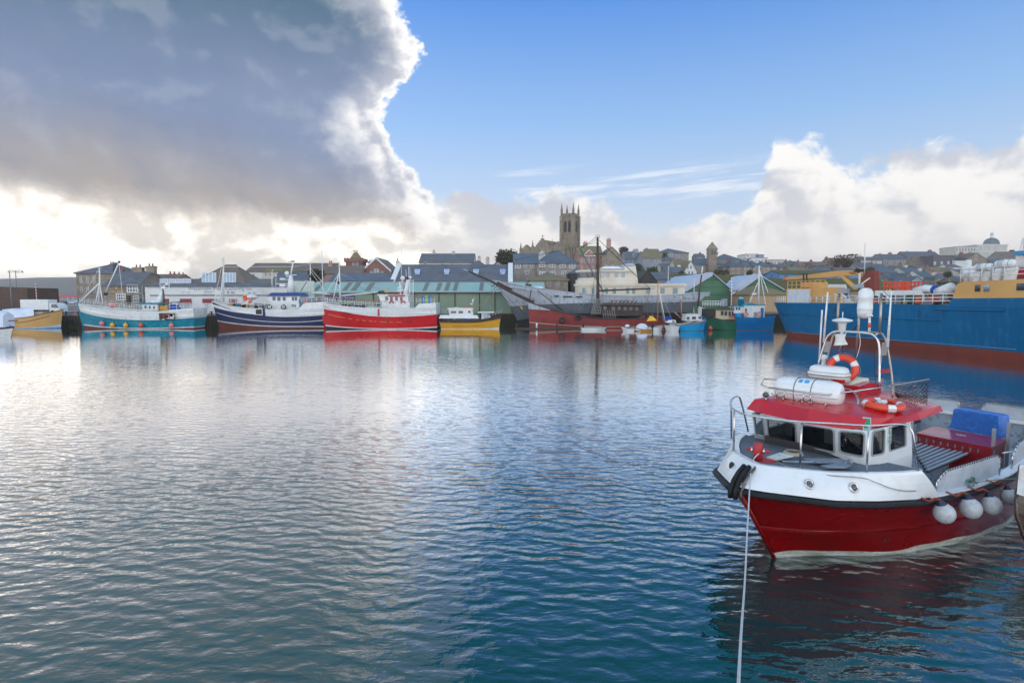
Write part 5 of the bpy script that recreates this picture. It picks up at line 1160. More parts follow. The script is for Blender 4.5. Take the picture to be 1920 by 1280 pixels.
# ---- red trawler
def redt():
    B = 6.; q = Px(601, 95., B); o = thing('trawler', 'bright red and white trawler with white wheelhouse, rightmost of the three trawlers', 'fishing boat', q.loc()); L = q.X(817)
    top = (4.25, 3.38, 3.45, .6); bd = (3.75, 1.95, 2.3, .62)
    P, zt, zl = make_hull(o, L, B, [(-.6, -.6, -.6, .6), (.42, .03, .26, .6), (.60, .18, .45, .6), bd, top], [BBLK, BW, BRED, BW], stem=(0, .75), transom=(0, -.05), bulw=.9, ta_d=.1)
    strake(o, P, lambda u: zl(bd, u), .02, 1, .06, BRED)
    mb = MB(); mb.tube([P(0, z, -1) for z in (4.9, 4.3, 3.3, 2, 1, 0)], .17, BRED, 6); mb.build('stem', o)
    raise_plate(o, P, zt, .83, 1., .65, .75, BW, ramp=.03)
    # dashed yellow line with faded lettering at the bow
    mb = MB(); yl = M('yellow paint', (.75, .30, .02), .5)
    zf = lambda u: zl((2.6, 1.15, 1.1, .66), u)
    for a, b in ((.06, .12), (.125, .19), (.195, .22), (.25, .28), (.32, .345), (.37, .40), (.43, .455), (.47, .49), (.52, .58), (.60, .63), (.66, .70)):
        pts = []
        for k in range(5): p = P(lerp(a, b, k / 4), zf(lerp(a, b, k / 4)), -1); p.y -= .03; pts.append(p)
        mb.tube(pts, .05, yl, 4)
    mb.build('yellow_line', o)
    mb = MB(); p, r = P(.555, 2.1, -1), P(.565, 3.3, -1); mb.box(q.X(708.5), q.X(711.5), -B / 2 - .05, -B / 2 + .1, 2.15, 3.25, M('red stripe', (.42, .03, .06), .5)); mb.build('red_stripe', o)
    mb = MB(); [mb.lathe([(.12, 0), (.12, .05)], (q.X(px), -B / 2 - .02, q.Z(602.5)), BBLK, 8, (0, -1, 0)) for px in (764, 769)]; mb.box(q.X(722), q.X(729), -B / 2 - .06, -B / 2 + .1, 1.4, 1.75, RUST); mb.build('scuppers', o)
    rr = M('red rail', (.55, .04, .05), .5)
    hull_rail(o, P, zt, .03, .6, 1.05, BW, 20, rails=(1., .66, .33), mtop=rr); hull_rail(o, P, zt, .03, .6, 1.05, BW, 20, 1, rails=(1., .5), mtop=rr)
    lo = deckhouse(o, q, 716, 768, 566.5, 578, 4.2, BW, None, [], name='deckhouse')
    w = deckhouse(o, q, 714, 765, 553.5, 566.5, 3.8, BW, BW, [(725, 559.5, 5, 7), (734, 560, 5, 7), (743.5, 560, 5, 7), (752.5, 560.5, 5, 7)], slant=(-.35, .0), front=4, ov=.2)
    mb = MB(); a, b = q.P(728, 552.5, -2.1), q.P(759, 555.5, -2.1); mb.box(a.x, b.x, -2.15, -2.05, b.z, a.z, rr); mb.box(q.X(716), q.X(765), -1.93, -1.905, q.Z(567), q.Z(566.2), rr); mb.build('trim', w)
    for px in (734, 755.5):
        mb = MB(); mb.torus((0, 0, 0), .3, .09, rr, (0, 1, 0), 14, 6, arc=(-10, 190) if False else (170, 370)); b_ = mb.build('horseshoe_buoy', o); b_.location = q.P(px, 568, -2.25)
    mb = MB(); mb.tube([q.P(760, 553), q.P(763, 538), q.P(765, 525)], .42, BW, 8, r1=.28); mb.seg(q.P(748, 526), q.P(774, 526), .07, rr, 4); mb.seg(q.P(752, 535), q.P(766, 535.5), .06, rr, 4); mb.seg(q.P(746, 548), q.P(758, 547), .06, rr, 4)
    mb.seg(q.P(751, 552), q.P(749.5, 528), .12, BW, 5); mb.seg(q.P(745, 540), q.P(754, 536), .09, BW, 4); mb.seg(q.P(744, 545), q.P(757, 543), .1, BW, 4); m_ = mb.build('mast', o)
    dome(m_, q, 755, 521.5, .38); dome(m_, q, 769, 520, .3, flat=.7); mb = MB(); mb.ball(q.P(763.5, 521), .3, DARKW, (1, 1, .8), 8); mb.build('searchlight', m_)
    wires(m_, q, [(753, 463, 752, 552), (766, 500, 767, 552), (761, 505, 762, 520), (768, 502, 769, 520)], .035, BW, 'aerials')
    mb = MB()
    for px in (768, 775): mb.seg(q.P(px, 566, -.6), q.P(px, 524, -.6), .04, STEEL, 4); mb.seg(q.P(px, 566, .6), q.P(px, 524, .6), .04, STEEL, 4)
    for k in range(9): mb.seg(q.P(767.5, 526 + k * 4.7, -.6), q.P(775, 526 + k * 4.7, -.6), .03, STEEL, 4); mb.seg(q.P(767.5, 526 + k * 4.7, .6), q.P(775, 526 + k * 4.7, .6), .03, STEEL, 4)
    mb.build('ladder', o)
    hull_rail(o, P, lambda u: zt(u) + .7, .84, .99, .9, BW, 5, rails=(1., .66, .33), mtop=rr)
    mast(o, q, [(638, 566), (637, 530), (636, 490)], .16, BW, r1=.08)
    mb = MB(); [mb.seg(q.P(624, 566, y), q.P(635.5, 511), .08, BW, 5) for y in (-1.1, 1.1)]; mb.seg(q.P(630, 543), q.P(638, 543), .05, BW, 4); mb.ball(q.P(635, 530), .25, DARKW, n=8); mb.build('mast_struts', o)
    mast(o, q, [(640, 554.5), (676, 551), (709, 547.5)], .11, BW, r1=.08, name='boom'); mast(o, q, [(709, 547.5), (720, 546)], .13, DARKW, name='boom_end')
    wires(o, q, [(637, 512, 720, 546), (637, 512, 690, 548), (636, 512, 607, 556), (637, 512, 672, 530)], .035)
    mb = MB(); mb.ball(q.P(709, 572), .32, BW, (1.6, 1, .8), 10); mb.seg(q.P(725, 549), q.P(727, 541), .2, YGEAR, 6); mb.build('deck_gear', o)
    mb = MB(); rnd = random.Random(12)
    for k in range(20): mb.obox(q.P(rnd.uniform(645, 712), rnd.uniform(571, 574), -1.2), (rnd.uniform(.3, 1.), .6, rnd.uniform(.2, .5)), rnd.choice([BROWN, GREYR, SAGE, RUST, BW, BLUN]))
    mb.build('deck_clutter', o)
    bl = M('blue tub', (.02, .20, .55), .5); gn = M('lime tub', (.25, .60, .04), .5)
    for px, m, lb in ((794.5, bl, 'blue left stack of plastic fish boxes on the red trawler stern'), (800.5, gn, 'lime green stack of plastic fish boxes on the red trawler stern'), (806.5, bl, 'blue right stack of plastic fish boxes on the red trawler stern')):
        t = thing('fish_box_stack', lb, 'fish boxes', (q.a + q.X(px, q.Yc - 2), q.Yc - 2, q.Z(569)), 0, 'fish boxes on the red trawler')
        for k in range(3): mb = MB(); mb.box(-.21, .21, -.3, .3, k * .42, k * .42 + .38, m, top=(-.03, .03, -.03, .03)); mb.build('fish_box', t)
redt()
# ---- small yellow boat
def yellow():
    B = 3.2; q = Px(940, 94.5, B); o = thing('fishing_boat', 'small bright yellow fishing boat with white cabin right of the red trawler', 'fishing boat', q.loc()); L = -q.X(824)
    P, zt, zl = make_hull(o, L, B, [(-.4, -.4, -.4, .6), (.22, .05, .1, .6), (1.6, .95, 1.0, .55), (2.3, 1.35, 1.35, .55)], [BW, BYEL, HULKW], stem=(0, .35), transom=(0, .15), bulw=.4, dirn=-1, inner=BW)
    strake(o, P, lambda u: zl((1.6, .95, 1.0, .55), u), .02, 1, .05, BYEL); strake(o, P, lambda u: zt(u), .0, 1, .05, HULKW, name='gunwale')
    strake(o, P, lambda u: zl((.9, .5, .5, .5), u), .25, .8, .025, RUBB, name='groove')
    mb = MB(); a, b = q.P(823, 597, -1.2), q.P(898, 591, -1.2); mb.box(a.x, b.x, -1.3, 1.3, a.z, b.z, BW, top=(.2, -.3, .1, -.1)); mb.build('coaming', o)
    deckhouse(o, q, 843, 887, 579, 591, 2.1, BW, BW, [(850.5, 585, 10, 4.5), (864, 585, 8, 4.5), (880, 584.5, 4.5, 4.5)], slant=(-.25, -.1), fw='l', front=2, ov=.12)
    mb = MB(); a, b = q.P(868, 579, -.8), q.P(888, 577.5, -.8); mb.box(a.x, b.x, -.9, .9, a.z + .1, b.z + .1, M('red hatch', (.70, .06, .03), .5)); mb.obox(q.P(856, 577), (.6, .6, .2), BW); mb.build('roof_gear', o)
    mb = MB(); a, b = q.P(896, 586.5, -1.1), q.P(926, 584.5, -1.1); mb.box(a.x, b.x, -1.2, 1.2, a.z, b.z, BW); mb.build('shelter_roof', o)
    mb = MB(); a, b = q.P(902, 598, -1), q.P(921, 587, -1); mb.box(a.x, b.x, -1., 1., a.z, b.z, PANEL, top=(.1, -.3, 0, 0)); [mb.seg(q.P(x, 598, -1.03), q.P(x, 587, -1.03), .04, DARKW, 4) for x in (902, 909, 915)]; mb.build('shelter', o)
    mb = MB(); mb.seg(q.P(884, 577), q.P(885, 565), .04, STEEL, 5); mb.obox(q.P(884, 569.5), (.5, .3, .12), BW); mb.seg(q.P(886, 567), q.P(887, 561), .12, BW, 6); mb.seg(q.P(888, 564), q.P(889, 557), .025, BW, 4); mb.seg(q.P(884.5, 569), q.P(884, 553), .015, STEEL, 3); mb.build('mast', o)
    mast(o, q, [(919, 583), (919, 571)], .02, STEEL, name='aerial')
    hull_rail(o, P, zt, .0, .14, .7, STEEL, 3, r=.025); mb = MB(); railing(mb, [q.P(824, 591, -1.2), q.P(842, 591, -1.2)], .9, STEEL, 3, (1., .5), .025); mb.build('railing', o)
    for px in (849, 875): mb = MB(); mb.lathe([(.13, 0), (.13, .5)], (0, 0, 0), BBLU, 8, (1, 0, 0)); b_ = mb.build('cylinder_fender', o); b_.location = q.P(px, 598.5, -B / 2 - .12)
yellow()
# ---- ochre boat with canvas tent at the left, white yacht nearer
def ochre():
    B = 4.; q = Px(120, 96., B); o = thing('moored_boat', 'ochre hulled boat under white canvas tent at the left quay', 'boat', q.loc()); L = -q.X(14)
    P, zt, zl = make_hull(o, L, B, [(-.4, -.4, -.4, .6), (.12, .05, .0, .6), (.65, .12, .05, .8), (3.0, 1.7, 1.55, .9)], [BBLU, M('pale boot', (.45, .55, .65), .5), BOCH], stem=(0, .5), transom=(0, .2), bulw=.35, dirn=-1, inner=BROWN)
    strake(o, P, zt, 0, 1, .06, BROWN, name='gunwale'); strake(o, P, lambda u: zl((2.5, 1.0, .9, .9), u), .15, .98, .05, BROWN)
    mb = MB(); cv = M('white canvas', (.66, .70, .80), .8, (.55, .60, .70), .8)
    rows = []
    for px, top in ((5, 580), (26, 578), (64, 577)):
        row = []
        for y, f in ((-1.7, 0), (-1.0, .75), (0, 1), (1.0, .75), (1.7, 0)): base = q.P(px, 596, y); t = q.P(px, top, y); row.append(Vector((base.x, y, lerp(base.z, t.z, f))))
        rows.append(row)
    loft(mb, rows, [cv] * 2); mb.add(rows[0], [(0, 1, 2, 3, 4)], cv); mb.add(rows[2], [(0, 1, 2, 3, 4)], cv); mb.build('canvas_tent', o)
    mb = MB(); mb.obox(q.P(79, 587), (1.5, 1.6, .5), M('tarpaulin', (.40, .36, .28), .9)); mb.build('cover', o)
ochre()
def whitel():
    B = 2.6; q = Px(26, 75., B); o = thing('yacht', 'white sailing boat with white cover cut by the left edge of the photo', 'boat', q.loc()); L = 8.
    P, zt, zl = make_hull(o, L, B, [(-.3, -.3, -.3, .6), (1.2, .9, .9, .6), (1.42, 1.12, 1.1, .6)], [BW, HULKW], stem=(0, .5), transom=(0, .2), bulw=.2, dirn=-1)
    strake(o, P, zt, 0, 1, .05, HULKW, name='gunwale')
    mb = MB(); cv = MATS['white canvas']
    a = q.P(24, 608, -1), q.P(24, 583, 0); rows = []
    for x, zt_, w_ in ((-.6, 3.3, .9), (-2.5, 3.6, 1.1), (-6, 3.4, 1.1)):
        rows.append([Vector((x, -w_, 1.35)), Vector((x, -w_ * .9, zt_ * .85)), Vector((x, 0, zt_)), Vector((x, w_ * .9, zt_ * .85)), Vector((x, w_, 1.35))])
    loft(mb, rows, [cv] * 2); mb.add(rows[0], [(0, 1, 2, 3, 4)], cv); mb.add(rows[2], [(0, 1, 2, 3, 4)], cv); mb.build('canvas_cover', o)
    mast(o, q, [(-40, 601.5), (33, 601)], .07, RUST, name='bowsprit'); wires(o, q, [(10, 602, 0, 611), (10, 602, 18, 610), (4, 602, 22, 612)], .03, DARKW, 'fittings'); mast(o, q, [(-60, 610), (-60, 420)], .09, name='mast')
whitel()
# ---- small craft builder for the right part of the quay
def smallboat(label, px_bow, px_st, Yc, B, levels, mats, dirn=None, name='small_boat', cat='boat', inner=None, stem=(0, .3), bulw=.25, rail=None, **kw):
    q = Px(px_bow, Yc, B); d = 1 if px_st > px_bow else -1; o = thing(name, label, cat, q.loc()); L = abs(q.X(px_st))
    P, zt, zl = make_hull(o, L, B, levels, mats, stem=stem, transom=(0, .1), bulw=bulw, dirn=d, inner=inner or BW, n=18, **kw)
    if rail: strake(o, P, zt, 0, 1, .04, rail, name='gunwale', n=14)
    return q, o, P, zt
K3 = [(-.3, -.3, -.3, .6)]
def outboard(o, p):
    mb = MB(); mb.rbox(p.x - .16, p.x + .16, p.y - .2, p.y + .2, p.z + .1, p.z + .6, .08, RUBB); mb.box(p.x - .06, p.x + .06, p.y - .08, p.y + .08, p.z - .7, p.z + .15, RUBB); mb.build('outboard_motor', o)
q, o, P, zt = smallboat('low white open dinghy floating in front of the red hulk', 1137, 1091, 91., 1.7, K3 + [(.55, .42, .42, .5)], [BW], rail=BROWN, name='dinghy', cat='dinghy')
outboard(o, Vector((-3.6, 0, .4)))
q, o, P, zt = smallboat('small white dinghy with outboard left of the orange speedboat', 1165, 1191, 88.5, 1.5, K3 + [(.75, .42, .5, .6)], [BW], rail=BROWN, name='dinghy', cat='dinghy')
mb = MB(); mb.ball((.9, 0, .75), .32, BW, (1.2, 1, .8), 10); mb.build('covered_motor', o)
q, o, P, zt = smallboat('orange brown speedboat under a white domed cover', 1190, 1223, 88., 1.8, K3 + [(.5, .35, .35, .6)], [M('orange gelcoat', (.50, .22, .04), .5)], name='speedboat')
mb = MB(); mb.ball((1.1, 0, .5), .72, MATS['white canvas'], (1.25, .9, .95), 14); mb.build('cover', o); outboard(o, Vector((2.6, -.3, .5)))
q, o, P, zt = smallboat('white sailing dinghy with yellow cover and orange wooden mast', 1244, 1216, 88.6, 1.7, K3 + [(.95, .65, .65, .6)], [BW], rail=HULKW, name='sailing_dinghy')
mb = MB(); yc = M('yellow cover', (.85, .48, .02), .7); mb.add([q.P(1212, 602, -.6), q.P(1232, 601, -.6), q.P(1219, 592, 0), q.P(1224, 593, 0), q.P(1212, 602, .6), q.P(1232, 601, .6)], [(0, 1, 3, 2), (4, 2, 3, 5), (0, 2, 4), (1, 5, 3)], yc); mb.build('yellow_cover', o)
om = M('orange varnished spar', (.55, .20, .04), .5); mast(o, q, [(1233, 603), (1233.5, 560), (1234, 526)], .07, om); wires(o, q, [(1234, 528, 1222, 602), (1234, 528, 1243, 600)], .02)
q, o, P, zt = smallboat('small white cruising yacht with raked white mast', 1245, 1275, 88.4, 2.0, K3 + [(.9, .85, .8, .5)], [BW], name='yacht', cat='yacht', rail=STEEL)
mb = MB(); a, b = q.P(1250, 605, -.6), q.P(1268, 600, -.6); mb.box(a.x, b.x, -.65, .65, a.z, b.z, BW, top=(.3, -.1, .1, -.1)); mb.box(a.x + .8, a.x + 1.2, -.7, -.6, a.z + .1, b.z - .1, PANE); mb.build('cabin', o)
mast(o, q, [(1247, 602), (1241, 570), (1235, 542)], .06); wires(o, q, [(1235, 543, 1262, 603), (1235, 543, 1245, 604)], .018); mb = MB(); mb.obox(q.P(1252, 597), (.8, .3, .6), BLUN); mb.build('blue_sail_cover', o)
q, o, P, zt = smallboat('old boat with short orange mast hidden behind the sky blue cabin boat', 1300, 1262, 92.5, 2.4, K3 + [(1.4, .9, .9, .6)], [BW], name='mast_boat', rail=BROWN)
mast(o, q, [(1277.5, 598), (1277.5, 562)], .08, om); mast(o, q, [(1277.5, 562), (1277.5, 555)], .06, BW, name='mast_top'); mast(o, q, [(1265, 585), (1276, 596)], .12, M('pinkish timber', (.45, .20, .18), .8), name='boom')
q, o, P, zt = smallboat('sky blue cabin boat with white wheelhouse and red gunwale', 1323, 1276, 89., 2.7, K3 + [(.1, .05, .1, .6), (1.75, 1.1, .9, .6)], [RUST, BSKY], name='cabin_boat', bulw=.3, rail=M('red gunwale', (.45, .04, .04), .5))
deckhouse(o, q, 1285, 1317, 590, 601.5, 1.9, BW, BW, [(1290, 596.5, 5, 5), (1301, 596, 7, 5), (1312.5, 595.5, 6, 4)], slant=(.1, -.35), fw='r', front=2, frame=BW, ov=.1, rt=.1)
mast(o, q, [(1302, 590), (1301, 580)], .03, BW)
# green fishing boat
q, o, P, zt = smallboat('old green fishing boat with cream boarded wheelhouse', 1322, 1406, 92., 4., K3 + [(.1, .05, .1, .6), (2.1, 1.35, 1.5, .6), (2.3, 1.5, 1.65, .6)], [BBLK, BGRN, BROWN], name='fishing_boat', cat='fishing boat', inner=BROWN, bulw=.3)
crw = M('cream boards', (.58, .50, .33), .7, (.48, .40, .26), .8)
deckhouse(o, q, 1341, 1378, 581.5, 599, 2.6, crw, BROWN, [(1354, 587, 4, 7), (1361, 587.5, 4, 7), (1368, 588, 3.5, 7), (1374, 588, 3, 7)], front=3, frame=BROWN)
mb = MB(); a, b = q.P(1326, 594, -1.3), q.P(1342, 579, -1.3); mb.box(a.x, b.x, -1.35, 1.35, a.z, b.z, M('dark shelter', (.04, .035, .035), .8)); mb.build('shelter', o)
mb = MB(); railing(mb, [q.P(1368, 598, -1.9), q.P(1404, 599, -1.5)], .75, MATS['red rail'], 8, (1., .5), .03); mb.build('railing', o)
mast(o, q, [(1371, 580), (1371.5, 550), (1372, 520)], .10, BW); mb = MB(); [mb.lathe([(.115, 0), (.115, .12)], q.P(1371.6, 525 + k * 6), REDB, 6) for k in range(9)]; mb.build('mast_bands', o); wires(o, q, [(1372, 521, 1381, 521)], .07, BW, 'arm'); wires(o, q, [(1372, 545, 1384, 545, 0, 0), (1384, 543, 1370, 560), (1368, 545, 1366, 575)], .07, BROWN, 'derrick')
fender('fender', 'small red buoy at the waterline of the green fishing boat', (q.a + q.X(1331), q.Yn - .35, .35), .3, REDB, None)
# white and blue boat behind it
q, o, P, zt = smallboat('white and blue boat with tall white railings behind the green fishing boat', 1307, 1372, 97., 4., K3 + [(2.2, 1.6, 1.6, .6), (3.6, 3.0, 3.0, .5)], [BBLU, BW], name='railed_boat', bulw=.4)
mb = MB(); railing(mb, [q.P(1317, 575, -1.8), q.P(1356, 575, -1.8)], .95, BW, 8, (1., .66, .33), .04); railing(mb, [q.P(1317, 575, 1.8), q.P(1356, 575, 1.8)], .95, BW, 8, (1., .5), .04); mb.build('railing', o)
mb = MB(); a, b = q.P(1355, 574, -.5), q.P(1364, 560, -.5); mb.box(a.x, b.x, -.5, .5, a.z, b.z, GREYR); mb.build('locker', o)
mast(o, q, [(1308.5, 578), (1312, 540), (1315.5, 515)], .16, BROWN, r1=.12); mast(o, q, [(1315.5, 515), (1317, 500)], .10, BW, name='mast_top')
# blue boat with white deckhouse
q, o, P, zt = smallboat('blue fishing boat with white deckhouse and two orange life rings', 1451, 1384, 91.5, 4.4, K3 + [(.1, .05, .1, .6), (2.25, 2.0, 2.1, .5)], [RUST, BBLU], name='fishing_boat', cat='fishing boat', stem=(0, .1), fb=.2, bulw=.3, inner=BBLU)
strake(o, P, lambda u: 1.3, .02, .98, .05, BBLU)
dh = deckhouse(o, q, 1395, 1434, 572.5, 598, 3.2, BW, BTEAL, [(1398.5, 581, 3, 5.5), (1409, 579, .1, .1)], ov=.15, rt=.12, name='deckhouse')
mb = MB(); a, b = q.P(1426, 598, -1.63), q.P(1432, 577, -1.63); mb.box(a.x, b.x, -1.66, -1.602, a.z, b.z, BBLU); mb.build('door', dh); mb = MB(); a, b = q.P(1413, 597, -1.63), q.P(1419, 585, -1.63); mb.box(a.x, b.x, -1.65, -1.602, a.z, b.z, GREYR); mb.build('door', dh)
deckhouse(o, q, 1377, 1395, 575, 587, 2.6, BW, BTEAL, [(1381, 578.5, 3, 5), (1386, 578.5, 3, 5)], ov=.15, front=3, name='wheelhouse')
mb = MB(); a = q.P(1389, 573); mb.lathe([(.45, 0), (.45, .8), (.5, .82), (.5, 1.1)], a, BTEAL, 10); mb.lathe([(.3, 0), (.3, .2)], a + Vector((0, 0, 1.1)), BW, 8); mb.build('funnel', o)
mb = MB(); mb.box(q.X(1401), q.X(1426), -1.2, 1.2, q.Z(572), q.Z(568), BTEAL, top=(.8, -.8, .3, -.3)); mb.build('roof_platform', o)
mast(o, q, [(1422, 572), (1423, 530), (1423.5, 498)], .16, BW, r1=.08); wires(o, q, [(1405, 568, 1421, 530), (1423, 500, 1436, 575), (1416, 500, 1430, 500), (1413, 551, 1418, 551), (1423, 505, 1440, 548)], .06, BW, 'mast_struts'); mb = MB(); mb.obox(q.P(1414, 551), (.6, .4, .25), BW); mb.build('radar', o)
mb = MB(); a, b = q.P(1381, 594, -1.9), q.P(1390, 590, -1.9); mb.box(a.x, b.x, -2, -1., a.z, b.z + .2, BSKY); mb.build('blue_bin', o)
for px, lb in ((1398.5, 'left one of two orange life rings on the white deckhouse of the blue boat'), (1423.5, 'right one of two orange life rings on the white deckhouse of the blue boat')):
    p = q.P(px, 589, -1.75); ringbuoy(None, 'life_ring', (q.a + p.x, q.Yc - 1.75, p.z), .30, (0, 1, 0), ORNG, label=lb, group='life rings on the blue fishing boat')
# ------------------------------------------------------------------ grey laid-up ship and the red hulk
def greyship():
    B = 8.; q = Px(924, 104., B); o = thing('ship', 'long grey laid-up ship with cream superstructure in the dock', 'ship', q.loc()); L = q.X(1332)
    top = (8.0, 5.25, 5.9, .62)
    P, zt, zl = make_hull(o, L, B, [(-.6, -.6, -.6, .6), (.9, 2.3, 2.4, .45), (3.4, 4.1, 4.3, .55), top], [BBLK, BGRD, BGRY], stem=(0, 4.6), transom=(0, 6.), bulw=.6, fb=.3, n=34)  # black lowest band paints in the dock wall's shadow under the hull
    strake(o, P, lambda u: zt(u) - .85, .10, .98, .06, BGRY, name='rubbing_strake'); strake(o, P, zt, .0, 1, .07, BGRY, name='gunwale')
    mb = MB(); a, b = q.P(1199, 0, 0), 0
    for px0, px1, py in ((1040, 1048, 555), (1056, 1073, 556), (1080, 1092, 556.5)): p = q.P(px0, py, -B / 2); r = q.P(px1, py, -B / 2); mb.box(p.x, r.x, -B / 2 - .1, -B / 2 + .2, p.z - .1, p.z + .1, M('freeing port', (.03, .03, .035), .8))
    mb.build('freeing_ports', o)
    for px, py, w in ((1085, 569, 4), (1095, 569.5, 4), (1220, 567, 4), (1251, 568, 3.5), (1265, 568, 3.5)):
        mb = MB(); p = q.P(px, py, -B / 2); k = .047; mb.rbox(-w * k, w * k, -.05, .1, -.25, .25, .05, M('plated window', (.26, .30, .36), .5)); w_ = mb.build('plated_window', o); w_.location = (p.x, -B / 2 - .03 + .12, p.z)
    # bow fittings and rust
    mb = MB(); p = q.P(984, 576, -3.); mb.obox(q.P(978, 577, -3.2), (.6, .06, .25), YELB, Matrix.Rotation(.9, 3, 'Y')); mb.build('yellow_mark', o)
    # superstructure
    def block(px0, px1, py0, py1, w, m, r=1.2, name='deckhouse', sl=0):
        a, b = q.P(px0, py1, -w / 2), q.P(px1, py0, -w / 2); mb = MB(); poly = []; n = 8
        for k in range(n + 1):
            t = R(90 + 180 * k / n); poly.append((a.x + r + r * math.cos(t), -math.sin(t) * -w / 2))
        poly += [(b.x, -w / 2), (b.x, w / 2)]
        mb.prism(poly, a.z, b.z, m, [(x + sl, y) for x, y in poly]); return mb.build(name, o), a, b
    main, a, b = block(1082, 1284, 536, 556, 6.8, SUPC, 2.6)
    for px, w in ((1094, 5), (1112, 5), (1137, 6), (1152, 6), (1177, 6), (1188, 6), (1215, 7), (1242, 8), (1266, 9)):
        mb = MB(); p = q.P(px, 545, -3.4); k = .047; mb.box(-w * k, w * k, -.04, -.001, -.5, .5, M('blind window', (.24, .33, .34), .4)); w_ = mb.build('window', main); w_.location = (p.x, -3.4, p.z)
    s1, _, _ = block(1080, 1288, 531.5, 536.2, 7.3, SUPC, 2.9, 'deck_slab')
    s2, _, _ = block(1083, 1196, 524, 531.4, 6.6, SUPC, 2.8, 'bridge_front')
    br, a, b = block(1086, 1184, 509.5, 523.9, 5.6, SUPC, 2.2, 'bridge')
    rf, _, _ = block(1083, 1185, 505.5, 509.4, 6.4, SUPC, 2.6, 'bridge_roof')
    for k in range(7):   # wheelhouse windows round the curved front
        t = R(100 + 80 * k / 6.); cx = a.x + 2.2 + 2.25 * math.cos(t) ; cy = -math.sin(t) * 2.85
        mb = MB(); mb.box(-.03, .03, -.32, .32, -.42, .42, PANE); w_ = mb.build('window', br); w_.location = (cx - .02, cy, (a.z + b.z) / 2 + .1); w_.rotation_euler = (0, 0, math.atan2(-math.sin(t) * 2.85 , 2.2 * math.cos(t)))
    for px, m in ((1103, PANE), (1111, PANE), (1119, PANE), (1129, PANEL), (1139, PANEL), (1156, PANEL), (1168, PANEL)):
        mb = MB(); p = q.P(px, 515.5, -2.8); mb.box(-.33, .33, -.05, -.002, -.42, .42, m); w_ = mb.build('window', br); w_.location = (p.x, -2.8, p.z)
    mb = MB(); a, b = q.P(1168, 531, -2.6), q.P(1197, 498, -2.6); mb.box(a.x, b.x, -2.6, 2.6, a.z, b.z, SUPC, top=(.4, -.4, .3, -.3)); f = mb.build('funnel', o)
    mb = MB(); mb.rbox(a.x + .3, b.x - .3, -2.5, 2.5, b.z + .002, q.Z(493, 1180), .8, PALEB); mb.build('funnel_cap', f)
    mb = MB(); a = q.P(1148, 504.5, 0); mb.box(a.x - 2.5, a.x + 1.8, -2, 2, q.Z(505, 1140, 104), q.Z(500, 1140, 104), BW, top=(1., -1., .5, -.5)); mb.build('canvas_cover', o)
    mb = MB(); a, b = q.P(1196, 548, 0), q.P(1330, 551, 0)
    mb.seg(q.P(1195, 552, -3), q.P(1193, 528, -3), .05, BW, 4); mb.build('stanchion', o)
    # bow mossy hatch and mint tarpaulin
    mb = MB(); mb.box(q.X(985, 104), q.X(996, 104), -1.4, 1.4, 6.7, 7.3, MATS['moss roof']); mb.box(q.X(998, 104), q.X(1022, 104), -1.8, 1.8, 6.2, 6.9, BW, top=(.3, -.6, .3, -.3)); mb.build('deck_hatch', o)
    wires(o, q, [(930, 536, 905, 575, -2, -12), (935, 541, 884, 585, -2, -12)], .04, ROPE, 'mooring_rope')
greyship()
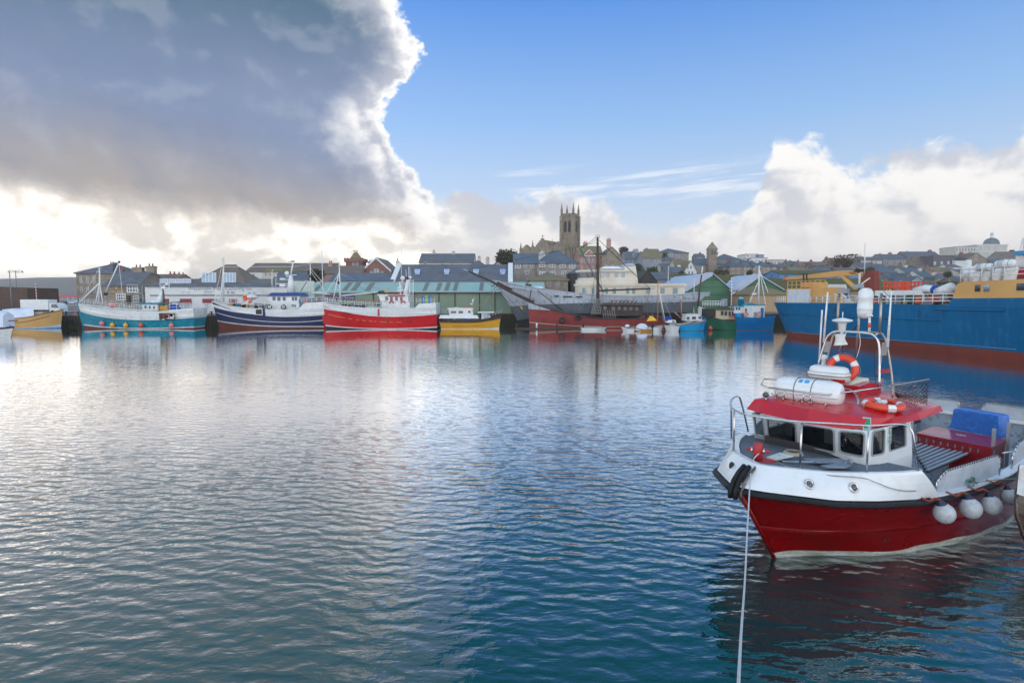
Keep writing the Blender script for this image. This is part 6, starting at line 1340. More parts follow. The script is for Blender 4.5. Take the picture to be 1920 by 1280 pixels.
def hulk():
    B = 5.; q = Px(990, 97.3, B); o = thing('hulk', 'old wooden hulk with peeling red paint, long bowsprit and dark deckhouse', 'hulk', q.loc()); L = q.X(1252)
    top = (4.35, 1.55, 1.9, .62)
    P, zt, zl = make_hull(o, L, B, [(-.4, -.4, -.4, .6), (.85, .25, .2, .6), (1.0, .35, .3, .6), top], [HULKR, M('cream line', (.5, .42, .3), .8), HULKR], stem=(0, .25), transom=(0, .3), bulw=.3, n=34, inner=HULKW)
    strake(o, P, zt, 0, 1, .10, HULKW, name='gunwale')
    mb = MB(); rows = [[P(u, lerp(zt(u) - .02, zt(u) - 1.1 * max(0, 1 - u / .16) - .12, t), -1) + Vector((0, -.025, 0)) for u in [k * .012 for k in range(14)]] for t in (0, 1)]; loft(mb, rows, [BGRY]); mb.build('grey_patch', o)
    mb = MB(); mb.tube([q.P(1001, 567.5), q.P(960, 548), q.P(920, 527), q.P(878, 508)], .30, HULKW, 8, r1=.14); mb.seg(q.P(878, 508), q.P(869, 504.5), .13, BGRY, 6, r1=.07); mb.seg(q.P(921, 537), q.P(935, 530), .1, HULKW, 4); mb.seg(q.P(930, 537, -1.5), q.P(932, 536, 1.5), .09, HULKW, 4)
    mb.seg(q.P(960, 543), q.P(932, 529), .16, HULKW, 5); mb.build('bowsprit', o)
    wires(o, q, [(925, 535, 960, 575), (930, 536, 985, 590), (880, 510, 925, 537), (923, 537, 920, 556), (926, 537, 933, 562), (872, 507, 1119, 455)], .03, DARKW)
    mast(o, q, [(1121, 592), (1121, 540), (1120.5, 444)], .34, HULKW, r1=.17); wires(o, q, [(1111, 476, 1137, 476)], .10, HULKW, 'yard'); wires(o, q, [(1117, 441, 1124, 441), (1117, 441, 1117, 447), (1124, 441, 1124, 447)], .04, DARKW, 'masthead')
    mast(o, q, [(1123, 545), (1170, 543), (1219, 541)], .15, HULKW, name='boom'); mast(o, q, [(1219, 541), (1227, 541)], .13, BGRY, name='boom_end')
    mast(o, q, [(1087, 465), (1112, 512), (1132, 548)], .12, BGRD, name='gaff'); mast(o, q, [(1132, 548), (1135, 553)], .14, BW, name='gaff_end')
    wires(o, q, [(1089, 465, 1118, 445), (1087, 466, 1119, 449), (1121, 476, 1134, 590), (1121, 476, 1105, 590), (1120, 447, 1200, 525), (1120, 447, 1218, 540), (1219, 542, 1211, 572), (1007, 545, 1057, 582), (996, 542, 993, 562)], .035, DARKW)
    mast(o, q, [(996, 543), (993, 562)], .09, HULKW, name='bow_post'); mast(o, q, [(1008, 545), (1030, 562), (1054, 582)], .08, HULKW, name='fallen_spar')
    h = deckhouse(o, q, 1132, 1205, 573, 592, 3.4, HULKW, HULKW, [(1134, 577.5, 6, 6.5), (1150, 578, 6, 6.5), (1161, 578, 5.5, 6), (1172, 578.5, 5.5, 6), (1183, 578.5, 5.5, 6), (1194, 579, 5.5, 6)], name='deckhouse', wm_=M('dusty pane', (.16, .14, .14), .4), frame=HULKW, ov=.6, rt=.12)
    mb = MB(); a = q.P(1170, 570); 
    for k in range(7): x = lerp(q.X(1150), q.X(1196), k / 6.); mb.seg((x, -1, a.z - .1), (x + .3, 0, a.z + .55), .05, BROWN, 4); mb.seg((x, 1, a.z - .1), (x + .3, 0, a.z + .55), .05, BROWN, 4)
    mb.seg((q.X(1150), 0, a.z + .55), (q.X(1196), 0, a.z + .5), .07, BROWN, 4); mb.build('skylight_cage', o)
    mb = MB(); gw = M('grey driftwood', (.24, .22, .21), .9)
    for k in range(6): mb.seg(q.P(1108 + k * 3.4, 590 - k * .3, -2.2), q.P(1117 + k * 2.2, 558 + k, -1.), .07, gw, 4)
    for k in range(5): mb.seg(q.P(1110 + k * 1.6, 586 - k * 6, -2.2 + k * .2), q.P(1128 + k * .6, 588 - k * 6, -2.2 + k * .2), .06, gw, 4)
    mb.build('gangway', o)
    mb = MB(); [mb.seg(q.P(1132 + k * 4.4, 597, -2.6), q.P(1131 + k * 4.4 - 1, 582, -2.6), .06, gw, 4) for k in range(6)]; mb.seg(q.P(1130, 589, -2.6), q.P(1156, 590, -2.6), .05, gw, 4); mb.build('fence_rail', o)
    for px, py, r in ((1054, 601, .42), (1084, 595.5, .38)):
        mb = MB(); mb.torus((0, 0, 0), r, .15, RUBB, (0, 1, 0), 18, 8); t = mb.build('tyre', o); t.location = q.P(px, py, -B / 2 - .2)
    mb = MB(); rnd = random.Random(4)
    for k in range(26): mb.ball(q.P(rnd.uniform(1200, 1228), rnd.uniform(590, 600), rnd.uniform(-1.5, 1)), rnd.uniform(.2, .5), rnd.choice([M('tarred tarpaulin', (.17, .12, .09), .9), HULKR, HULKW]), n=6)
    mb.build('rubbish_heap', o)
hulk()
def raft():
    a, b = at(965, 612, 93), at(1090, 612, 93); o = thing('floating_pontoon', 'low dark floating pontoon in front of the grey ship bow', 'pontoon', (a.x, 93.6, 0)); m = MB()
    m.box(0, b.x - a.x, -.7, .7, -.2, .18, HULKW); m.build('deck', o)
    for k in range(3): c = MB(); c.lathe([(.14, 0), (.14, .7), (.05, .8)], (.3 + k * 3.2, -.5, .18), BW if k == 1 else HULKW, 8); c.build('bollard', o)
raft()
# ------------------------------------------------------------------ big blue supply ship on the right
def blueship():
    Pf, Pn = atz(1468, 631, 0), atz(1920, 684, 0); d = (Pn - Pf); d.z = 0; d.normalize(); B = 11.; nrm = Vector((-d.y, d.x, 0))
    if nrm.x < 0: nrm = -nrm
    ang = math.atan2(d.y, d.x); th = ang
    org = Pf + nrm * (B / 2) - d * 6.6; L = 66.
    o = thing('supply_ship', 'big blue supply ship with ochre upper deck at the right quay', 'ship', (org.x, org.y, 0), th)
    Mi = (Matrix.Translation((org.x, org.y, 0)) @ Matrix.Rotation(th, 4, 'Z')).inverted(); ns = -1 if (Mi @ Pf).y < 0 else 1
    BLU = M('ship blue', (.0, .125, .30), .5, (.0, .095, .24), .12, col3=(.01, .14, .29), stretch=(1, 1, .25), spec=.2); RED = M('ship red boot', (.20, .035, .02), .7, (.15, .03, .02), .3)
    OCH = M('ship ochre', (.66, .37, .12), .55, (.58, .31, .10), .25)
    P, zt, zl = make_hull(o, L, B, [(-.6, -.6, -.6, .5), (.58, .85, 1.2, .4), (4.35, 4.55, 5., .5)], [RED, BLU], stem=(0, 1.4), transom=(0, 3.), bulw=.05, fb=.09, ed=2.6, ew=2.2, ta_d=.1, ta_w=.15, n=40, deck_m=M('deck green', (.05, .10, .07), .8))
    S = lambda px, z, off=0: Mi @ _hit(px, z, off)
    def _hit(px, z, off):  # point on the near side line (offset inwards) seen in photo column px
        r = ray(px, 560); A0 = org + nrm * (-B / 2 + off); u = Vector((r.x, r.y)); # solve A0 + d*t = u*k
        det = d.x * (-u.y) - d.y * (-u.x); t = ((-A0.x) * (-u.y) - (-A0.y) * (-u.x)) / det
        p = A0 + d * t; return Vector((p.x, p.y, z))
    zat = lambda px, py, off=0: at(px, py, _hit(px, 0, off).y).z
    yn = ns * B / 2
    def strk(px0, px1, z0, z1, r=.09, m=BLU, nm='rubbing_strake'):
        mb = MB(); a, b = S(px0, z0), S(px1, z1); pts = [P((lerp(a.x, b.x, k / 12) ) / L, lerp(z0, z1, k / 12), ns) + Vector((0, ns * .03, 0)) for k in range(13)]; mb.tube(pts, r, m, 6); mb.build(nm, o)
    strk(1459, 1765, 3.0, 3.15); strk(1755, 1890, 4.15, 4.2); strk(1470, 1919, .62, 1.1, .04, M('waterline light', (.10, .25, .42), .5), 'boot_line')
    # draught marks, rust runs
    mb = MB()
    for k in range(14):
        px = random.Random(k).uniform(1500, 1780); z0 = random.Random(k + 50).uniform(3.4, 4.2); p = S(px, 0); mb.box(p.x, p.x + .07, min(yn, yn + ns * .015), max(yn, yn + ns * .015), z0 - random.Random(k + 9).uniform(.3, 1.), z0, M('rust run', (.05, .07, .10), .9))
    mb.build('stains', o)
    def side_box(px0, px1, py0, py1, off, w, m, name, par=None, top=None, ref=None):
        a, b = S(px0, 0, off), S(px1, 0, off); x0, x1 = sorted((a.x, b.x)); rp = ref or (px0 + px1) / 2
        z1, z0 = zat(rp, py0, off), zat(rp, py1, off); y0 = yn - ns * off; y1 = y0 - ns * w; mb = MB(); mb.box(x0, x1, min(y0, y1), max(y0, y1), z0, z1, m, top=top); return mb.build(name, par or o), x0, x1, y0, z0, z1
    # raised forecastle
    xa = S(1786, 0).x; z0 = 4.6; mb = MB(); za, zb = 5.15, 5.6; w = B - .4; y0, y1 = (yn - ns * .0), -(yn)
    mb.add([(xa - .6, yn, 4.4), (L - 4, yn, 4.4), (L - 4, yn, zb), (xa, yn, za), (xa - .6, -yn, 4.4), (L - 4, -yn, 4.4), (L - 4, -yn, zb), (xa, -yn, za)], [(0, 1, 2, 3), (4, 5, 6, 7), (0, 3, 7, 4), (1, 2, 6, 5), (3, 2, 6, 7)], BLU); fo = mb.build('forecastle', o)
    mb = MB(); mb.add([(xa + .0, yn, za + .002), (L - 4, yn, zb + .002), (L - 4, yn, 7.1), (xa + .9, yn, 6.6), (xa + .35, yn, 6.4), (xa, -yn, za), (L - 4, -yn, zb), (L - 4, -yn, 7.1), (xa + .9, -yn, 6.6), (xa + .35, -yn, 6.4)], [(0, 1, 2, 3, 4), (5, 6, 7, 8, 9), (0, 4, 9, 5), (4, 3, 8, 9), (3, 2, 7, 8), (1, 2, 7, 6)], OCH); up = mb.build('upper_deck', o)
    for px, m in ((1832, PANE), (1849, PANEL), (1917, PANE)):
        p = S(px, 0); zc = zat(px, 540 if px < 1900 else 537.5); g = MB(); hw = .24 if px < 1900 else .5; g.rbox(-hw, hw, -.05, .05, -.28, .28, .04, m); w_ = g.build('porthole', up); w_.location = (p.x, yn + ns * .02, zc)
    # white rail, winch posts and liferafts on the upper deck
    mb = MB(); railing(mb, [(S(1795, 0).x, yn - ns * .2, 6.6), (S(1919, 0).x + 6, yn - ns * .2, 7.0)], 1.05, BW, 12, (1., .66, .33), .04); mb.build('railing', up)
    mb = MB(); p = S(1812, 0, 2); mb.lathe([(.42, 0), (.42, 1.1), (.25, 1.4), (.22, 2.0)], (p.x, p.y, 6.6), BW, 10); p = S(1822, 0, 1.5); mb.lathe([(.3, 0), (.3, 1.3), (.1, 1.4)], (p.x, p.y, 6.6), BW, 10); p = S(1803, 0, .5); mb.tube([(p.x, p.y, 6.4), (p.x, p.y, 7.0), (p.x + .3, p.y, 7.15)], .07, OCH, 5); mb.build('vents', up)
    for px0, px1, py, lb in ((1826, 1858, 501, 'left of two white liferaft canisters on the blue ship'), (1863, 1901, 494.5, 'right of two white liferaft canisters on the blue ship')):
        a, b = _hit(px0, 0, 1.6), _hit(px1, 0, 1.6); zc = at((px0 + px1) / 2, py, (a.y + b.y) / 2).z; c = (a + b) / 2; t = thing('liferaft_canister', lb, 'liferaft', (c.x, c.y, zc), th, 'liferafts on the blue ship'); l = (b - a).length / 2
        m = MB(); m.lathe([(.10, -l), (.27, -l * .93), (.33, -l * .75), (.33, -.04), (.36, -.03), (.36, .03), (.33, .04), (.33, l * .75), (.27, l * .93), (.10, l)], (0, 0, 0), BW, 14, (1, 0, 0)); m.build('canister', t)
        m = MB(); [m.torus((s * l * .5, 0, 0), .34, .025, GREYR, (1, 0, 0), 16, 4) for s in (-1, 1)]; m.build('straps', t)
        m = MB()
        for s in (-.6, .5): m.add([(s * l - .35, -.3, -1.35), (s * l + .25, -.3, -1.35), (s * l + .45, -.3, -.35), (s * l - .1, -.3, -.35)] + [(s * l - .35, .3, -1.35), (s * l + .25, .3, -1.35), (s * l + .45, .3, -.35), (s * l - .1, .3, -.35)], [(0, 1, 2, 3), (4, 5, 6, 7), (0, 3, 7, 4), (1, 2, 6, 5), (2, 3, 7, 6)], BW)
        m.build('cradle', t)
    side_box(1886, 1960, 501, 521, 3.2, 5., M('red deckhouse', (.55, .03, .05), .5), 'deckhouse')
    side_box(1899, 1980, 477, 502, 3.6, 5., BW, 'wheelhouse'); side_box(1895, 1990, 470, 477.5, 3.2, 6., M('blue roof', (.03, .25, .50), .5), 'wheelhouse_roof', ref=1910)
    # deck railing amidships
    mb = MB(); path = [(S(px, 0, .3).x, yn - ns * .3, zat(px, 570.5, .3)) for px in (1520, 1600, 1700, 1788)]; railing(mb, path, .95, BW, 18, (1., .66, .33), .045); mb.build('railing', o)
    mb = MB(); path = [(S(px, 0, .5).x, yn - ns * .5, zat(px, 570, .5)) for px in (1457, 1473)]; railing(mb, path, 1.0, BW, 4, (1., .6, .3), .05); mb.build('railing', o)
    # ochre deck crane house with white panel
    side_box(1474, 1520, 541.5, 569.5, .6, 3., OCH, 'crane_house'); side_box(1476, 1518, 542.5, 569, .52, .06, M('white panel', (.62, .66, .72), .6), 'white_panel')
    side_box(1520, 1541, 539, 570, .9, 3., OCH, 'machinery_house'); side_box(1501, 1524, 529, 539, 2., 2., OCH, 'winch_house')
    mb = MB(); a, b = S(1476, 0, 1.), S(1546, 0, 1.)
    for k in range(9):
        x = lerp(a.x, b.x, k / 8.); zb_ = zat(1510, 541, 1.); mb.seg((x, yn - ns * 1., zb_), (x, yn - ns * 1., zb_ + 1.), .05, OCH, 4)
    for f in (0, .5, 1.): mb.seg((a.x, yn - ns * 1., zb_ + f), (b.x, yn - ns * 1., zb_ + f), .05, OCH, 4)
    mb.build('cage', o)
    # jib
    def C(px, py, off): return Mi @ at(px, py, _hit(px, 0, off).y)
    mb = MB(); off = 4.; st = [(1472, 520.5, 525), (1530, 513, 521), (1570, 507.5, 518), (1590, 507, 517), (1612, 511, 517)]
    for (x0, t0, b0), (x1, t1, b1) in zip(st, st[1:]):
        v = [C(x0, b0, off), C(x1, b1, off), C(x1, t1, off), C(x0, t0, off)]; v2 = [p - Vector((0, ns * .7, 0)) for p in v]; mb.add(v + v2, [(0, 1, 2, 3), (4, 5, 6, 7), (0, 1, 5, 4), (2, 3, 7, 6), (0, 3, 7, 4), (1, 2, 6, 5)], OCH)
    mb.seg(C(1472, 522, off), C(1471, 527, off), .2, REDB, 6); cr = mb.build('crane_jib', o)
    mb = MB(); mb.seg(C(1580, 518, off), C(1606, 543, off), .28, OCH, 5); [mb.seg(C(px, 545, off), C(px, 512, off), .14, DARKW, 6) for px in (1507, 1513)]; mb.build('crane_ram', cr)
    mb = MB(); rnd = random.Random(3)
    for k in range(24): mb.seg(C(rnd.uniform(1590, 1640), rnd.uniform(503, 512), off), C(rnd.uniform(1595, 1640), rnd.uniform(506, 516), off), .05, DARKW, 3)
    mb.ball(C(1631, 509, off), .55, DARKW, n=8); mb.build('hose_bundle', cr)
    mb = MB(); v = [C(1613, 545, 3.5), C(1640, 545, 3.5), C(1639, 508, 3.5), C(1626, 507, 3.5), C(1616, 520, 3.5)]; v2 = [p - Vector((0, ns * .6, 0)) for p in v]; mb.add(v + v2, [(0, 1, 2, 3, 4), (9, 8, 7, 6, 5)] + [(i, (i + 1) % 5, 5 + (i + 1) % 5, 5 + i) for i in range(5)], M('rusty red funnel', (.24, .05, .035), .8)); mb.build('funnel', o)
    mast_ = MB(); mast_.seg(C(1621, 512, 3.5), C(1622, 456, 3.5), .07, BW, 5); mast_.build('aerial_mast', o)
    # deck clutter: orange cage, RIB tubes, coils
    cg = MB(); a, b = C(1657, 546, 2.5), C(1703, 528.5, 2.5); og = M('orange cage', (.80, .08, .02), .5)
    for k in range(8): x = lerp(a.x, b.x, k / 7.); cg.seg((x, a.y, a.z), (x, a.y, b.z), .08, og, 4); cg.seg((x, a.y - ns * 1.6, a.z), (x, a.y - ns * 1.6, b.z), .08, og, 4)
    for z in (a.z, (a.z + b.z) / 2, b.z): cg.seg((a.x, a.y, z), (b.x, a.y, z), .09, og, 4); cg.seg((a.x, a.y - ns * 1.6, z), (b.x, a.y - ns * 1.6, z), .09, og, 4)
    xm = lerp(a.x, b.x, .76); cg.box(min(xm, b.x), max(xm, b.x), min(a.y, a.y - ns * .1), max(a.y, a.y - ns * .1), a.z, b.z, og); cg.build('orange_cage', o)
    t = MB(); t.tube([C(1720, 545, 1.5), C(1735, 541, 1.5), C(1752, 543, 1.5)], .38, BW, 10); t.ball(C(1720, 545, 1.5), .38, BW, n=10); t.ball(C(1752, 543, 1.5), .4, BLUN, n=10); t.build('inflatable_boat', o)
    t = MB(); t.tube([C(1757, 548, 1.5), C(1770, 544, 1.5), C(1785, 539, 1.5)], .42, BW, 10, r1=.5); t.torus(C(1766, 549, 1.4), .6, .06, DARKW, (0, 1, 0), 16, 5); t.build('canvas_roll', o)
    t = MB(); rnd = random.Random(8)
    cols = [DARKW, M('dark green gear', (.04, .10, .06), .8), RUST, YGEAR, GREYR, DARKW, BROWN, og]
    for k in range(46):
        px = rnd.uniform(1610, 1786); s = rnd.uniform(.25, .8); t.obox(C(px, rnd.uniform(556, 568), rnd.uniform(1., 4.5)), (s * 1.5, s, s), rnd.choice(cols), Matrix.Rotation(rnd.uniform(0, 3), 3, 'Z'))
    for k in range(7): px = rnd.uniform(1640, 1780); t.seg(C(px, 566, 1.2), C(px + rnd.uniform(-5, 5), rnd.uniform(540, 552), 1.2), .07, rnd.choice([YELB, BW, DARKW]), 4)
    t.build('deck_gear', o)
    t = MB(); a = C(1684, 549, 1.2); t.box(a.x - 3., a.x + 3, a.y - .1, a.y + .1, a.z - .25, a.z + .25, BW); t.build('life_stage', o)
blueship()
# ------------------------------------------------------------------ vehicles and street furniture
TYRE = M('tyre', (.02, .02, .02), .8); RIM = M('wheel rim', (.4, .4, .42), .4, metal=.6); CGL = glassmat('car glass', (.03, .04, .05), .05)
def car_proto(col, typ='hatch'):
    m = M('car paint ' + '%02d%02d%02d' % tuple(int(c * 99) for c in col), col, .25, coat=.6); root = bpy.data.objects.new('parked_car', None); COL.objects.link(root)
    b = MB(); prof = [(-2.1, .35), (-2.15, .75), (-1.9, 1.0), (-1.3, 1.02), (-.75, 1.45), (.9, 1.48), (1.75, 1.05), (2.1, .95), (2.12, .4), (1.8, .28), (-1.8, .28)]
    b.xprism(prof, -.82, .82, m); b.build('body', root)
    g = MB(); gp = [(-1.18, 1.04), (-.72, 1.39), (.85, 1.42), (1.55, 1.08)]; g.xprism(gp, -.835, .835, CGL); g.build('windows', root)
    for x in (-1.35, 1.35):
        for y in (-.78, .78):
            w = MB(); w.lathe([(.32, -.1), (.32, .1)], (0, 0, 0), TYRE, 14, (0, 1, 0)); o = w.build('wheel', root); o.location = (x, y, .32); r = MB(); r.lathe([(.18, -.115), (.18, .115)], (0, 0, 0), RIM, 10, (0, 1, 0)); r.build('rim', o)
    return root
carlist = [(64, 560.5, 235, (.05, .05, .06), 'dark car parked furthest left on the quay car park'), (76, 561, 232, (.55, .57, .6), 'silver car second from the left on the quay car park'), (90, 561.5, 228, (.7, .72, .74), 'white hatchback in the middle of the car park row'), (103, 561.5, 240, (.30, .32, .36), 'grey car half hidden behind the black car on the car park'),
           (114, 563, 215, (.03, .02, .025), 'black car parked in front in the car park row'), (125, 562, 222, (.5, .52, .50), 'beige silver car right of the black car'), (136, 562, 216, (.38, .50, .66), 'pale blue car at the right end of the car park row by the warehouse')]
for px, py, Y, col, lb in carlist:
    c = car_proto(col); p = at(px, py, Y); c.location = (p.x, Y, QZ); c.rotation_euler = (0, 0, R(random.Random(px).uniform(-14, 14))); tag(c, lb, 'car', 'cars parked on the quay')
# white box van behind the ochre boat and the big van on the right quay
def van(label, px0, px1, py0, py1, Y, rz=0, z0=QZ, cab='r', truck=False):
    a, b = at(px0, py1, Y), at(px1, py0, Y); o = thing('van', label, 'van', (a.x, Y, z0), R(rz)); L = b.x - a.x; h = b.z - z0; W2 = 2.1; cl = L * .26; VW = M('van white', (.76, .78, .80), .35, coat=.4)
    m = MB(); s = 1
    if truck:
        m.box(0, L * .72, 0, W2, .8, h, VW); m.build('box_body', o); m = MB(); m.xprism([(L * .74, .4), (L, .4), (L, 1.1), (L * .93, 1.9), (L * .74, 2.0)], .05, W2 - .05, VW); m.build('cab', o)
    else: m.xprism([(0, .4), (0, h * .97), (L * .04, h), (L * .68, h), (L * .82, h * .62), (L * .98, h * .5), (L, .4)], 0, W2, VW); m.build('body', o)
    g = MB()
    if truck: g.xprism([(L * .90, 1.15), (L * .985, 1.15), (L * .925, 1.8), (L * .80, 1.8), (L * .80, 1.2)], -.0, W2 + .0, CGL)
    else: g.xprism([(L * .60, h * .62), (L * .60, h * .84), (L * .70, h * .86), (L * .80, h * .63)], -.02, W2 + .02, CGL); g.add([(L * .695, .15, h * .97), (L * .695, W2 - .15, h * .97), (L * .825, W2 - .15, h * .63), (L * .825, .15, h * .63)], [(0, 1, 2, 3)], CGL)
    g.build('windows', o)
    for x in (L * .16, L * .82):
        for y in (.1, W2 - .1): w = MB(); w.lathe([(.36, -.12), (.36, .12)], (0, 0, 0), TYRE, 14, (0, 1, 0)); q = w.build('wheel', o); q.location = (x, y, .36)
van('white box lorry parked on the quay behind the ochre boat', 39, 110, 561.5, 586, 104, truck=True)
van('large white van on the right quay behind the blue ship rail', 1543, 1602, 533, 560, 74.5, -8, QZ)
def lamp(name, label, x0, ytop, ybase, Y, arm, double=False):
    b = at(x0, ybase, Y); t = at(x0, ytop, Y); o = thing(name, label, 'street lamp', (b.x, Y, QZ)); g = M('lamp post grey', (.20, .22, .26), .5); h = t.z - QZ
    m = MB(); m.tube([(0, 0, 0), (0, 0, h)], .11, g, 6, r1=.07); m.build('pole', o)
    for s in ((1, -1) if double else (1,)):
        a = MB(); L = arm * s; a.tube([(0, 0, h), (L * .5, 0, h + .15), (L, 0, h + .1)], .05, g, 5); am = a.build('arm', o)
        l = MB(); l.lathe([(.32, -.35), (.14, -.1), (.1, .1)], (L, 0, h), M('lamp glass', (.5, .5, .48), .3), 8) if double else l.box(L - .1, L + .7, -.12, .12, h, h + .14, g); l.build('lamp_head', am)
lamp('street_lamp', 'single armed grey lamp post at the left pier wall', 22, 511, 575, 112, 1.2); lamp('street_lamp', 'double headed lamp post beside the left pier wall', 33.5, 508, 575, 125, 1.4, True)
# left pier wall block
a, b = at(-60, 575, 116), at(53, 575, 116); o = thing('pier_store', 'dark brown stone pier wall at the far left', 'wall', (a.x, 116, 0)); m = MB()
m.add([(0, 0, 1.5), (b.x - a.x, 0, 1.5), (b.x - a.x, 0, at(53, 540, 116).z), (0, 0, at(-60, 536, 116).z)] + [(0, 8, 1.5), (b.x - a.x, 8, 1.5), (b.x - a.x, 8, at(53, 540, 116).z), (0, 8, at(-60, 536, 116).z)], [(0, 1, 2, 3), (7, 6, 5, 4), (1, 5, 6, 2), (3, 2, 6, 7), (0, 3, 7, 4)], brickmat('brown pier stone', (.13, .075, .055), (.10, .06, .045), (.06, .04, .03), 1., .9, .4, .03)); m.build('wall', o)
m = MB(); m.box(-.1, b.x - a.x + .1, -.1, 8.1, 0, .02, CREAM); 
# red and white barrier pole, orange marker, far red canopy
bp = at(69, 560, 110); o = thing('barrier_pole', 'raised red and white striped barrier pole behind the white lorry', 'barrier', (bp.x, 110, QZ)); m = MB(); t = at(66.5, 531, 110); m.seg((0, 0, 0), (t.x - bp.x, 0, t.z - QZ), .07, BW, 6); m.build('pole', o)
m = MB(); [m.seg(Vector((t.x - bp.x, 0, t.z - QZ)) * (k / 10.), Vector((t.x - bp.x, 0, t.z - QZ)) * ((k + .5) / 10.), .078, REDB, 6) for k in range(1, 10)]; m.build('stripes', o)
p = at(141, 586, 101); o = thing('marker_post', 'small orange marker post on the quay edge left of the teal trawler', 'post', (p.x, 101, QZ)); m = MB(); m.lathe([(.16, 0), (.14, .08), (.09, .1), (.08, 1.), (.02, 1.05)], (0, 0, 0), ORNG, 8); m.build('post', o)
p = at(104, 556.5, 300); b = at(146, 556.5, 300); o = thing('canopy', 'low red and white canopy across the end of the car park', 'canopy', (p.x, 300, QZ)); m = MB(); m.box(0, b.x - p.x, 0, 4, 2.2, 3.1, M('red canopy', (.6, .05, .09), .6), top=(0, 0, 1, 0)); m.build('roof', o)
for k in range(5): m = MB(); m.box(k * 2.8, k * 2.8 + .2, .5, .7, 0, 2.3, BW); m.build('post', o)
for px, y0, y1, Y, lb in ((1301, 519, 560, 119, 'tall thin pole before the mossy roofs left of the blue ship'), (605, 472, 530, 100, 'white yacht mast like pole rising behind the navy trawler stern'), (1252, 500, 560, 118, 'thin pale mast rising above the grey ship stern')):
    p = at(px, y1, Y); t = at(px, y0, Y); o = thing('flagpole', lb, 'pole', (p.x, Y, QZ)); m = MB(); m.tube([(0, 0, 0), (0, 0, t.z - QZ)], .10, BW, 6, r1=.05); m.build('pole', o); m = MB(); m.ball((0, 0, t.z - QZ), .12, BW, n=8); m.build('finial', o)
# ladders, bollards and tyres along the quay edge
def quay_bits():
    ir = M('rusty ladder', (.16, .09, .06), .8)
    for px, lb in ((131, 'rusty quay ladder in the gap between the ochre boat and the teal trawler'), (391, 'rusty quay ladder in the gap between the teal and the navy trawler')):
        p = at(px, 600, QY - .75); o = thing('quay_ladder', lb, 'ladder', (p.x, QY - .7, 0)); m = MB()
        for x in (-.22, .22): m.seg((x, 0, -.5), (x, 0, QZ + .7), .04, ir, 5)
        m.build('rails', o); m = MB(); [m.seg((-.22, 0, .1 + k * .3), (.22, 0, .1 + k * .3), .025, ir, 4) for k in range(7)]; m.build('rungs', o)
    for px, lb in ((124, 'black bollard on the quay just right of the ochre bow'), (148, 'black bollard on the quay at the bow of the teal trawler'), (386, 'black bollard on the quay at the stern of the teal trawler'), (397, 'black bollard on the quay at the bow of the navy trawler')):
        p = at(px, 590, QY + .4); o = thing('bollard', lb, 'bollard', (p.x, QY + .4, QZ + .05)); m = MB(); m.lathe([(.22, 0), (.2, .08), (.13, .12), (.12, .42), (.2, .46), (.2, .56), (.1, .6)], (0, 0, 0), BBLK, 12); m.build('post', o)
    for px, lb in ((128, 'old tyre hanging on the quay wall nearer the ochre boat'), (137, 'old tyre hanging on the quay wall nearer the teal trawler')):
        p = at(px, 604, QY - .9); m = MB(); m.torus((0, 0, 0), .36, .13, RUBB, (0, 1, 0), 18, 8); o = m.build('tyre'); o.location = (p.x, QY - .8, .95); tag(o, lb, 'tyre')
    w = MB(); wd = M('weed band', (.018, .03, .008), .95, (.03, .035, .012), 1.5, bump=.4)
    w.box(-140, -6.4, QY - .64, QY - .602, -.3, .75, wd); w.box(-5.6, 49.2, 108.26, 108.298, -.3, .75, wd); w.box(49.36, 49.398, 27.6, 108.2, -.3, .75, wd); tag(w.build('weed'), kind='structure')
quay_bits()
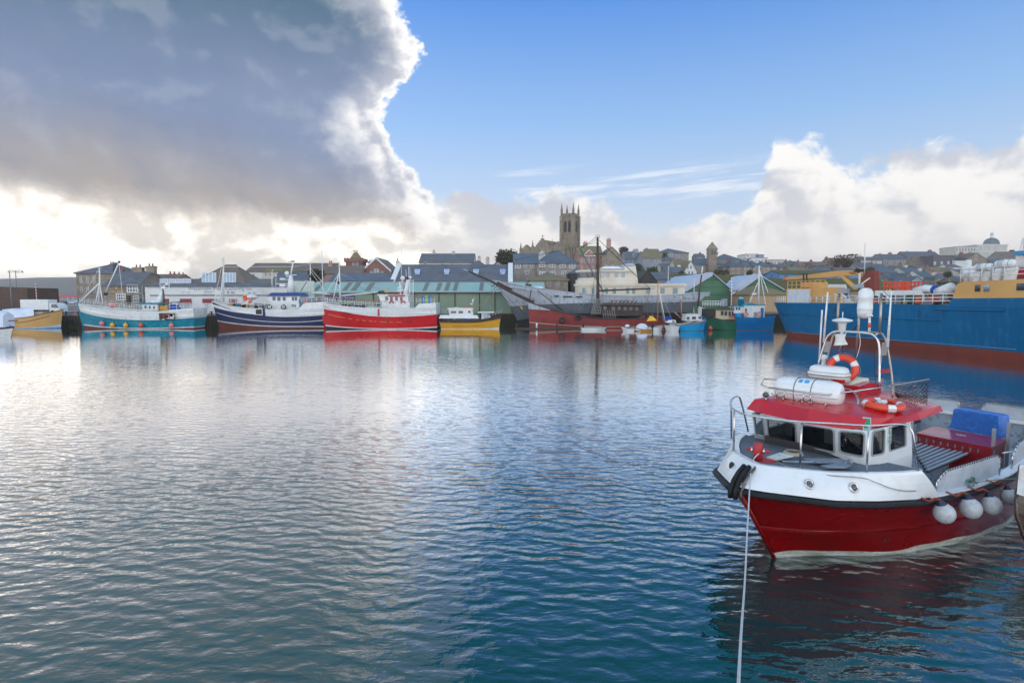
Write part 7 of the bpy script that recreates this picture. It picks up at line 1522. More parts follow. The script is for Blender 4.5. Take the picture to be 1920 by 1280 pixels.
# ------------------------------------------------------------------ the red and white workboat in the foreground
def workboat():
    P0 = atz(1453, 1045, 0); A = R(36); ax = Vector((math.cos(A), math.sin(A), 0)); nr = Vector((math.sin(A), -math.cos(A), 0))
    o = thing('workboat', 'red hulled workboat with white wheelhouse and red roof moored in the foreground', 'workboat', P0, A)
    Mi = (Matrix.Translation(P0) @ Matrix.Rotation(A, 4, 'Z')); Mv = Mi.inverted()
    wl = lambda v: Mi @ Vector(v)
    def Lz(x, y, z): return Mv @ atz(1320 + x / 3.2, 700 + y / 3.2, z)                 # measured on a plan at height z
    def Ls(px, py, s):                                                                  # measured on the cross plane s = const
        d = ray(px, py); t = ((P0 - Vector((0, 0, CAM_H))).dot(ax) + s) / d.dot(ax); return Mv @ (Vector((0, 0, CAM_H)) + d * t)
    def A4(x, y, s): return Ls(1420 + x / 4.922, 520 + y / 4.922, s)
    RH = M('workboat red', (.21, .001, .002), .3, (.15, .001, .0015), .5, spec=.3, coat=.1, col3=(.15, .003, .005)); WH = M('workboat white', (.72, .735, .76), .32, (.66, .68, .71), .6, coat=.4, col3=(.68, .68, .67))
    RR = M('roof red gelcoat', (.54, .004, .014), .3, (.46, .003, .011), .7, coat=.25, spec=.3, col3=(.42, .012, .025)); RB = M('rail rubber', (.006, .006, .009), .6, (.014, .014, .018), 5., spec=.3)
    DK = M('deck nonslip', (.12, .15, .19), .9, (.09, .115, .15), 3., bump=.2, bscale=60, col3=(.16, .18, .2)); INN = M('inner deck paint', (.34, .40, .47), .6, (.26, .31, .37), 1.5, col3=(.2, .2, .2)); SS = M('stainless tube', (.60, .60, .62), .22, (.48, .46, .44), 3., metal=1.)
    WD = M('dark varnished wood', (.07, .035, .03), .45, (.04, .022, .02), 3.)
    # ---- hull
    hb = {
     'k': [(.6, 0), (2, .5), (4, 1.2), (8, 1.6), (12, 1.3)],
     'w': [(0, 0), (.4, .2), (.9, .5), (1.7, 1.13), (2.45, 1.5), (4.16, 2.03), (5.9, 2.30), (9, 2.22), (12, 1.7)],
     'm': [(-.67, 0), (-.4, .25), (.2, .72), (1, 1.2), (2.6, 1.78), (4, 2.14), (6, 2.38), (9, 2.30), (12, 1.8)],
     'r': [(-1.38, 0), (-1.32, .22), (-1.1, .45), (-.7, .72), (0, 1.16), (.9, 1.55), (1.9, 1.84), (2.6, 1.99), (3.8, 2.22), (5.7, 2.44), (9, 2.34), (12, 1.8)],
     't': [(-.80, 0), (-.76, .16), (-.62, .34), (-.2, .66), (.2, .92), (.8, 1.32), (1.5, 1.70), (2.05, 1.90)]}
    zr = [(-1.4, 1.72), (-.7, 1.61), (0, 1.49), (.9, 1.40), (1.9, 1.31), (2.6, 1.27), (4, 1.25), (6, 1.28), (9, 1.36), (12, 1.5)]
    zt = [(-.8, 2.13), (-.2, 2.06), (.3, 2.0), (1, 1.97), (2.05, 1.94)]
    def sm(tab, x):  # gentle smoothing of the table
        return (interp(tab, x - .12) + interp(tab, x) * 2 + interp(tab, x + .12)) / 4
    def st(tab0, s): return s
    def fsd(s, side): return .27 * max(0., min(1, (s + 1.1) / .9)) * max(0, min(1, (4.5 - s) / 2.5)) if side > 0 else 0.
    us = [(i / 46) ** 1.7 for i in range(47)]
    S0 = {'k': .6, 'w': 0., 'm': -.67, 'r': -1.38}
    def pt(key, u, side, z=None):
        s = lerp(S0[key], 12., u); h = interp(hb[key], s) if u < .04 else sm(hb[key], s)
        zz = {'k': -.5, 'w': 0., 'm': interp(zr, s) * .52, 'r': interp(zr, s)}[key] if z is None else z
        return Vector((s, side * (h + (.02 if h > 0 else 0) + (fsd(s, side) if key == 'r' else 0)), zz))
    def mixp(a, b, t): return a.lerp(b, t)
    mb = MB()
    for side in (-1, 1):
        rk = [pt('k', u, side) for u in us]; rw = [pt('w', u, side) for u in us]; rm = [pt('m', u, side) for u in us]; rrr = [pt('r', u, side) for u in us]
        bt = []
        for i, u in enumerate(us):   # white boot top with its wavering upper edge
            h = .135 + .05 * math.sin(u * 26) * math.exp(-u * 3) + .02 * math.sin(u * 60); bt.append(rw[i].lerp(rm[i], h / max(.3, rm[i].z)))
        q1 = [a.lerp(b, .5) for a, b in zip(bt, rm)]
        # spray rail: knuckle along the middle line from s ~ 1 aft
        kn = [m + Vector((0, side * .045 * min(1, max(0, (m.x - .2) / .8)), -.0)) for m in rm]; kl = [m + Vector((0, side * -.012, -.05)) for m in rm]
        q2 = [a.lerp(b, .35) for a, b in zip(rm, rrr)]; q3 = [a.lerp(b, .7) for a, b in zip(rm, rrr)]
        for q in (q2, q3):   # flare: hollow topsides
            for p in q: p.y -= side * .03
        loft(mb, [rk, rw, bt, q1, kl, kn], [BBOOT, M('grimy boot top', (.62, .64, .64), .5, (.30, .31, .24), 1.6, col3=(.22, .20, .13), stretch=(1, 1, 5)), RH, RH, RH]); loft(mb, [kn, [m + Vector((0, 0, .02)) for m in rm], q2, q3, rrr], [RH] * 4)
    ends = [[pt(k, 1, -1).lerp(pt(k, 1, 1), t / 4) for t in range(5)] for k in ('k', 'w', 'm', 'r')]; loft(mb, ends, [BBOOT, RH, RH], False)
    hull = mb.build('hull', o)
    mb = MB(); mb.tube([pt('w', 0, 1) + Vector((.05, 0, -.1)), pt('m', 0, 1) + Vector((-.01, 0, 0)), pt('r', 0, 1)], .045, RH, 8); mb.build('stem', o)
    # ---- black rubber fender rail (D section)
    mb = MB()
    for side in (-1, 1):
        rows = []
        for dy, dz in ((-.02, .055), (.055, .05), (.085, .02), (.085, -.02), (.055, -.05), (-.03, -.055)):
            row = []
            for i, u in enumerate(us):
                p = pt('r', u, side); a = pt('r', max(0, u - .004), side); b = pt('r', min(1, u + .004), side); t = (b - a); n = Vector((t.y, -t.x, 0)).normalized() * -side if t.length > 1e-6 else Vector((-1, 0, 0))
                if n.y * side < 0 and u > .01: n = -n
                if u < .003: n = Vector((-1, 0, 0))
                row.append(p + n * dy + Vector((0, 0, dz)))
            rows.append(row)
        loft(mb, rows, [RB] * 5)
    mb.build('rubber_rail', o)
    # ---- white bow bulwark: from the rail (s up to 2.75) in and up to its top edge (s up to 2.05)
    N_ = 34; vs = [(i / N_) ** 1.5 for i in range(N_ + 1)]
    def bul(v, side, f):
        sr, s2 = lerp(-1.38, 2.64, v), lerp(-.80, 2.05, v); a = Vector((sr, side * ((sm(hb['r'], sr) if v > .06 else interp(hb['r'], sr)) + fsd(sr, side)), interp(zr, sr) + .075)); b = Vector((s2, side * ((sm(hb['t'], s2) if v > .06 else interp(hb['t'], s2)) + fsd(s2, side) * 1.1 * min(1, v * 4)), interp(zt, s2)))
        return a.lerp(b, f) + Vector((0, side * .035 * math.sin(math.pi * f), 0))
    mb = MB()
    for side in (-1, 1):
        rows = [[bul(v, side, f) for v in vs] for f in (0, .2, .4, .6, .8, .93)]
        top = [bul(v, side, 1) + Vector((0, -side * .02, .012)) for v in vs]; ins = []
        for v in vs:
            p = bul(v, side, 1); p.y = side * max(0, abs(p.y) - .16); p.x += .10 * (1 - v); p.z -= .0; ins.append(p)
        ins2 = [p - Vector((0, 0, .05)) for p in ins]
        loft(mb, rows + [top, ins, ins2], [WH] * 8)
        e = [r[-1] for r in rows] + [top[-1], ins[-1], Vector((2.64, side * 1.5, 1.4))]; mb.add(e, [tuple(range(len(e)))], WH)
    mb.build('bulwark', o)
    # ---- foredeck and its aft face
    mb = MB(); L_, R_ = [], []
    for v in vs: 
        for side, arr in ((-1, L_), (1, R_)):
            p = bul(v, side, 1); p.y = side * max(.0, abs(p.y) - .155); p.x += .10 * (1 - v); p.z = interp(zt, p.x) - .045; arr.append(p)
    cen = [Vector((a.x, 0, a.z + .02)) for a in L_]
    loft(mb, [L_, cen, R_], [DK] * 2)
    e1, e2 = L_[-1], R_[-1]; mb.add([e1, e2, Vector((2.36, e2.y, e2.z)), Vector((2.36, e1.y, e1.z))], [(0, 1, 2, 3)], DK); mb.build('foredeck', o)
    mb = MB(); mb.add([(2.37, -1.78, 1.90), (2.37, 1.8, 1.90), (2.37, 1.45, .64), (2.37, -1.45, .64)], [(0, 1, 2, 3)], WH); mb.build('bulkhead', o)
    # ---- aft well: inner sides, gunwale capping, sole
    ss = [2.37 + (12 - 2.37) * i / 24 for i in range(25)]
    mb = MB(); cp = MB()
    for side in (-1, 1):
        f = lambda s, d, z: Vector((s, side * (sm(hb['r'], s) - d), z))
        zg = lambda s: interp(zr, s) + .085
        loft(mb, [[f(s, .20, zg(s) - .01) for s in ss], [Vector((s, side * (sm(hb['m'], s) - .16), .70)) for s in ss]], [INN], False)
        loft(cp, [[f(s, -.01, zg(s) - .06) for s in ss], [f(s, .0, zg(s)) for s in ss], [f(s, .21, zg(s) + .005) for s in ss], [f(s, .21, zg(s) - .05) for s in ss]], [WH, WH, WH], False)
        rb = [f(s, .225, zg(s) - .18) for s in ss]; cp.tube(rb, .035, WD, 5); cp.tube([f(s, .245, zg(s) - .48) for s in ss], .05, WD, 5)
        for k in range(9): s = 3 + k * 1.05; cp.box(s, s + .07, min(side * (sm(hb['r'], s) - .3), side * (sm(hb['r'], s) - .22)), max(side * (sm(hb['r'], s) - .3), side * (sm(hb['r'], s) - .22)), .62, zg(s) - .05, WH)
    loft(mb, [[Vector((s, y * (sm(hb['m'], s) - .16), .70)) for s in ss] for y in (-1, 1)], [INN], False); mb.add([(11.9, -1.8, 1.55), (11.9, 1.8, 1.55), (11.9, 1.8, .6), (11.9, -1.8, .6)], [(0, 1, 2, 3)], INN)
    cp.box(11.8, 12.02, -1.75, 1.75, 1.50, 1.58, WH)
    mb.build('well', o); cp.build('gunwale', o)
    # ---- wheelhouse with cut window openings
    zB, zT = 1.88, 2.66
    base = [Lz(305, 385, zB), Lz(372, 402, zB), Lz(572, 455, zB), Lz(798, 515, zB), Lz(972, 560, zB), Vector((2.36, -1.10, zB)), Vector((3.62, -1.14, zB))]
    top = [Lz(285, 235, zT), Lz(360, 256, zT), Lz(565, 291, zT), Lz(795, 327, zT), Lz(984, 342, zT), Vector((2.42, -1.06, zT)), Vector((3.62, -1.08, zT))]
    top[4].y = min(top[4].y, -.92)
    # far side and back mirror
    fb_, ft_ = Vector((3.62, base[0].y + .05, zB)), Vector((3.62, top[0].y + .02, zT))
    GL = bpy.data.materials.new('clear dark glass'); GL.use_nodes = True; t_ = GL.node_tree; t_.nodes.clear()
    om = t_.nodes.new('ShaderNodeOutputMaterial'); mx = t_.nodes.new('ShaderNodeMixShader'); tr = t_.nodes.new('ShaderNodeBsdfTransparent'); gl = t_.nodes.new('ShaderNodeBsdfGlossy'); fr = t_.nodes.new('ShaderNodeFresnel')
    tr.inputs[0].default_value = (.55, .58, .58, 1); gl.inputs['Roughness'].default_value = .03; fr.inputs[0].default_value = 1.6; t_.links.new(fr.outputs[0], mx.inputs[0]); t_.links.new(tr.outputs[0], mx.inputs[1]); t_.links.new(gl.outputs[0], mx.inputs[2]); t_.links.new(mx.outputs[0], om.inputs[0])
    wall = MB(); wins = []
    def facet(b0, b1, t0, t1, win=None, m=WH, thick=.04):
        """quad wall with a rounded window cut out; win = (u0, u1, v0, v1, corner)"""
        def pnt(u, v): return b0.lerp(b1, u).lerp(t0.lerp(t1, u), v)
        if win is None: wall.add([b0, b1, t1, t0], [(0, 1, 2, 3)], m); return
        u0, u1, v0, v1, cr = win; W_ = (b1 - b0).length; H_ = (t0 - b0).length; cu, cv = cr / W_, cr / H_; inner = []
        for cx, cy, a0 in ((u1 - cu, v1 - cv, 0), (u0 + cu, v1 - cv, 90), (u0 + cu, v0 + cv, 180), (u1 - cu, v0 + cv, 270)):
            for k in range(5): a = R(a0 + 22.5 * k); inner.append((cx + cu * math.cos(a), cy + cv * math.sin(a)))
        outer = []
        for i, (u, v) in enumerate(inner):
            c = i // 5; k = i % 5; cor = [(1, 1), (0, 1), (0, 0), (1, 0)][c]
            if k == 2: outer.append(cor)
            elif (k < 2) == (c % 2 == 0): outer.append((cor[0], v if k == 0 else lerp(v, cor[1], .5)))
            else: outer.append((u if k in (0, 4) else lerp(u, cor[0], .5), cor[1]))
        n = len(inner); ip = [pnt(*q) for q in inner]; op = [pnt(*q) for q in outer]
        wall.add(ip + op, [(i, (i + 1) % n, n + (i + 1) % n, n + i) for i in range(n)], m)
        nrm = (b1 - b0).cross(t0 - b0).normalized(); 
        if nrm.dot((b0 + b1) / 2 - Vector((3, -.35, 2))) < 0: nrm = -nrm
        g = MB(); ctr = sum(ip, Vector()) / n
        f = MB(); o1 = [p + (p - ctr).normalized() * .028 + nrm * .004 for p in ip]; o2 = [p + (p - ctr).normalized() * .018 + nrm * .022 for p in ip]; o3 = [p + (ctr - p).normalized() * .010 + nrm * .020 for p in ip]; o4 = [p + (ctr - p).normalized() * .014 - nrm * .03 for p in ip]
        for A_, B_ in ((o1, o2), (o2, o3), (o3, o4)): f.add(A_ + B_, [(i, (i + 1) % n, n + (i + 1) % n, n + i) for i in range(n)], M('window rubber frame', (.32, .34, .36), .5), True)
        fo = f.build('window', wh); g.add([p - nrm * .008 for p in ip], [tuple(range(n))], GL); g.build('pane', fo)
    wh = bpy.data.objects.new('wheelhouse', bpy.data.meshes.new('wheelhouse')); COL.objects.link(wh); wh.parent = o
    facet(base[0], base[1], top[0], top[1], (.18, .86, .14, .95, .06))
    facet(base[1], base[2], top[1], top[2], (.10, .92, .22, .95, .08))
    facet(base[2], base[3], top[2], top[3], (.08, .93, .20, .95, .08))
    facet(base[3], base[4], top[3], top[4], (.10, .90, .26, .93, .08))
    facet(base[4], base[5], top[4], top[5], (.24, .86, .28, .95, .07))
    facet(base[5], base[6], top[5], top[6], (.10, .74, .30, .96, .07))
    facet(base[0], fb_, top[0], ft_, (.1, .9, .25, .92, .08))
    # back wall with doorway opening
    facet(base[6], fb_, top[6], ft_, (.25, .8, .3, .92, .06))
    for a, b in ((Vector((2.37, -1.10, 0)), Vector((3.62, -1.14, 0))), (Vector((3.62, -1.14, 0)), Vector((3.62, fb_.y, 0))), (Vector((3.62, fb_.y, 0)), Vector((2.37, fb_.y, 0)))):
        wall.add([(a.x, a.y, .62), (b.x, b.y, .62), (b.x, b.y, zB), (a.x, a.y, zB)], [(0, 1, 2, 3)], WH)
    skirt = [p + Vector((0, 0, -.0)) for p in base[:6]]; wall.tube([p + Vector((0, 0, .01)) for p in base[:6]], .02, WH, 5)
    # flared foot of the wheelhouse on the deck
    me = bpy.data.meshes.new('wheelhouse'); me.from_pydata(wall.v, [], wall.f)
    for m in wall.mats: me.materials.append(m)
    me.polygons.foreach_set('material_index', wall.fm); wh.data = me
    # interior seen through the glass
    mb = MB(); mb.box(1.75, 2.25, -.85, 1.35, 1.5, 2.08, M('console', (.03, .03, .035), .6)); mb.rbox(2.6, 3.0, -.6, -.15, 1.2, 2.3, .08, M('helm seat', (.025, .025, .03), .6)); mb.rbox(2.6, 3.0, .5, .95, 1.2, 2.25, .08, MATS['helm seat']); mb.tube([(2.3, -.3, 2.05), (2.2, -.3, 2.3)], .02, SS, 5)
    mb.torus((2.32, -.35, 2.2), .17, .018, BBLK, (1, 0, .4), 18, 6); mb.box(1.9, 2.1, .3, .75, 2.08, 2.38, MATS['console']); mb.box(3.4, 3.55, -1., -.5, 1.2, 2.5, M('locker wood', (.16, .05, .04), .6)); mb.build('interior', o)
    mb = MB(); mb.seg(base[1].lerp(top[1], .86) + Vector((-.05, -.35, 0)), base[1].lerp(top[1], .3) + Vector((-.06, -.62, 0)), .012, BBLK, 5); mb.build('wiper', wh)
    # ---- roof
    ed = [Lz(255, 212, 2.70), Lz(330, 236, 2.69), Lz(600, 297, 2.67), Lz(830, 330, 2.66), Lz(1000, 329, 2.66), Lz(1130, 312, 2.66), Lz(1300, 275, 2.68), Lz(1435, 226, 2.72)]
    up = [Lz(303, 153, 2.93), Lz(345, 157, 2.93), Lz(640, 215, 2.91), Lz(830, 248, 2.89), Lz(1000, 268, 2.86), Lz(1130, 265, 2.84), Lz(1280, 232, 2.82), Lz(1418, 192, 2.83)]
    ed += [Vector((6.45, .2, 2.72)), Vector((6.4, 1.0, 2.72)), Vector((5.6, 1.55, 2.70)), Vector((3.5, 1.85, 2.70)), Vector((2.2, 1.9, 2.70))]; up += [Vector((6.36, .2, 2.84)), Vector((6.25, .9, 2.84)), Vector((5.5, 1.4, 2.86)), Vector((3.5, 1.65, 2.92)), Vector((2.5, 1.7, 2.93))]
    cen = Vector((3.6, -.0, 3.02)); ins = [p.lerp(cen, .12) + Vector((0, 0, .015)) for p in up]; ins2 = [p.lerp(cen, .55) + Vector((0, 0, .02)) for p in up]; n = len(ed); mb = MB()
    und = [p.lerp(Vector((3.6, 0, 2.66)), .1) + Vector((0, 0, -.03)) for p in ed]
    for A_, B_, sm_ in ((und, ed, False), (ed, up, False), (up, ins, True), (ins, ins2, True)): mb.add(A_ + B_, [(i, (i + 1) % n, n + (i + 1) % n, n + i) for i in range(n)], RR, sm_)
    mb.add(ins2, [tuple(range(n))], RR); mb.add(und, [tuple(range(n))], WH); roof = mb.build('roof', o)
    mb = MB(); a = Lz(880, 110, 2.93); mb.xprism([(4.2, 2.98), (5.6, 2.9), (5.55, 3.14), (5.0, 3.22), (4.3, 3.18)], .35, 1.2, RR); mb.build('roof_hatch', roof)
    mb = MB(); mb.rbox(4.3, 5.4, .55, 1.15, 3.10, 3.28, .08, M('cream box', (.60, .58, .46), .5)); mb.build('cream_locker', roof)
    for (u0, v0, u1, v1, z) in ((880, 110, 935, 50, 3.1), (1050, 95, 1070, 60, 3.1)): m_ = MB(); m_.seg(Lz(u0, v0, 3.05), Lz(u1, v1, 3.05) + Vector((0, 0, .1)), .03, RR, 4); m_.build('bracket', roof)
    # green escape signs
    GS = M('sign green', (.0, .28, .13), .5); c = [Lz(935, 272, 2.80), Lz(992, 274, 2.80)]
    def sign(pts, nm='sign', par=o, pict=True):
        m_ = MB(); v = [Vector(p) for p in pts]; nn = (v[1] - v[0]).cross(v[3] - v[0]).normalized()
        cw = wl((0, 0, 0)); 
        if (Mv @ Vector((0, 0, CAM_H)) - v[0]).dot(nn) < 0: nn = -nn
        v2 = [p + nn * .012 for p in v]; m_.add(v + v2, [(4, 5, 6, 7), (0, 1, 5, 4), (1, 2, 6, 5), (2, 3, 7, 6), (3, 0, 4, 7)], TRIM); cc = sum(v, Vector()) / 4
        v3 = [cc + (p - cc) * .88 + nn * .014 for p in v]; m_.add(v3, [(0, 1, 2, 3)], GS)
        if pict:
            g = lambda a, b: v3[0].lerp(v3[1], a).lerp(v3[3].lerp(v3[2], a), b) + nn * .003
            m_.add([g(.2, .55), g(.5, .85), g(.8, .55), g(.62, .55), g(.62, .2), g(.38, .2), g(.38, .55)], [(0, 1, 2, 3, 4, 5, 6)], TRIM)
        m_.build(nm, par)
    e1_, u1_ = ed[3].lerp(ed[4], .72), up[3].lerp(up[4], .72); e2_, u2_ = ed[4].lerp(ed[5], .0), up[4].lerp(up[5], .0); dn = (e1_ - u1_) * .12
    sign([e1_ + dn, e2_ + dn, u2_, u1_], par=roof)
    a, b = base[5] + (top[5] - base[5]) * .98, base[5] + (top[5] - base[5]) * .50; d = Vector((.16, 0, 0)); off = Vector((-.06, -.012, 0)); off2 = Vector((-.03, -.006, 0))
    k1 = base[5] + (top[5] - base[5]) * .52; k2 = base[5] + (top[5] - base[5]) * .74; k3 = base[5] + (top[5] - base[5]) * .77; k4 = base[5] + (top[5] - base[5]) * .99
    sh = Vector((.03, -.006, 0)); sign([k1 + sh, k1 + sh + d, k2 + sh + d, k2 + sh]); sign([k3 + sh, k3 + sh + d, k4 + sh + d, k4 + sh])
    # ---- portholes, hawse hole, marks on the bow
    for x, y in ((632, 658), (895, 678)):
        d_ = None; best = None
        for v in [i / 200 for i in range(201)]:
            for f in (.3, .4, .5, .6, .7):
                p = bul(v, -1, f); w = wl(p); dd = ray(1320 + x / 3.2, 700 + y / 3.2); k = (w - Vector((0, 0, CAM_H))); dist = (k - dd * (k.dot(dd) / dd.dot(dd))).length
                if best is None or dist < best[0]: best = (dist, v, f, p)
        _, v, f, p = best; t1 = (bul(min(1, v + .02), -1, f) - bul(v - .02, -1, f)).normalized(); t2 = (bul(v, -1, f + .1) - bul(v, -1, f - .1)).normalized(); nn = t1.cross(t2).normalized(); nn = nn if nn.y < 0 else -nn
        m_ = MB(); m_.torus((0, 0, 0), .082, .022, SS, nn, 24, 8); pr = m_.build('porthole', o); pr.location = p + nn * .012; g = MB(); g.lathe([(.075, 0), (.075, .008)], (0, 0, 0), GL if False else CGL, 20, nn); g.build('pane', pr)
    m_ = MB(); p = Lz(118, 505, 1.9); m_.ball((0, 0, 0), .06, BBLK, (1, .5, 1.5), 10); h = m_.build('hawse_hole', o); h.location = bul(.12, 1, .55) + Vector((0, .01, 0))
    # small faded marks low on the bow
    m_ = MB(); dk = M('faded dark mark', (.06, .005, .008), .6)
    for k in range(5): 
        p = pt('w', .17, -1).lerp(pt('m', .17, -1), .62) + Vector((k * .045, -.02 - k * .012, 0)); m_.obox(p, (.03, .012, .07), dk, Matrix.Rotation(.3, 3, 'Y'))
    m_.build('draught_mark', o)
    m_ = MB(); rs = random.Random(21); sc_ = M('scuffed paint', (.30, .07, .07), .7)
    for k in range(26):
        u = rs.uniform(.02, .55); f = rs.uniform(.1, .9); p = pt('m', u, -1).lerp(pt('r', u, -1), f); q_ = pt('m', u + rs.uniform(.002, .012), -1).lerp(pt('r', u + .01, -1), f + rs.uniform(-.05, .02)); n_ = Vector((0, -.002 + .03 * 0, 0)); m_.seg(p + Vector((0, .028, 0)), q_ + Vector((0, .028, 0)), .0035, sc_, 3)
    m_.build('scuffs', o)
    # ---- bow roller
    IR = M('galvanised iron', (.20, .19, .18), .6, (.12, .08, .06), 4., metal=.5)
    m_ = MB(); c0 = Vector((-1.16, .03, 1.90)); dirv = Vector((-.62, -.06, -.34)).normalized(); side_ = Vector((.1, -1, 0)).normalized(); upv = dirv.cross(side_).normalized()
    if upv.z < 0: upv = -upv
    for s_ in (-1.15, -.25, .75):
        q = c0 + side_ * (s_ * .115); m_.tube([q - dirv * .30 + upv * .05, q - dirv * .05 + upv * .08, q + dirv * .18 + upv * .06, q + dirv * .36 - upv * .04, q + dirv * .42 - upv * .16], .05 if s_ < .7 else .025, RB if s_ < .7 else IR, 6)
    m_.tube([c0 - side_ * .14 + dirv * .16 - upv * .02, c0 + side_ * .1 + dirv * .16 - upv * .02], .06, M('roller grey', (.18, .21, .26), .5), 10); m_.add([c0 + side_ * a_ * .14 + dirv * b_ - upv * .05 for a_, b_ in ((-1, -.35), (1, -.35), (1, .3), (-1, .3))], [(0, 1, 2, 3)], IR); m_.build('bow_roller', o)
    # ---- bitt
    m_ = MB(); b0 = Lz(322, 522, 2.03); RP = M('chipped red paint', (.50, .02, .03), .5, (.38, .02, .03), 6., col3=(.28, .05, .04))
    m_.lathe([(.095, 0), (.095, .36), (.085, .375), (.0, .38)], b0, RP, 16); m_.seg(b0 + Vector((-.05, .22, .22)), b0 + Vector((.06, -.22, .22)), .038, RP, 10); m_.seg(b0 + Vector((.03, -.09, .22)), b0 + Vector((.045, -.13, .22)), .06, SS, 10); m_.seg(b0 + Vector((-.03, .09, .22)), b0 + Vector((-.045, .13, .22)), .055, SS, 10); m_.box(b0.x - .05, b0.x + .3, b0.y - .25, b0.y + .16, b0.z - .02, b0.z + .012, RP); m_.build('bitt', o)
    # ---- bow rail
    feet = [Lz(265, 345, 1.98), Lz(165, 390, 2.02), Lz(178, 465, 2.05), Lz(575, 570, 1.98), Lz(975, 600, 1.95), Lz(1285, 588, 1.93)]
    hgt = .97; tp = [feet[0] + Vector((-.12, -.02, hgt * .97)), feet[1] + Vector((0, 0, hgt)), feet[2] + Vector((0, 0, hgt)), feet[3] + Vector((0, 0, hgt)), feet[4] + Vector((0, 0, hgt))]
    front = Vector(((feet[2].x + feet[3].x) / 2 - .42, (feet[2].y + feet[3].y) / 2 + .25, 2.98))
    path = spline([tp[1], tp[2] + Vector((-.06, -.05, 0)), Lz(330, 258, 2.97), Lz(450, 276, 2.96), Lz(580, 289, 2.95), Lz(780, 300, 2.94), tp[4], Lz(1150, 303, 2.92)], 6)
    en = [Lz(1205, 306, 2.90), Lz(1236, 322, 2.86), Lz(1252, 355, 2.76)]
    m_ = MB(); m_.tube([feet[0]] + spline([Lz(238, 225, 2.6), Lz(214, 146, 3.0), Lz(192, 138, 3.04), Lz(168, 155, 3.04), Lz(159, 188, 3.02), Lz(175, 212, 3.0), Lz(230, 240, 2.98), Lz(330, 260, 2.97), Lz(450, 277, 2.96), Lz(580, 289, 2.95), Lz(780, 300, 2.94), tp[4], Lz(1150, 303, 2.92)], 6) + en + [feet[5]], .021, SS, 8); m_.build('bow_rail', o)
    for f_, t2 in ((feet[1], Lz(163, 195, 3.02)), (feet[2], Lz(182, 216, 3.0)), (feet[3], tp[3]), (feet[4], tp[4])): m_ = MB(); m_.seg(f_, t2, .021, SS, 8); m_.lathe([(.05, 0), (.05, .012)], f_, SS, 10); m_.build('stanchion', o)
    # ---- things on the foredeck
    # ---- boxes and slatted rack in the well
    RBX = M('deck box red', (.38, .006, .014), .32, (.28, .006, .01), .8, coat=.4)
    zb1 = 1.62; q = [Lz(1282, 360, zb1), Lz(1380, 320, zb1), Lz(1802, 402, zb1), Lz(1724, 446, zb1)]; dr = (q[3] - q[0]); br_ = (q[1] - q[0]); br_ = Vector((br_.x, br_.y, 0)); q2 = [q[0], q[0] + br_, q[3] + br_, q[3]]; m_ = MB()
    qb = [Vector((p.x, p.y, .62)) for p in q2]; qt = [Vector((p.x, p.y, zb1)) for p in q2]; m_.add(qb + qt, [(0, 1, 5, 4), (1, 2, 6, 5), (2, 3, 7, 6), (3, 0, 4, 7), (4, 5, 6, 7)], RBX)
    cc = sum(qt, Vector()) / 4; l1 = [cc + (p - cc) * 1.03 + Vector((0, 0, .0)) for p in qt]; l2 = [p + Vector((0, 0, -.07)) for p in l1]; l0 = [p + Vector((0, 0, .015)) for p in l1]; m_.add(l2 + l0, [(0, 1, 5, 4), (1, 2, 6, 5), (2, 3, 7, 6), (3, 0, 4, 7), (4, 5, 6, 7), (3, 2, 1, 0)], RBX); bx = m_.build('deck_box', o)
    for k in range(9):
        p = qt[0].lerp(qt[3], .06 + k * .1); p.z -= .14 + .0 * k; m_ = MB(); nn = Vector((br_.y, -br_.x, 0)).normalized(); nn = nn if nn.dot(br_) < 0 else -nn
        m_.box(-.02, .02, -.02, .02, -.05, .05, SS); l = m_.build('hinge', bx); l.location = p + nn * .03
    s_ = [Lz(1530, 368, zb1 + .02), Lz(1560, 372, zb1 + .02)]
    a_ = Lz(1512, 366, zb1 + .017); u_, v_ = (qt[3] - qt[0]).normalized(), br_.normalized(); sign([a_, a_ + u_ * .22, a_ + u_ * .22 + v_ * .1, a_ + v_ * .1], par=o)
    m_ = MB()
    for k in range(10):   # pale timber slats running aft
        t = k / 9.; a = Lz(1236 + k * 11.5, 425 + k * 16.6, 1.38); b = Lz(1300 + k * 34, 395 + k * 7.5, 1.38); dirp = (b - a).normalized(); pp = Vector((-dirp.y, dirp.x, 0)) * .030
        m_.add([a - pp, b - pp, b + pp, a + pp] + [v - Vector((0, 0, .035)) for v in (a - pp, b - pp, b + pp, a + pp)], [(0, 1, 2, 3), (0, 1, 5, 4), (1, 2, 6, 5), (2, 3, 7, 6), (3, 0, 4, 7)], M('slat top', (.36, .40, .48), .5, (.28, .32, .38), 2.))
        m_.add([v - Vector((0, 0, z)) for z in (.04, .08) for v in (a - pp, b - pp, b + pp, a + pp)], [(0, 1, 2, 3), (0, 1, 5, 4), (1, 2, 6, 5), (2, 3, 7, 6), (3, 0, 4, 7), (4, 5, 6, 7)], WD)
    m_.build('slatted_rack', o)
    m_ = MB(); a = Lz(1240, 420, 1.3); m_.box(3.7, 6.6, -.95, .6, .62, 1.28, INN); m_.build('engine_casing', o)
    # ---- square posts and canvas dodgers
    AL = M('aluminium post', (.50, .51, .52), .4, metal=.7)
    for (x, y0, y1, z) in ((1731, 497, 312, 1.36), (1820, 455, 284, 1.38)): p = Lz(x, y0, z); m_ = MB(); m_.box(p.x - .035, p.x + .035, p.y - .035, p.y + .035, .9, p.z + .72, AL); m_.build('square_post', o)
    CV = M('white canvas dodger', (.50, .54, .60), .7, (.36, .39, .44), 1.6, bump=.5, bscale=6.)
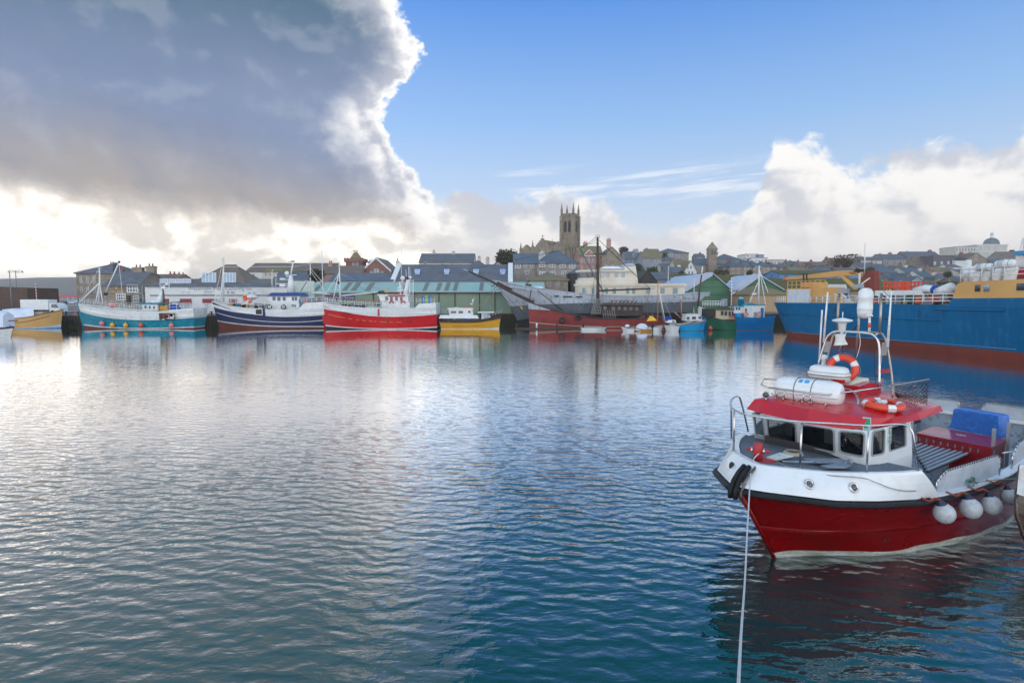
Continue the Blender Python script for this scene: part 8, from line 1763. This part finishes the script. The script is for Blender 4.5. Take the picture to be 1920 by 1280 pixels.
    def dodger(pts, n=14, nm='dodger', lace=True):
        """pts: list of (base, height) along the gunwale"""
        rows = [[], [], [], [], []]; tops = []
        for k in range(n + 1):
            t = k / n * (len(pts) - 1); i = min(int(t), len(pts) - 2); f = t - i; b = pts[i][0].lerp(pts[i + 1][0], f); h = lerp(pts[i][1], pts[i + 1][1], f); e = min(1, k / 1.5, (n - k) / 1.0) if True else 1
            h *= (.55 + .45 * min(1, k / 1.6)); h *= (.8 + .2 * min(1, (n - k) / .8)); tops.append(b + Vector((0, 0, h)))
            for j in range(5): g = j / 4; rows[j].append(b + Vector((0, (.03 * math.sin(k * 1.9 + j * 1.3) + .012 * math.sin(k * 4.1)) * math.sin(math.pi * g), .02 + (h - .03) * g)))
        m_ = MB(); loft(m_, rows, [CV] * 4); d_ = m_.build(nm, o, recalc=False); f_ = MB(); f_.tube([tops[0] * 1 - Vector((0, 0, (tops[0] - pts[0][0]).z))] + tops + [pts[-1][0]], .018, SS, 6)
        if lace:
            for k in range(0, n * 2): p = tops[k // 2].lerp(tops[min(n, k // 2 + 1)], (k % 2) * .5); f_.torus(p, .024, .007, BBLK, (tops[-1] - tops[0]).normalized(), 6, 3)
        f_.build('dodger_frame', d_)
    g_ = lambda s, side=-1: Vector((s, side * (sm(hb['r'], s) - .10), interp(zr, s) + .10))
    dodger([(g_(2.74), .42), (g_(4.0), .50), (g_(5.35), .50)]); dodger([(g_(6.15), .55), (g_(8.0), .55), (g_(9.2), .5)])
    m_ = MB(); m_.seg(g_(5.45) + Vector((0, 0, .50)), g_(6.15) + Vector((0, 0, .42)), .014, WH, 5); m_.build('guard_wire', o)
    dodger([(Vector((11.95, 1.65, 1.58)), .38), (Vector((11.98, .5, 1.58)), .38)], 18); dodger([(Vector((12., -.1, 1.58)), .42), (Vector((11.98, -1.6, 1.58)), .42)], 18)
    dodger([(g_(8.6, 1), .42), (g_(11.6, 1), .42)], 10)
    for y in (.35, .05): m_ = MB(); m_.torus((0, 0, 0), .13, .05, SS, (0, 1, 0), 16, 8, arc=(0, 180)); h = m_.build('exhaust_hoop', o); h.location = (11.95, y + .02, 1.60)
    # ---- roof furniture: rack, arch, antennas
    m_ = MB(); rk = [Lz(388, 82, 3.22), Lz(430, 88, 3.22), Lz(735, 128, 3.22), Lz(1140, 68, 3.3)]
    r0, r1, r2, r3 = Lz(388, 84, 3.2), Lz(735, 128, 3.2), Lz(850, 90, 3.24), Lz(1140, 72, 3.40)
    m_.tube([r0, r1, r3], .020, SS, 8); far = Vector((1.0, .75, 0)).normalized()
    for x, y, yb in ((438, 95, 135), (482, 100, 165), (598, 115, 180), (790, 118, 185), (640, 118, 200)):
        a = Lz(x, y, 3.2); m_.tube([a, a - Vector((0, 0, .17)), a - Vector((0, 0, .2)) + Vector((.06, .05, 0)), a - Vector((0, 0, .2)) + Vector((.45, .40, 0))], .014, SS, 6); m_.seg(a - Vector((0, 0, .2)) + Vector((.1, .08, 0)), a - Vector((0, 0, .29)) + Vector((.1, .08, 0)), .02, SS, 6)
    m_.tube([r0, r0 + Vector((.25, .35, .0)), r0 + Vector((1.3, .9, 0)), r2 + Vector((.6, .6, 0))], .018, SS, 6)
    m_.tube([Lz(840, 90, 3.22), Lz(880, 98, 3.2), Lz(912, 125, 3.14), Lz(926, 165, 3.03), Lz(926, 222, 2.85)], .024, SS, 8)
    for k in range(4): a = Lz(470 + k * 85, 150 + k * 13, 3.0); m_.seg(a, a + Vector((.9, .3, 0)), .012, SS, 5)
    m_.build('raft_rack', o)
    m_ = MB(); c_ = Lz(372, 128, 3.05); m_.lathe([(.02, -.16), (.07, -.12), (.085, 0), (.075, .02), (.07, .0)], (0, 0, 0), WH, 16, (-.9, -.35, 0)); sp = m_.build('spotlight', o); sp.location = c_; g = MB(); g.lathe([(.075, .0), (.074, .012)], (0, 0, 0), CGL, 16, (-.9, -.35, 0)); g.build('lens', sp); g = MB(); g.torus((0, 0, 0), .08, .013, SS, (-.9, -.35, 0), 18, 6); g.seg((0, 0, -.08), (.03, 0, -.18), .02, SS); g.build('bezel', sp)
    AR = M('arch steel', (.42, .39, .36), .4, (.32, .27, .23), 6., metal=.8)
    sF, sR = 3.3, 4.1
    arch = MB(); arch.tube(spline([A4(1125, 1005, sF), A4(1128, 720, sF), A4(1118, 600, sF), A4(1075, 535, sF), A4(1000, 512, sF), A4(760, 497, sF), A4(690, 510, sF), A4(640, 560, sF), A4(605, 660, sF), A4(560, 800, sF)], 6), .026, SS, 8)
    arch.build('arch', o)
    arch = MB(); arch.tube(spline([A4(1248, 1110, sR), A4(1240, 900, sR), A4(1195, 620, sR), A4(1165, 540, sR), A4(1120, 512, sR), A4(900, 498, sR), A4(760, 500, sR), A4(700, 540, sR), A4(672, 640, sR), A4(640, 760, sR)], 6), .024, AR, 8); arch.build('arch', o)
    for x, y, a_, x2, y2, b_ in ((1250, 990, sR, 880, 1060, sF), (700, 505, sF, 740, 505, sR), (1090, 528, sF, 1130, 515, sR), (820, 500, sR, 745, 715, sR)): m_ = MB(); m_.seg(A4(x, y, a_), A4(x2, y2, b_), .02, SS, 6); m_.build('arch_brace', o)
    def antenna(x0, y0, x1, y1, s, r=.016, nm='whip_antenna', m=BW, r1=.010): m_ = MB(); m_.tube([A4(x0, y0, s), A4(x1, y1, s)], r, m, 6, r1=r1); return m_.build(nm, o)
    antenna(572, 740, 598, 300, sF, .022, r1=.020); antenna(612, 600, 649, 135, sF, .026, r1=.018); antenna(1202, 640, 1238, 125, sF, .030, r1=.012)
    m_ = MB(); m_.tube([A4(905, 745, sR), A4(935, 420, sR), A4(940, 100, sR)], .028, AR, 8); m_.tube([A4(938, 110, sR), A4(945, -40, sR)], .024, CREAM, 8); m_.box(A4(925, 80, sR).x - .07, A4(925, 80, sR).x + .07, A4(925, 80, sR).y - .12, A4(925, 80, sR).y + .08, A4(925, 100, sR).z, A4(925, 62, sR).z, GREYR); m_.seg(A4(955, 65, sR), A4(1040, 5, sR), .018, STEEL, 4); m_.tube([A4(935, 425, sR), A4(890, 480, sR), A4(860, 505, sR)], .010, BBLK, 5); m_.build('mast_pole', o)
    m_ = MB(); a, b = A4(988, 380, sR), A4(1003, 96, sR); rr_ = (A4(1058, 200, sR) - A4(922, 200, sR)).length / 2; hh = (b - a).length
    m_.lathe([(.03, 0), (rr_ * .55, .015), (rr_ * .9, .07), (rr_, .16), (rr_, hh * .30), (rr_ * 1.03, hh * .31), (rr_ * 1.03, hh * .34), (rr_, hh * .35), (rr_, hh * .66), (rr_ * 1.03, hh * .67), (rr_ * 1.03, hh * .69), (rr_, hh * .70), (rr_ * .97, hh * .85), (rr_ * .75, hh * .95), (rr_ * .4, hh * .99), (.02, hh)], a, BW, 20, (b - a).normalized()); m_.build('radar_reflector', o)
    for x0, y0, x1, y1 in ((735, 490, 753, 150), (1127, 510, 1146, 145)): m_ = MB(); m_.tube([A4(x0, y0, sR), A4(x1, y1, sR)], .030, AR, 8); m_.build('light_post', o)
    for x, y in ((790, 150), (1195, 165)):
        m_ = MB(); p = A4(x, y, sR); m_.obox((0, 0, 0), (.10, .30, .02), STEEL, Matrix.Rotation(.8, 3, 'X')); m_.seg((0, .06, -.06), (0, .22, .0), .012, STEEL, 4)
        if x < 900: m_.obox((0, -.02, .07), (.14, .22, .12), GREYR)
        l = m_.build('floodlight', o); l.location = p
    m_ = MB(); p = A4(785, 410, sF); k = (A4(875, 395, sF) - A4(697, 395, sF)).length / 2; m_.lathe([(.05, -.42), (.035, -.38), (.03, -.26), (.06, -.24), (.075, -.22), (.09, -.04), (.11, -.02), (k * .8, .0), (k, .02), (k, .04), (k * .9, .055), (k * .3, .09), (.02, .1)], p, BW, 24); m_.seg(p + Vector((0, 0, .1)), p + Vector((0, 0, .24)), .012, BW, 5); m_.lathe([(.05, -.46), (.05, -.42)], p, M('brass', (.55, .40, .18), .3, metal=.9), 10); m_.build('radar_dish', o)
    m_ = MB(); a = A4(770, 625, sF); b = A4(762, 540, sF); m_.lathe([(.17 * .9, 0), (.15, .02), (.11, .12), (.10, .2), (.115, .26), (.05, .28)], a, BW, 18, (b - a).normalized()); m_.build('horn', o)
    m_ = MB(); a, b = A4(1033, 500, sF), A4(1036, 360, sF); m_.tube([a, b], .028, BW, 8); m_.tube([a.lerp(b, .28), a.lerp(b, .58)], .034, REDB, 8); m_.lathe([(.07, 0), (.075, .02), (.05, .05)], b, BW, 12); m_.build('nav_antenna', o)
    for x0, x1, y0, y1, s in ((612, 672, 590, 690, sR - .2), (1135, 1200, 600, 720, sR - .1)):
        m_ = MB(); a, b, c2, d2 = A4(x0, y1, s), A4(x1 - 10, y1, s), A4(x1, y0, s), A4(x0 + 15, y0, s); v = [a, b, c2, d2]; m_.add(v + [p + Vector((.012, 0, 0)) for p in v], [(0, 1, 2, 3), (7, 6, 5, 4), (0, 1, 5, 4), (1, 2, 6, 5), (2, 3, 7, 6), (3, 0, 4, 7)], M('grey perforated plate', (.32, .30, .30), .6)); m_.build('plate', o)
    m_ = MB(); v = [A4(1095, 885, sF - .03), A4(1222, 880, sF + .1), A4(1225, 842, sF + .1), A4(1105, 852, sF - .03)]; m_.add(v + [p + Vector((.02, 0, 0)) for p in v], [(0, 1, 2, 3), (7, 6, 5, 4), (0, 1, 5, 4), (1, 2, 6, 5), (2, 3, 7, 6), (3, 0, 4, 7)], M('dark red board', (.38, .02, .03), .5)); m_.build('name_board', o)
    for pp_, rr_, mm_ in (([(940, 500), (950, 600), (935, 680), (915, 740)], .009, BW), ([(1215, 640), (1190, 690), (1150, 720), (1140, 800)], .009, GREYR), ([(1075, 540), (1080, 760), (1090, 990)], .007, BBLK), ([(785, 520), (786, 600), (788, 700)], .007, BBLK)): m_ = MB(); m_.tube(spline([A4(x, y, sR if mm_ is BW else sF) for x, y in pp_], 5), rr_, mm_, 4); m_.build('cable', o)
    m_ = MB(); p = A4(612, 760, sR - .3); m_.lathe([(.07, -.15), (.05, -.1), (.05, 0), (.09, .04), (.09, .1), (.03, .14)], p, BW, 14); m_.build('gps_antenna', o)
    # ------------------------------------------------ things that lie on or hang from the boat (top level)
    W_ = wl
    def deeper(w, d): c = Vector((0, 0, CAM_H)); return w + (w - c).normalized() * d
    def put(ob, v): ob.matrix_world = Matrix.Translation(W_(v)) @ Matrix.Rotation(A, 4, 'Z'); return ob
    # liferaft canister lying along its rack
    aC, bC = A4(180, 1005, 2.2), A4(790, 1070, 1.75)
    cL = (Lz(445, 100, 3.28) + Lz(815, 118, 3.28)) / 2; dL = (Lz(815, 130, 3.2) - Lz(432, 84, 3.2)); Lh = dL.length / 2 * 1.04; t = bpy.data.objects.new('liferaft_canister', None); COL.objects.link(t); t.matrix_world = Matrix.Translation(deeper(W_(cL), .8)) @ Matrix.Rotation(A + math.atan2(dL.y, dL.x), 4, 'Z'); tag(t, 'long white liferaft canister with blue labels strapped in the rack on the red roof', 'liferaft')
    m_ = MB(); PW = M('liferaft white', (.76, .77, .78), .3, (.70, .71, .72), 2., coat=.5); rr_ = .31
    m_.lathe([(.03, -Lh), (rr_ * .6, -Lh * .985), (rr_ * .86, -Lh * .93), (rr_ * .97, -Lh * .8), (rr_, -Lh * .6), (rr_, Lh * .6), (rr_ * .97, Lh * .8), (rr_ * .86, Lh * .93), (rr_ * .6, Lh * .985), (.03, Lh)], (0, 0, 0), PW, 26, (1, 0, 0)); m_.build('shell', t)
    m_ = MB(); m_.rbox(-Lh * .97, Lh * .97, -rr_ - .018, rr_ + .018, -.03, .02, .15, PW, 4); m_.build('seam', t)
    for f in (-.30, .22): m_ = MB(); m_.torus((Lh * f, 0, 0), rr_ + .006, .008, BBLK, (1, 0, 0), 30, 4); m_.build('strap', t)
    m_ = MB(); bl = M('sticker blue', (.02, .35, .75), .5)
    for f0, f1 in ((-.22, -.10), (-.04, .10)):
        v = []
        for x, a_ in ((f0, 112), (f1, 112), (f1, 132), (f0, 132)): v.append((x * Lh, -(rr_ + .008) * -math.cos(R(a_)) * -1 if False else (rr_ + .006) * math.cos(R(a_)), (rr_ + .006) * math.sin(R(a_))))
        m_.add(v, [(0, 1, 2, 3)], bl)
    m_.build('label', t)
    # second, shorter canister behind
    pC = (A4(475, 870, 3.35) + A4(820, 880, 3.35)) / 2; dC = A4(825, 880, 3.35) - A4(470, 880, 3.35); t = bpy.data.objects.new('liferaft_canister', None); COL.objects.link(t); t.matrix_world = Matrix.Translation(W_(pC + Vector((.1, 0, 0)))) @ Matrix.Rotation(A + math.atan2(dC.y, dC.x), 4, 'Z'); tag(t, 'shorter plain white liferaft canister in front of the standing orange life ring', 'liferaft'); Lh2 = dC.length / 2
    m_ = MB(); m_.rbox(-Lh2, Lh2, -.26, .26, -.13, .0, .2, PW, 5); m_.rbox(-Lh2 * .98, Lh2 * .98, -.25, .25, .005, .15, .22, PW, 5); m_.build('shell', t); m_ = MB(); m_.rbox(-Lh2 * 1.02, Lh2 * 1.02, -.275, .275, -.012, .012, .2, PW, 5); m_.build('seam', t)
    # life rings
    def life(name, label, loc, axis, rad, tube_r, rope=True):
        t = bpy.data.objects.new(name, None); COL.objects.link(t); put(t, loc); tag(t, label, 'life ring', 'life rings on the red workboat'); OR = M('lifebuoy orange', (.78, .055, .012), .4, (.70, .04, .01), 3., coat=.2)
        m_ = MB(); m_.torus((0, 0, 0), rad, tube_r, OR, axis, 44, 14); m_.build('ring', t)
        for k in range(4): m_ = MB(); m_.torus((0, 0, 0), rad, tube_r * 1.03, PW, axis, 5, 14, arc=(k * 90 + 34, k * 90 + 56)); m_.build('white_band', t)
        if rope: 
            m_ = MB(); rot = Vector((0, 0, 1)).rotation_difference(Vector(axis)).to_matrix(); pts = [rot @ Vector(((rad + tube_r * (1.05 + .35 * abs(math.sin(2 * R(a_ - 45))))) * math.cos(R(a_)), (rad + tube_r * (1.05 + .35 * abs(math.sin(2 * R(a_ - 45))))) * math.sin(R(a_)), 0)) for a_ in range(0, 360, 8)]; m_.tube(pts, .007, ROPE, 4, closed=True); m_.build('grab_line', t)
        return t
    rc = A4(783, 842, 3.75); life('life_ring', 'orange life ring with white bands standing upright against the steel arch', rc, (-.92, -.30, .22), .285, .082)
    r2_ = (Lz(932, 165, 2.99) + Lz(1234, 222, 2.97)) / 2; life('life_ring', 'orange red life ring lying flat on the red roof behind the green sign', Vector((r2_.x, r2_.y, 3.00)), (-.02, -.06, 1), .36, .082)
    m_ = MB(); m_.rbox(-.08, .08, -.06, .06, -.02, .06, .02, PW); m_.tube([(-.2, .0, .04), (0, .12, .05), (.2, .03, .05)], .02, PW, 6); m_.tube([(.0, -.2, .02), (.1, -.1, .04), (0, 0, .05), (.05, .2, .04)], .012, BBLK, 5); rl = m_.build('ring_light'); put(rl, (r2_.x, r2_.y, 3.03)); tag(rl, 'white plastic ring light with cord lying inside the flat life ring', 'light')
    # landing net on the roof
    m_ = MB(); n0 = Lz(1140, 70, 3.40); n1 = Lz(1350, 34, 3.55); m_.seg(n0 + (n0 - n1) * .3, n1, .014, AR, 6); nt_ = m_.build('landing_net'); put(nt_, (0, 0, 0)); tag(nt_, 'open mesh landing net with dark twine on the aft edge of the red roof', 'net')
    corners = [n0, n1, Lz(1338, 185, 2.92), Lz(1150, 140, 2.95)]; m_ = MB(); TW = M('net twine', (.06, .055, .035), .9); nn_ = 11
    def gpt(i, j): a, b = i / nn_, j / 11; p = corners[0].lerp(corners[1], a).lerp(corners[3].lerp(corners[2], a), b); return p + Vector((.10 * math.sin(math.pi * b) * math.sin(math.pi * a), -.08 * math.sin(math.pi * b) * math.sin(math.pi * a), -.05 * math.sin(a * 3.1) * (1 - b)))
    for i in range(nn_):
        for j in range(11):
            if (i + j) % 2 == 0: m_.seg(gpt(i, j), gpt(i + 1, j + 1), .009, TW, 3)
            else: m_.seg(gpt(i + 1, j), gpt(i, j + 1), .009, TW, 3)
            if j > 6: m_.seg(gpt(i, j), gpt(i + 1, j + 1) + Vector((.02, 0, -.02)), .012, TW, 3)
    x_ = m_.build('mesh', nt_)
    # blue upturned fish tub
    zt2 = 2.08; tq = [Lz(1478, 208, zt2), Lz(1515, 190, zt2), Lz(1775, 222, zt2), Lz(1742, 248, zt2)]; zb2 = 1.64; bq = [Lz(1467, 325, zb2), Lz(1506, 300, zb2), Lz(1808, 352, zb2), Lz(1775, 386, zb2)]
    du = (tq[3] - tq[0]); bt_ = (bq[3] - bq[0]); wv = Vector((-.06, .62, 0)); wv = Vector((bt_.y, -bt_.x, 0)).normalized() * .55; wv = wv if wv.dot(tq[1] - tq[0]) > 0 else -wv
    m_ = MB(); BT = M('blue plastic tub', (.005, .13, .50), .45, (.005, .10, .42), 2., col3=(.02, .18, .55)); ctr = (bq[0] + bq[3]) / 2 + wv / 2; ctr.z = zb2; u1 = bt_.normalized(); w1 = wv.normalized(); hl, hw = bt_.length / 2, .275
    def ring(h, sc): return [ctr + u1 * (hl * sc * a_) + w1 * (hw * sc * b_) + Vector((0, 0, h)) for a_, b_ in ((-1, -1), (-.9, -1.02), (.9, -1.02), (1, -1), (1, 1), (.9, 1.02), (-.9, 1.02), (-1, 1))]
    rg = [ring(0, 1.03), ring(.04, 1.03), ring(.045, .97), ring(.12, .95), ring(.125, .93), ring(.53, .87), ring(.57, .85), ring(.58, .81), ring(.565, .77)]
    for a_, b_ in zip(rg, rg[1:]): m_.add(a_ + b_, [(i, (i + 1) % 8, 8 + (i + 1) % 8, 8 + i) for i in range(8)], BT)
    m_.add(rg[-1], [tuple(range(8))], BT); tb = m_.build('fish_tub'); put(tb, (0, 0, 0)); tag(tb, 'bright blue plastic fish tub turned upside down on the red deck box', 'tub')
    # ball fenders with their lanyards
    WF = M('fender vinyl', (.46, .48, .52), .45, (.38, .39, .42), 3., col3=(.33, .32, .32), coat=.2); NV = M('fender navy end', (.015, .02, .06), .4); OR_ = M('orange rope', (.42, .06, .02), .8, (.25, .05, .02), 12.)
    for k, (x, y, rx, gx, gy, lb) in enumerate(((1441, 838, 70, 1370, 700, 'first white ball fender from the bow hanging on the red hull'), (1596, 808, 70, 1545, 680, 'second white ball fender from the bow on the red hull'), (1722, 788, 64, 1660, 650, 'third white ball fender from the bow on the red hull'), (1832, 738, 55, 1745, 605, 'fourth and last white ball fender from the bow beside the varnished rowing boat'))):
        s_ = 2.85 + [0, 1.12, 2.15, 3.15][k]; 
        # search along the hull side for the station whose fender projects into the photo column
        best = None
        for i in range(200):
            s = 2.3 + i * .03; r = .215; yy = -(sm(hb['r'], s) + .10 + r * .75); zc = .92 + (.05 if k else 0); w = W_((s, yy, zc)); dd = w - Vector((0, 0, CAM_H)); fz = dd.y * _c - dd.z * _s; sx = 960 + F_PX * dd.x / fz
            e_ = abs(sx - (1320 + x / 3.2))
            if best is None or e_ < best[0]: best = (e_, s, yy)
        s, yy = best[1], best[2]; zz = None; w = W_((s, yy, 0)); zz = (Mv @ (Vector((0, 0, CAM_H)) + ray(1320 + x / 3.2, 700 + y / 3.2) * ((w.y) / ray(1320 + x / 3.2, 700 + y / 3.2).y))).z
        t = bpy.data.objects.new('ball_fender', None); COL.objects.link(t); put(t, (s, yy, zz)); tag(t, lb, 'fender', 'white ball fenders on the red workboat'); r = rx / 3.2 * (w.y) / F_PX * .86
        ax_ = Vector((.0, .25, 1)).normalized() if k else Vector((-.22, .25, 1)).normalized()
        m_ = MB(); m_.lathe([(.01, -r * 1.05)] + [(r * math.sin(R(a_)), -r * 1.05 * math.cos(R(a_))) for a_ in range(15, 130, 12)] + [(r * .62, r * .82), (r * .45, r * 1.0)], (0, 0, 0), WF, 24, ax_); m_.build('ball', t)
        m_ = MB(); m_.lathe([(r * .50, r * .95), (r * .34, r * 1.15), (r * .2, r * 1.38), (r * .16, r * 1.5)], (0, 0, 0), NV, 16, ax_); m_.build('neck', t)
        m_ = MB(); g0 = Vector((s - .28, -(sm(hb['r'], s) - .02), interp(zr, s) + .11)) - Vector((s, yy, zz)); pts = spline([ax_ * (r * 1.45), ax_ * (r * 1.5) * .55 + g0 * .45 + Vector((0, -.03, .02)), g0 + Vector((0, -.10, -.03)), g0 + Vector((0, .08, .01))], 5); m_.tube(pts, .016, OR_, 6)
        for j in range(0, len(pts) - 1, 1): m_.torus(pts[j], .016, .007, OR_, (pts[j + 1] - pts[j]).normalized(), 8, 4)
        m_.build('lanyard', t)
    # foredeck clutter
    m_ = MB(); c3 = Lz(535, 487, 2.03); rr3 = random.Random(1)
    for k in range(5): m_.tube([(.20 * (1 - k * .04) * math.cos(R(a_)) + rr3.uniform(-.008, .008), .20 * (1 - k * .04) * math.sin(R(a_)), .02 + k * .012) for a_ in range(0, 350, 24)], .013, M('coiled rope', (.36, .33, .27), .9), 5, closed=True)
    m_.tube(spline([(-.2, 0, .02), (-.42, .05, .012), (-.6, -.08, .012), (-.75, 0, .012)], 5), .012, MATS['coiled rope'], 5); ob = m_.build('rope_coil'); put(ob, c3); tag(ob, 'coil of pale rope on the grey foredeck behind the rail post', 'rope')
    m_ = MB(); GP = M('anchor galvanised', (.26, .31, .38), .55, (.20, .24, .30), 4., metal=.3)
    a0, a1, a2 = Lz(470, 528, 2.02), Lz(800, 540, 2.0), Lz(880, 545, 2.0); m_.seg(a0, a1 + Vector((0, 0, .02)), .03, GP, 6)
    for pts3 in (([Lz(600, 522, 2.0), Lz(820, 522, 2.0), Lz(870, 548, 2.0), Lz(680, 545, 2.0)]), ([Lz(700, 565, 1.99), Lz(840, 545, 1.99), Lz(885, 560, 1.99), Lz(850, 577, 1.99), Lz(740, 575, 1.99)])):
        v = [p + Vector((0, 0, .03)) for p in pts3]; v2 = [p + Vector((0, 0, .05)) for p in pts3]; n3 = len(v); m_.add(v + v2, [tuple(range(n3)), tuple(range(n3, 2 * n3))] + [(i, (i + 1) % n3, n3 + (i + 1) % n3, n3 + i) for i in range(n3)], GP)
    m_.seg(Lz(840, 545, 2.02), Lz(870, 520, 2.1), .02, GP, 5); m_.seg(Lz(870, 520, 2.1), Lz(885, 535, 2.1), .03, GP, 5); ob = m_.build('anchor'); put(ob, (0, 0, 0)); tag(ob, 'grey galvanised plough anchor lying on the foredeck by the wheelhouse corner', 'anchor')
    m_ = MB(); v = [Lz(375, 505, 2.04), Lz(455, 478, 2.04), Lz(560, 495, 2.04), Lz(430, 520, 2.04)]; v2 = [p + Vector((0, 0, .02)) for p in v]; m_.add(v + v2, [(0, 1, 2, 3), (4, 5, 6, 7)] + [(i, (i + 1) % 4, 4 + (i + 1) % 4, 4 + i) for i in range(4)], PW); ob = m_.build('deck_hatch', o)
    # mooring lines
    RP2 = M('mooring rope white', (.55, .56, .58), .8, (.40, .42, .45), 30.)
    def rope(name, label, pts, r, m, cat='rope'):
        m_ = MB(); sp = pts; m_.tube(sp, r, m, 6)
        # lay of the rope
        L = 0; ob = m_.build(name); return tag(ob, label, cat)
    bt0 = W_(b0 + Vector((0, -.05, .20))); e1w = W_(bul(.30, -1, 1.0) + Vector((0, -.03, .04))); pA = W_(Mv @ atz(1320 + 288 / 3.2, 700 + 560 / 3.2, 2.02))
    endp = at(1384, 1292, 3.6); mid = at(1397, 1080, 7.4); mid2 = at(1403, 960, 9.6)
    rope('mooring_rope', 'white mooring rope running from the red bitt down across the foreground water', spline([bt0, pA + Vector((0, 0, .06)), mid2, mid, at(1390, 1180, 5.2), endp], 12), .0125, RP2)
    sl = [W_(Lz(420, 520, 2.06)), W_(Lz(470, 548, 2.04)), W_(Lz(575, 575, 2.02)), W_(Lz(700, 603, 1.98)), W_(Lz(930, 622, 1.93)), W_(Lz(1010, 648, 1.86)), W_(Lz(1120, 688, 1.70)), W_(Lz(1220, 702, 1.60)), W_(Lz(1350, 686, 1.47))]
    rope('deck_line', 'thin dark speckled line sagging along the white bulwark to the first fender', spline([p + nr * .05 for p in sl], 6), .010, M('speckled line', (.16, .17, .15), .9, (.35, .36, .3), 40.))
    rope('mooring_line', 'brown line from the gunwale cleat to the varnished rowing boat', spline([W_(Lz(1590, 660, 1.45)), W_(Lz(1690, 645, 1.45)), W_(Lz(1800, 634, 1.45)), W_(Lz(1960, 628, 1.4))], 5), .012, ROPE)
    m_ = MB(); rnd = random.Random(6)
    for k in range(7):
        c5 = Vector((rnd.uniform(-.16, .16), rnd.uniform(-.05, .05), rnd.uniform(0, .05))); m_.torus(c5, .07, .014, rnd.choice([ROPE, M('teal twine', (.05, .25, .24), .9), OR_]), (rnd.uniform(-1, 1), rnd.uniform(-1, 1), 1), 12, 5)
    ob = m_.build('rope_bundle'); put(ob, Lz(1600, 655, 1.42)); tag(ob, 'tangle of teal and brown twine tied on the gunwale between two fenders', 'rope')
    return o
workboat()
# ---- varnished clinker rowing boat cut by the right edge
def rowing():
    c = atz(1893, 1000, .35); q0 = at(1901, 965, 11.7); o = thing('rowing_boat', 'varnished clinker rowing boat with white gunwale at the right edge of the foreground', 'rowing boat', (q0.x, q0.y, 0), R(-16)); B = 2.3
    VR = M('varnished planks', (.035, .018, .010), .3, (.07, .035, .018), 2.2, coat=.6, stretch=(.4, .4, 6)); lev = (1.36, 1.22, 1.22, .5)
    def P(u, z, s):
        w = max(0, min(1, (z + .4) / 2.2)); bd = (1 - (1 - min(u / .5, 1)) ** 2.3); bw = (1 - (1 - min(u / .62, 1)) ** 1.9); return Vector((.5 * max(0, 1 - z / 1.3) ** 1.6 + .12 * max(0, z - 1.3) + u * 5.2, s * B / 2 * lerp(bw * .72, bd, w ** .8), z))
    us = [(i / 26) ** 1.6 for i in range(27)]; mb = MB(); top = lambda u: 1.35 + .2 * (1 - min(1, u / .5)) ** 2
    for s in (-1, 1):
        rows = []; 
        for k in range(8):
            z0, z1 = lerp(-.2, 1.2, k / 8), lerp(-.2, 1.2, (k + 1) / 8); f = lambda u, z: z * top(u) / 1.22
            a = [P(u, f(u, z0), s) + Vector((0, s * .028, 0)) for u in us]; b = [P(u, f(u, z1), s) for u in us]; b2 = [p + Vector((0, s * .028, 0)) for p in b]; loft(mb, [a, b], [VR], False); loft(mb, [b, b2], [VR], False)
            mb.tube([p + Vector((0, s * .012, .0)) for p in b], .011, VR, 4)
    mb.add([P(1, z, s) for z, s in ((-.2, -1), (.6, -1), (top(1), -1), (top(1), 1), (.6, 1), (-.2, 1))], [(0, 1, 2, 3, 4, 5)], VR)
    mb.build('hull', o); g = MB(); g.box(5.1, 5.26, -1.1, 1.1, top(1) - .09, top(1) + .51, BW)
    for s in (-1, 1):
        a = [P(u, top(u) - .09, s) + Vector((-.02 * (u < .02), s * .05, 0)) for u in us]; b = [p + Vector((.03, -s * .03, .60)) for p in a]; c_ = [P(u, top(u) + .51, s) * 1 for u in us]
        for p in c_: p.y = s * max(0, abs(p.y) - .14); p.x += .05
        d = [p - Vector((0, 0, .5)) for p in c_]; loft(g, [a, b, c_, d], [BW, BW, BW])
    g.build('gunwale', o); t = MB(); t.add([P(u, top(u) - .3, s) for s in (-1, 1) for u in (0.02, .4, 1)], [(0, 1, 4, 3), (1, 2, 5, 4)], M('thwart', (.35, .37, .40), .6)); t.build('bottom_boards', o)
    st = MB(); st.tube([P(0, z, 0) for z in (-.3, .2, .6, 1., 1.5)], .04, VR, 6); st.build('stem', o)
    k = MB(); k.tube([(2.0, -1.0, .2), (2.0, -1.16, .6), (2.0, -1.2, 1.0)], .012, YELB, 5); k.build('yellow_line', o)
rowing()
# ------------------------------------------------------------------ air
hz = MB(); hz.box(-3300, 2600, -40, 2100, -3, 64, None)
hz.mats = []; ob = hz.build('haze'); hm = bpy.data.materials.new('haze'); hm.use_nodes = True; t = hm.node_tree; t.nodes.clear()
ho = t.nodes.new('ShaderNodeOutputMaterial'); pv = t.nodes.new('ShaderNodeVolumePrincipled'); pv.inputs['Density'].default_value = .00035; pv.inputs['Color'].default_value = (.93, .90, .90, 1); pv.inputs['Anisotropy'].default_value = .3
t.links.new(pv.outputs[0], ho.inputs['Volume']); ob.data.materials.clear(); ob.data.materials.append(hm); tag(ob, kind='stuff')
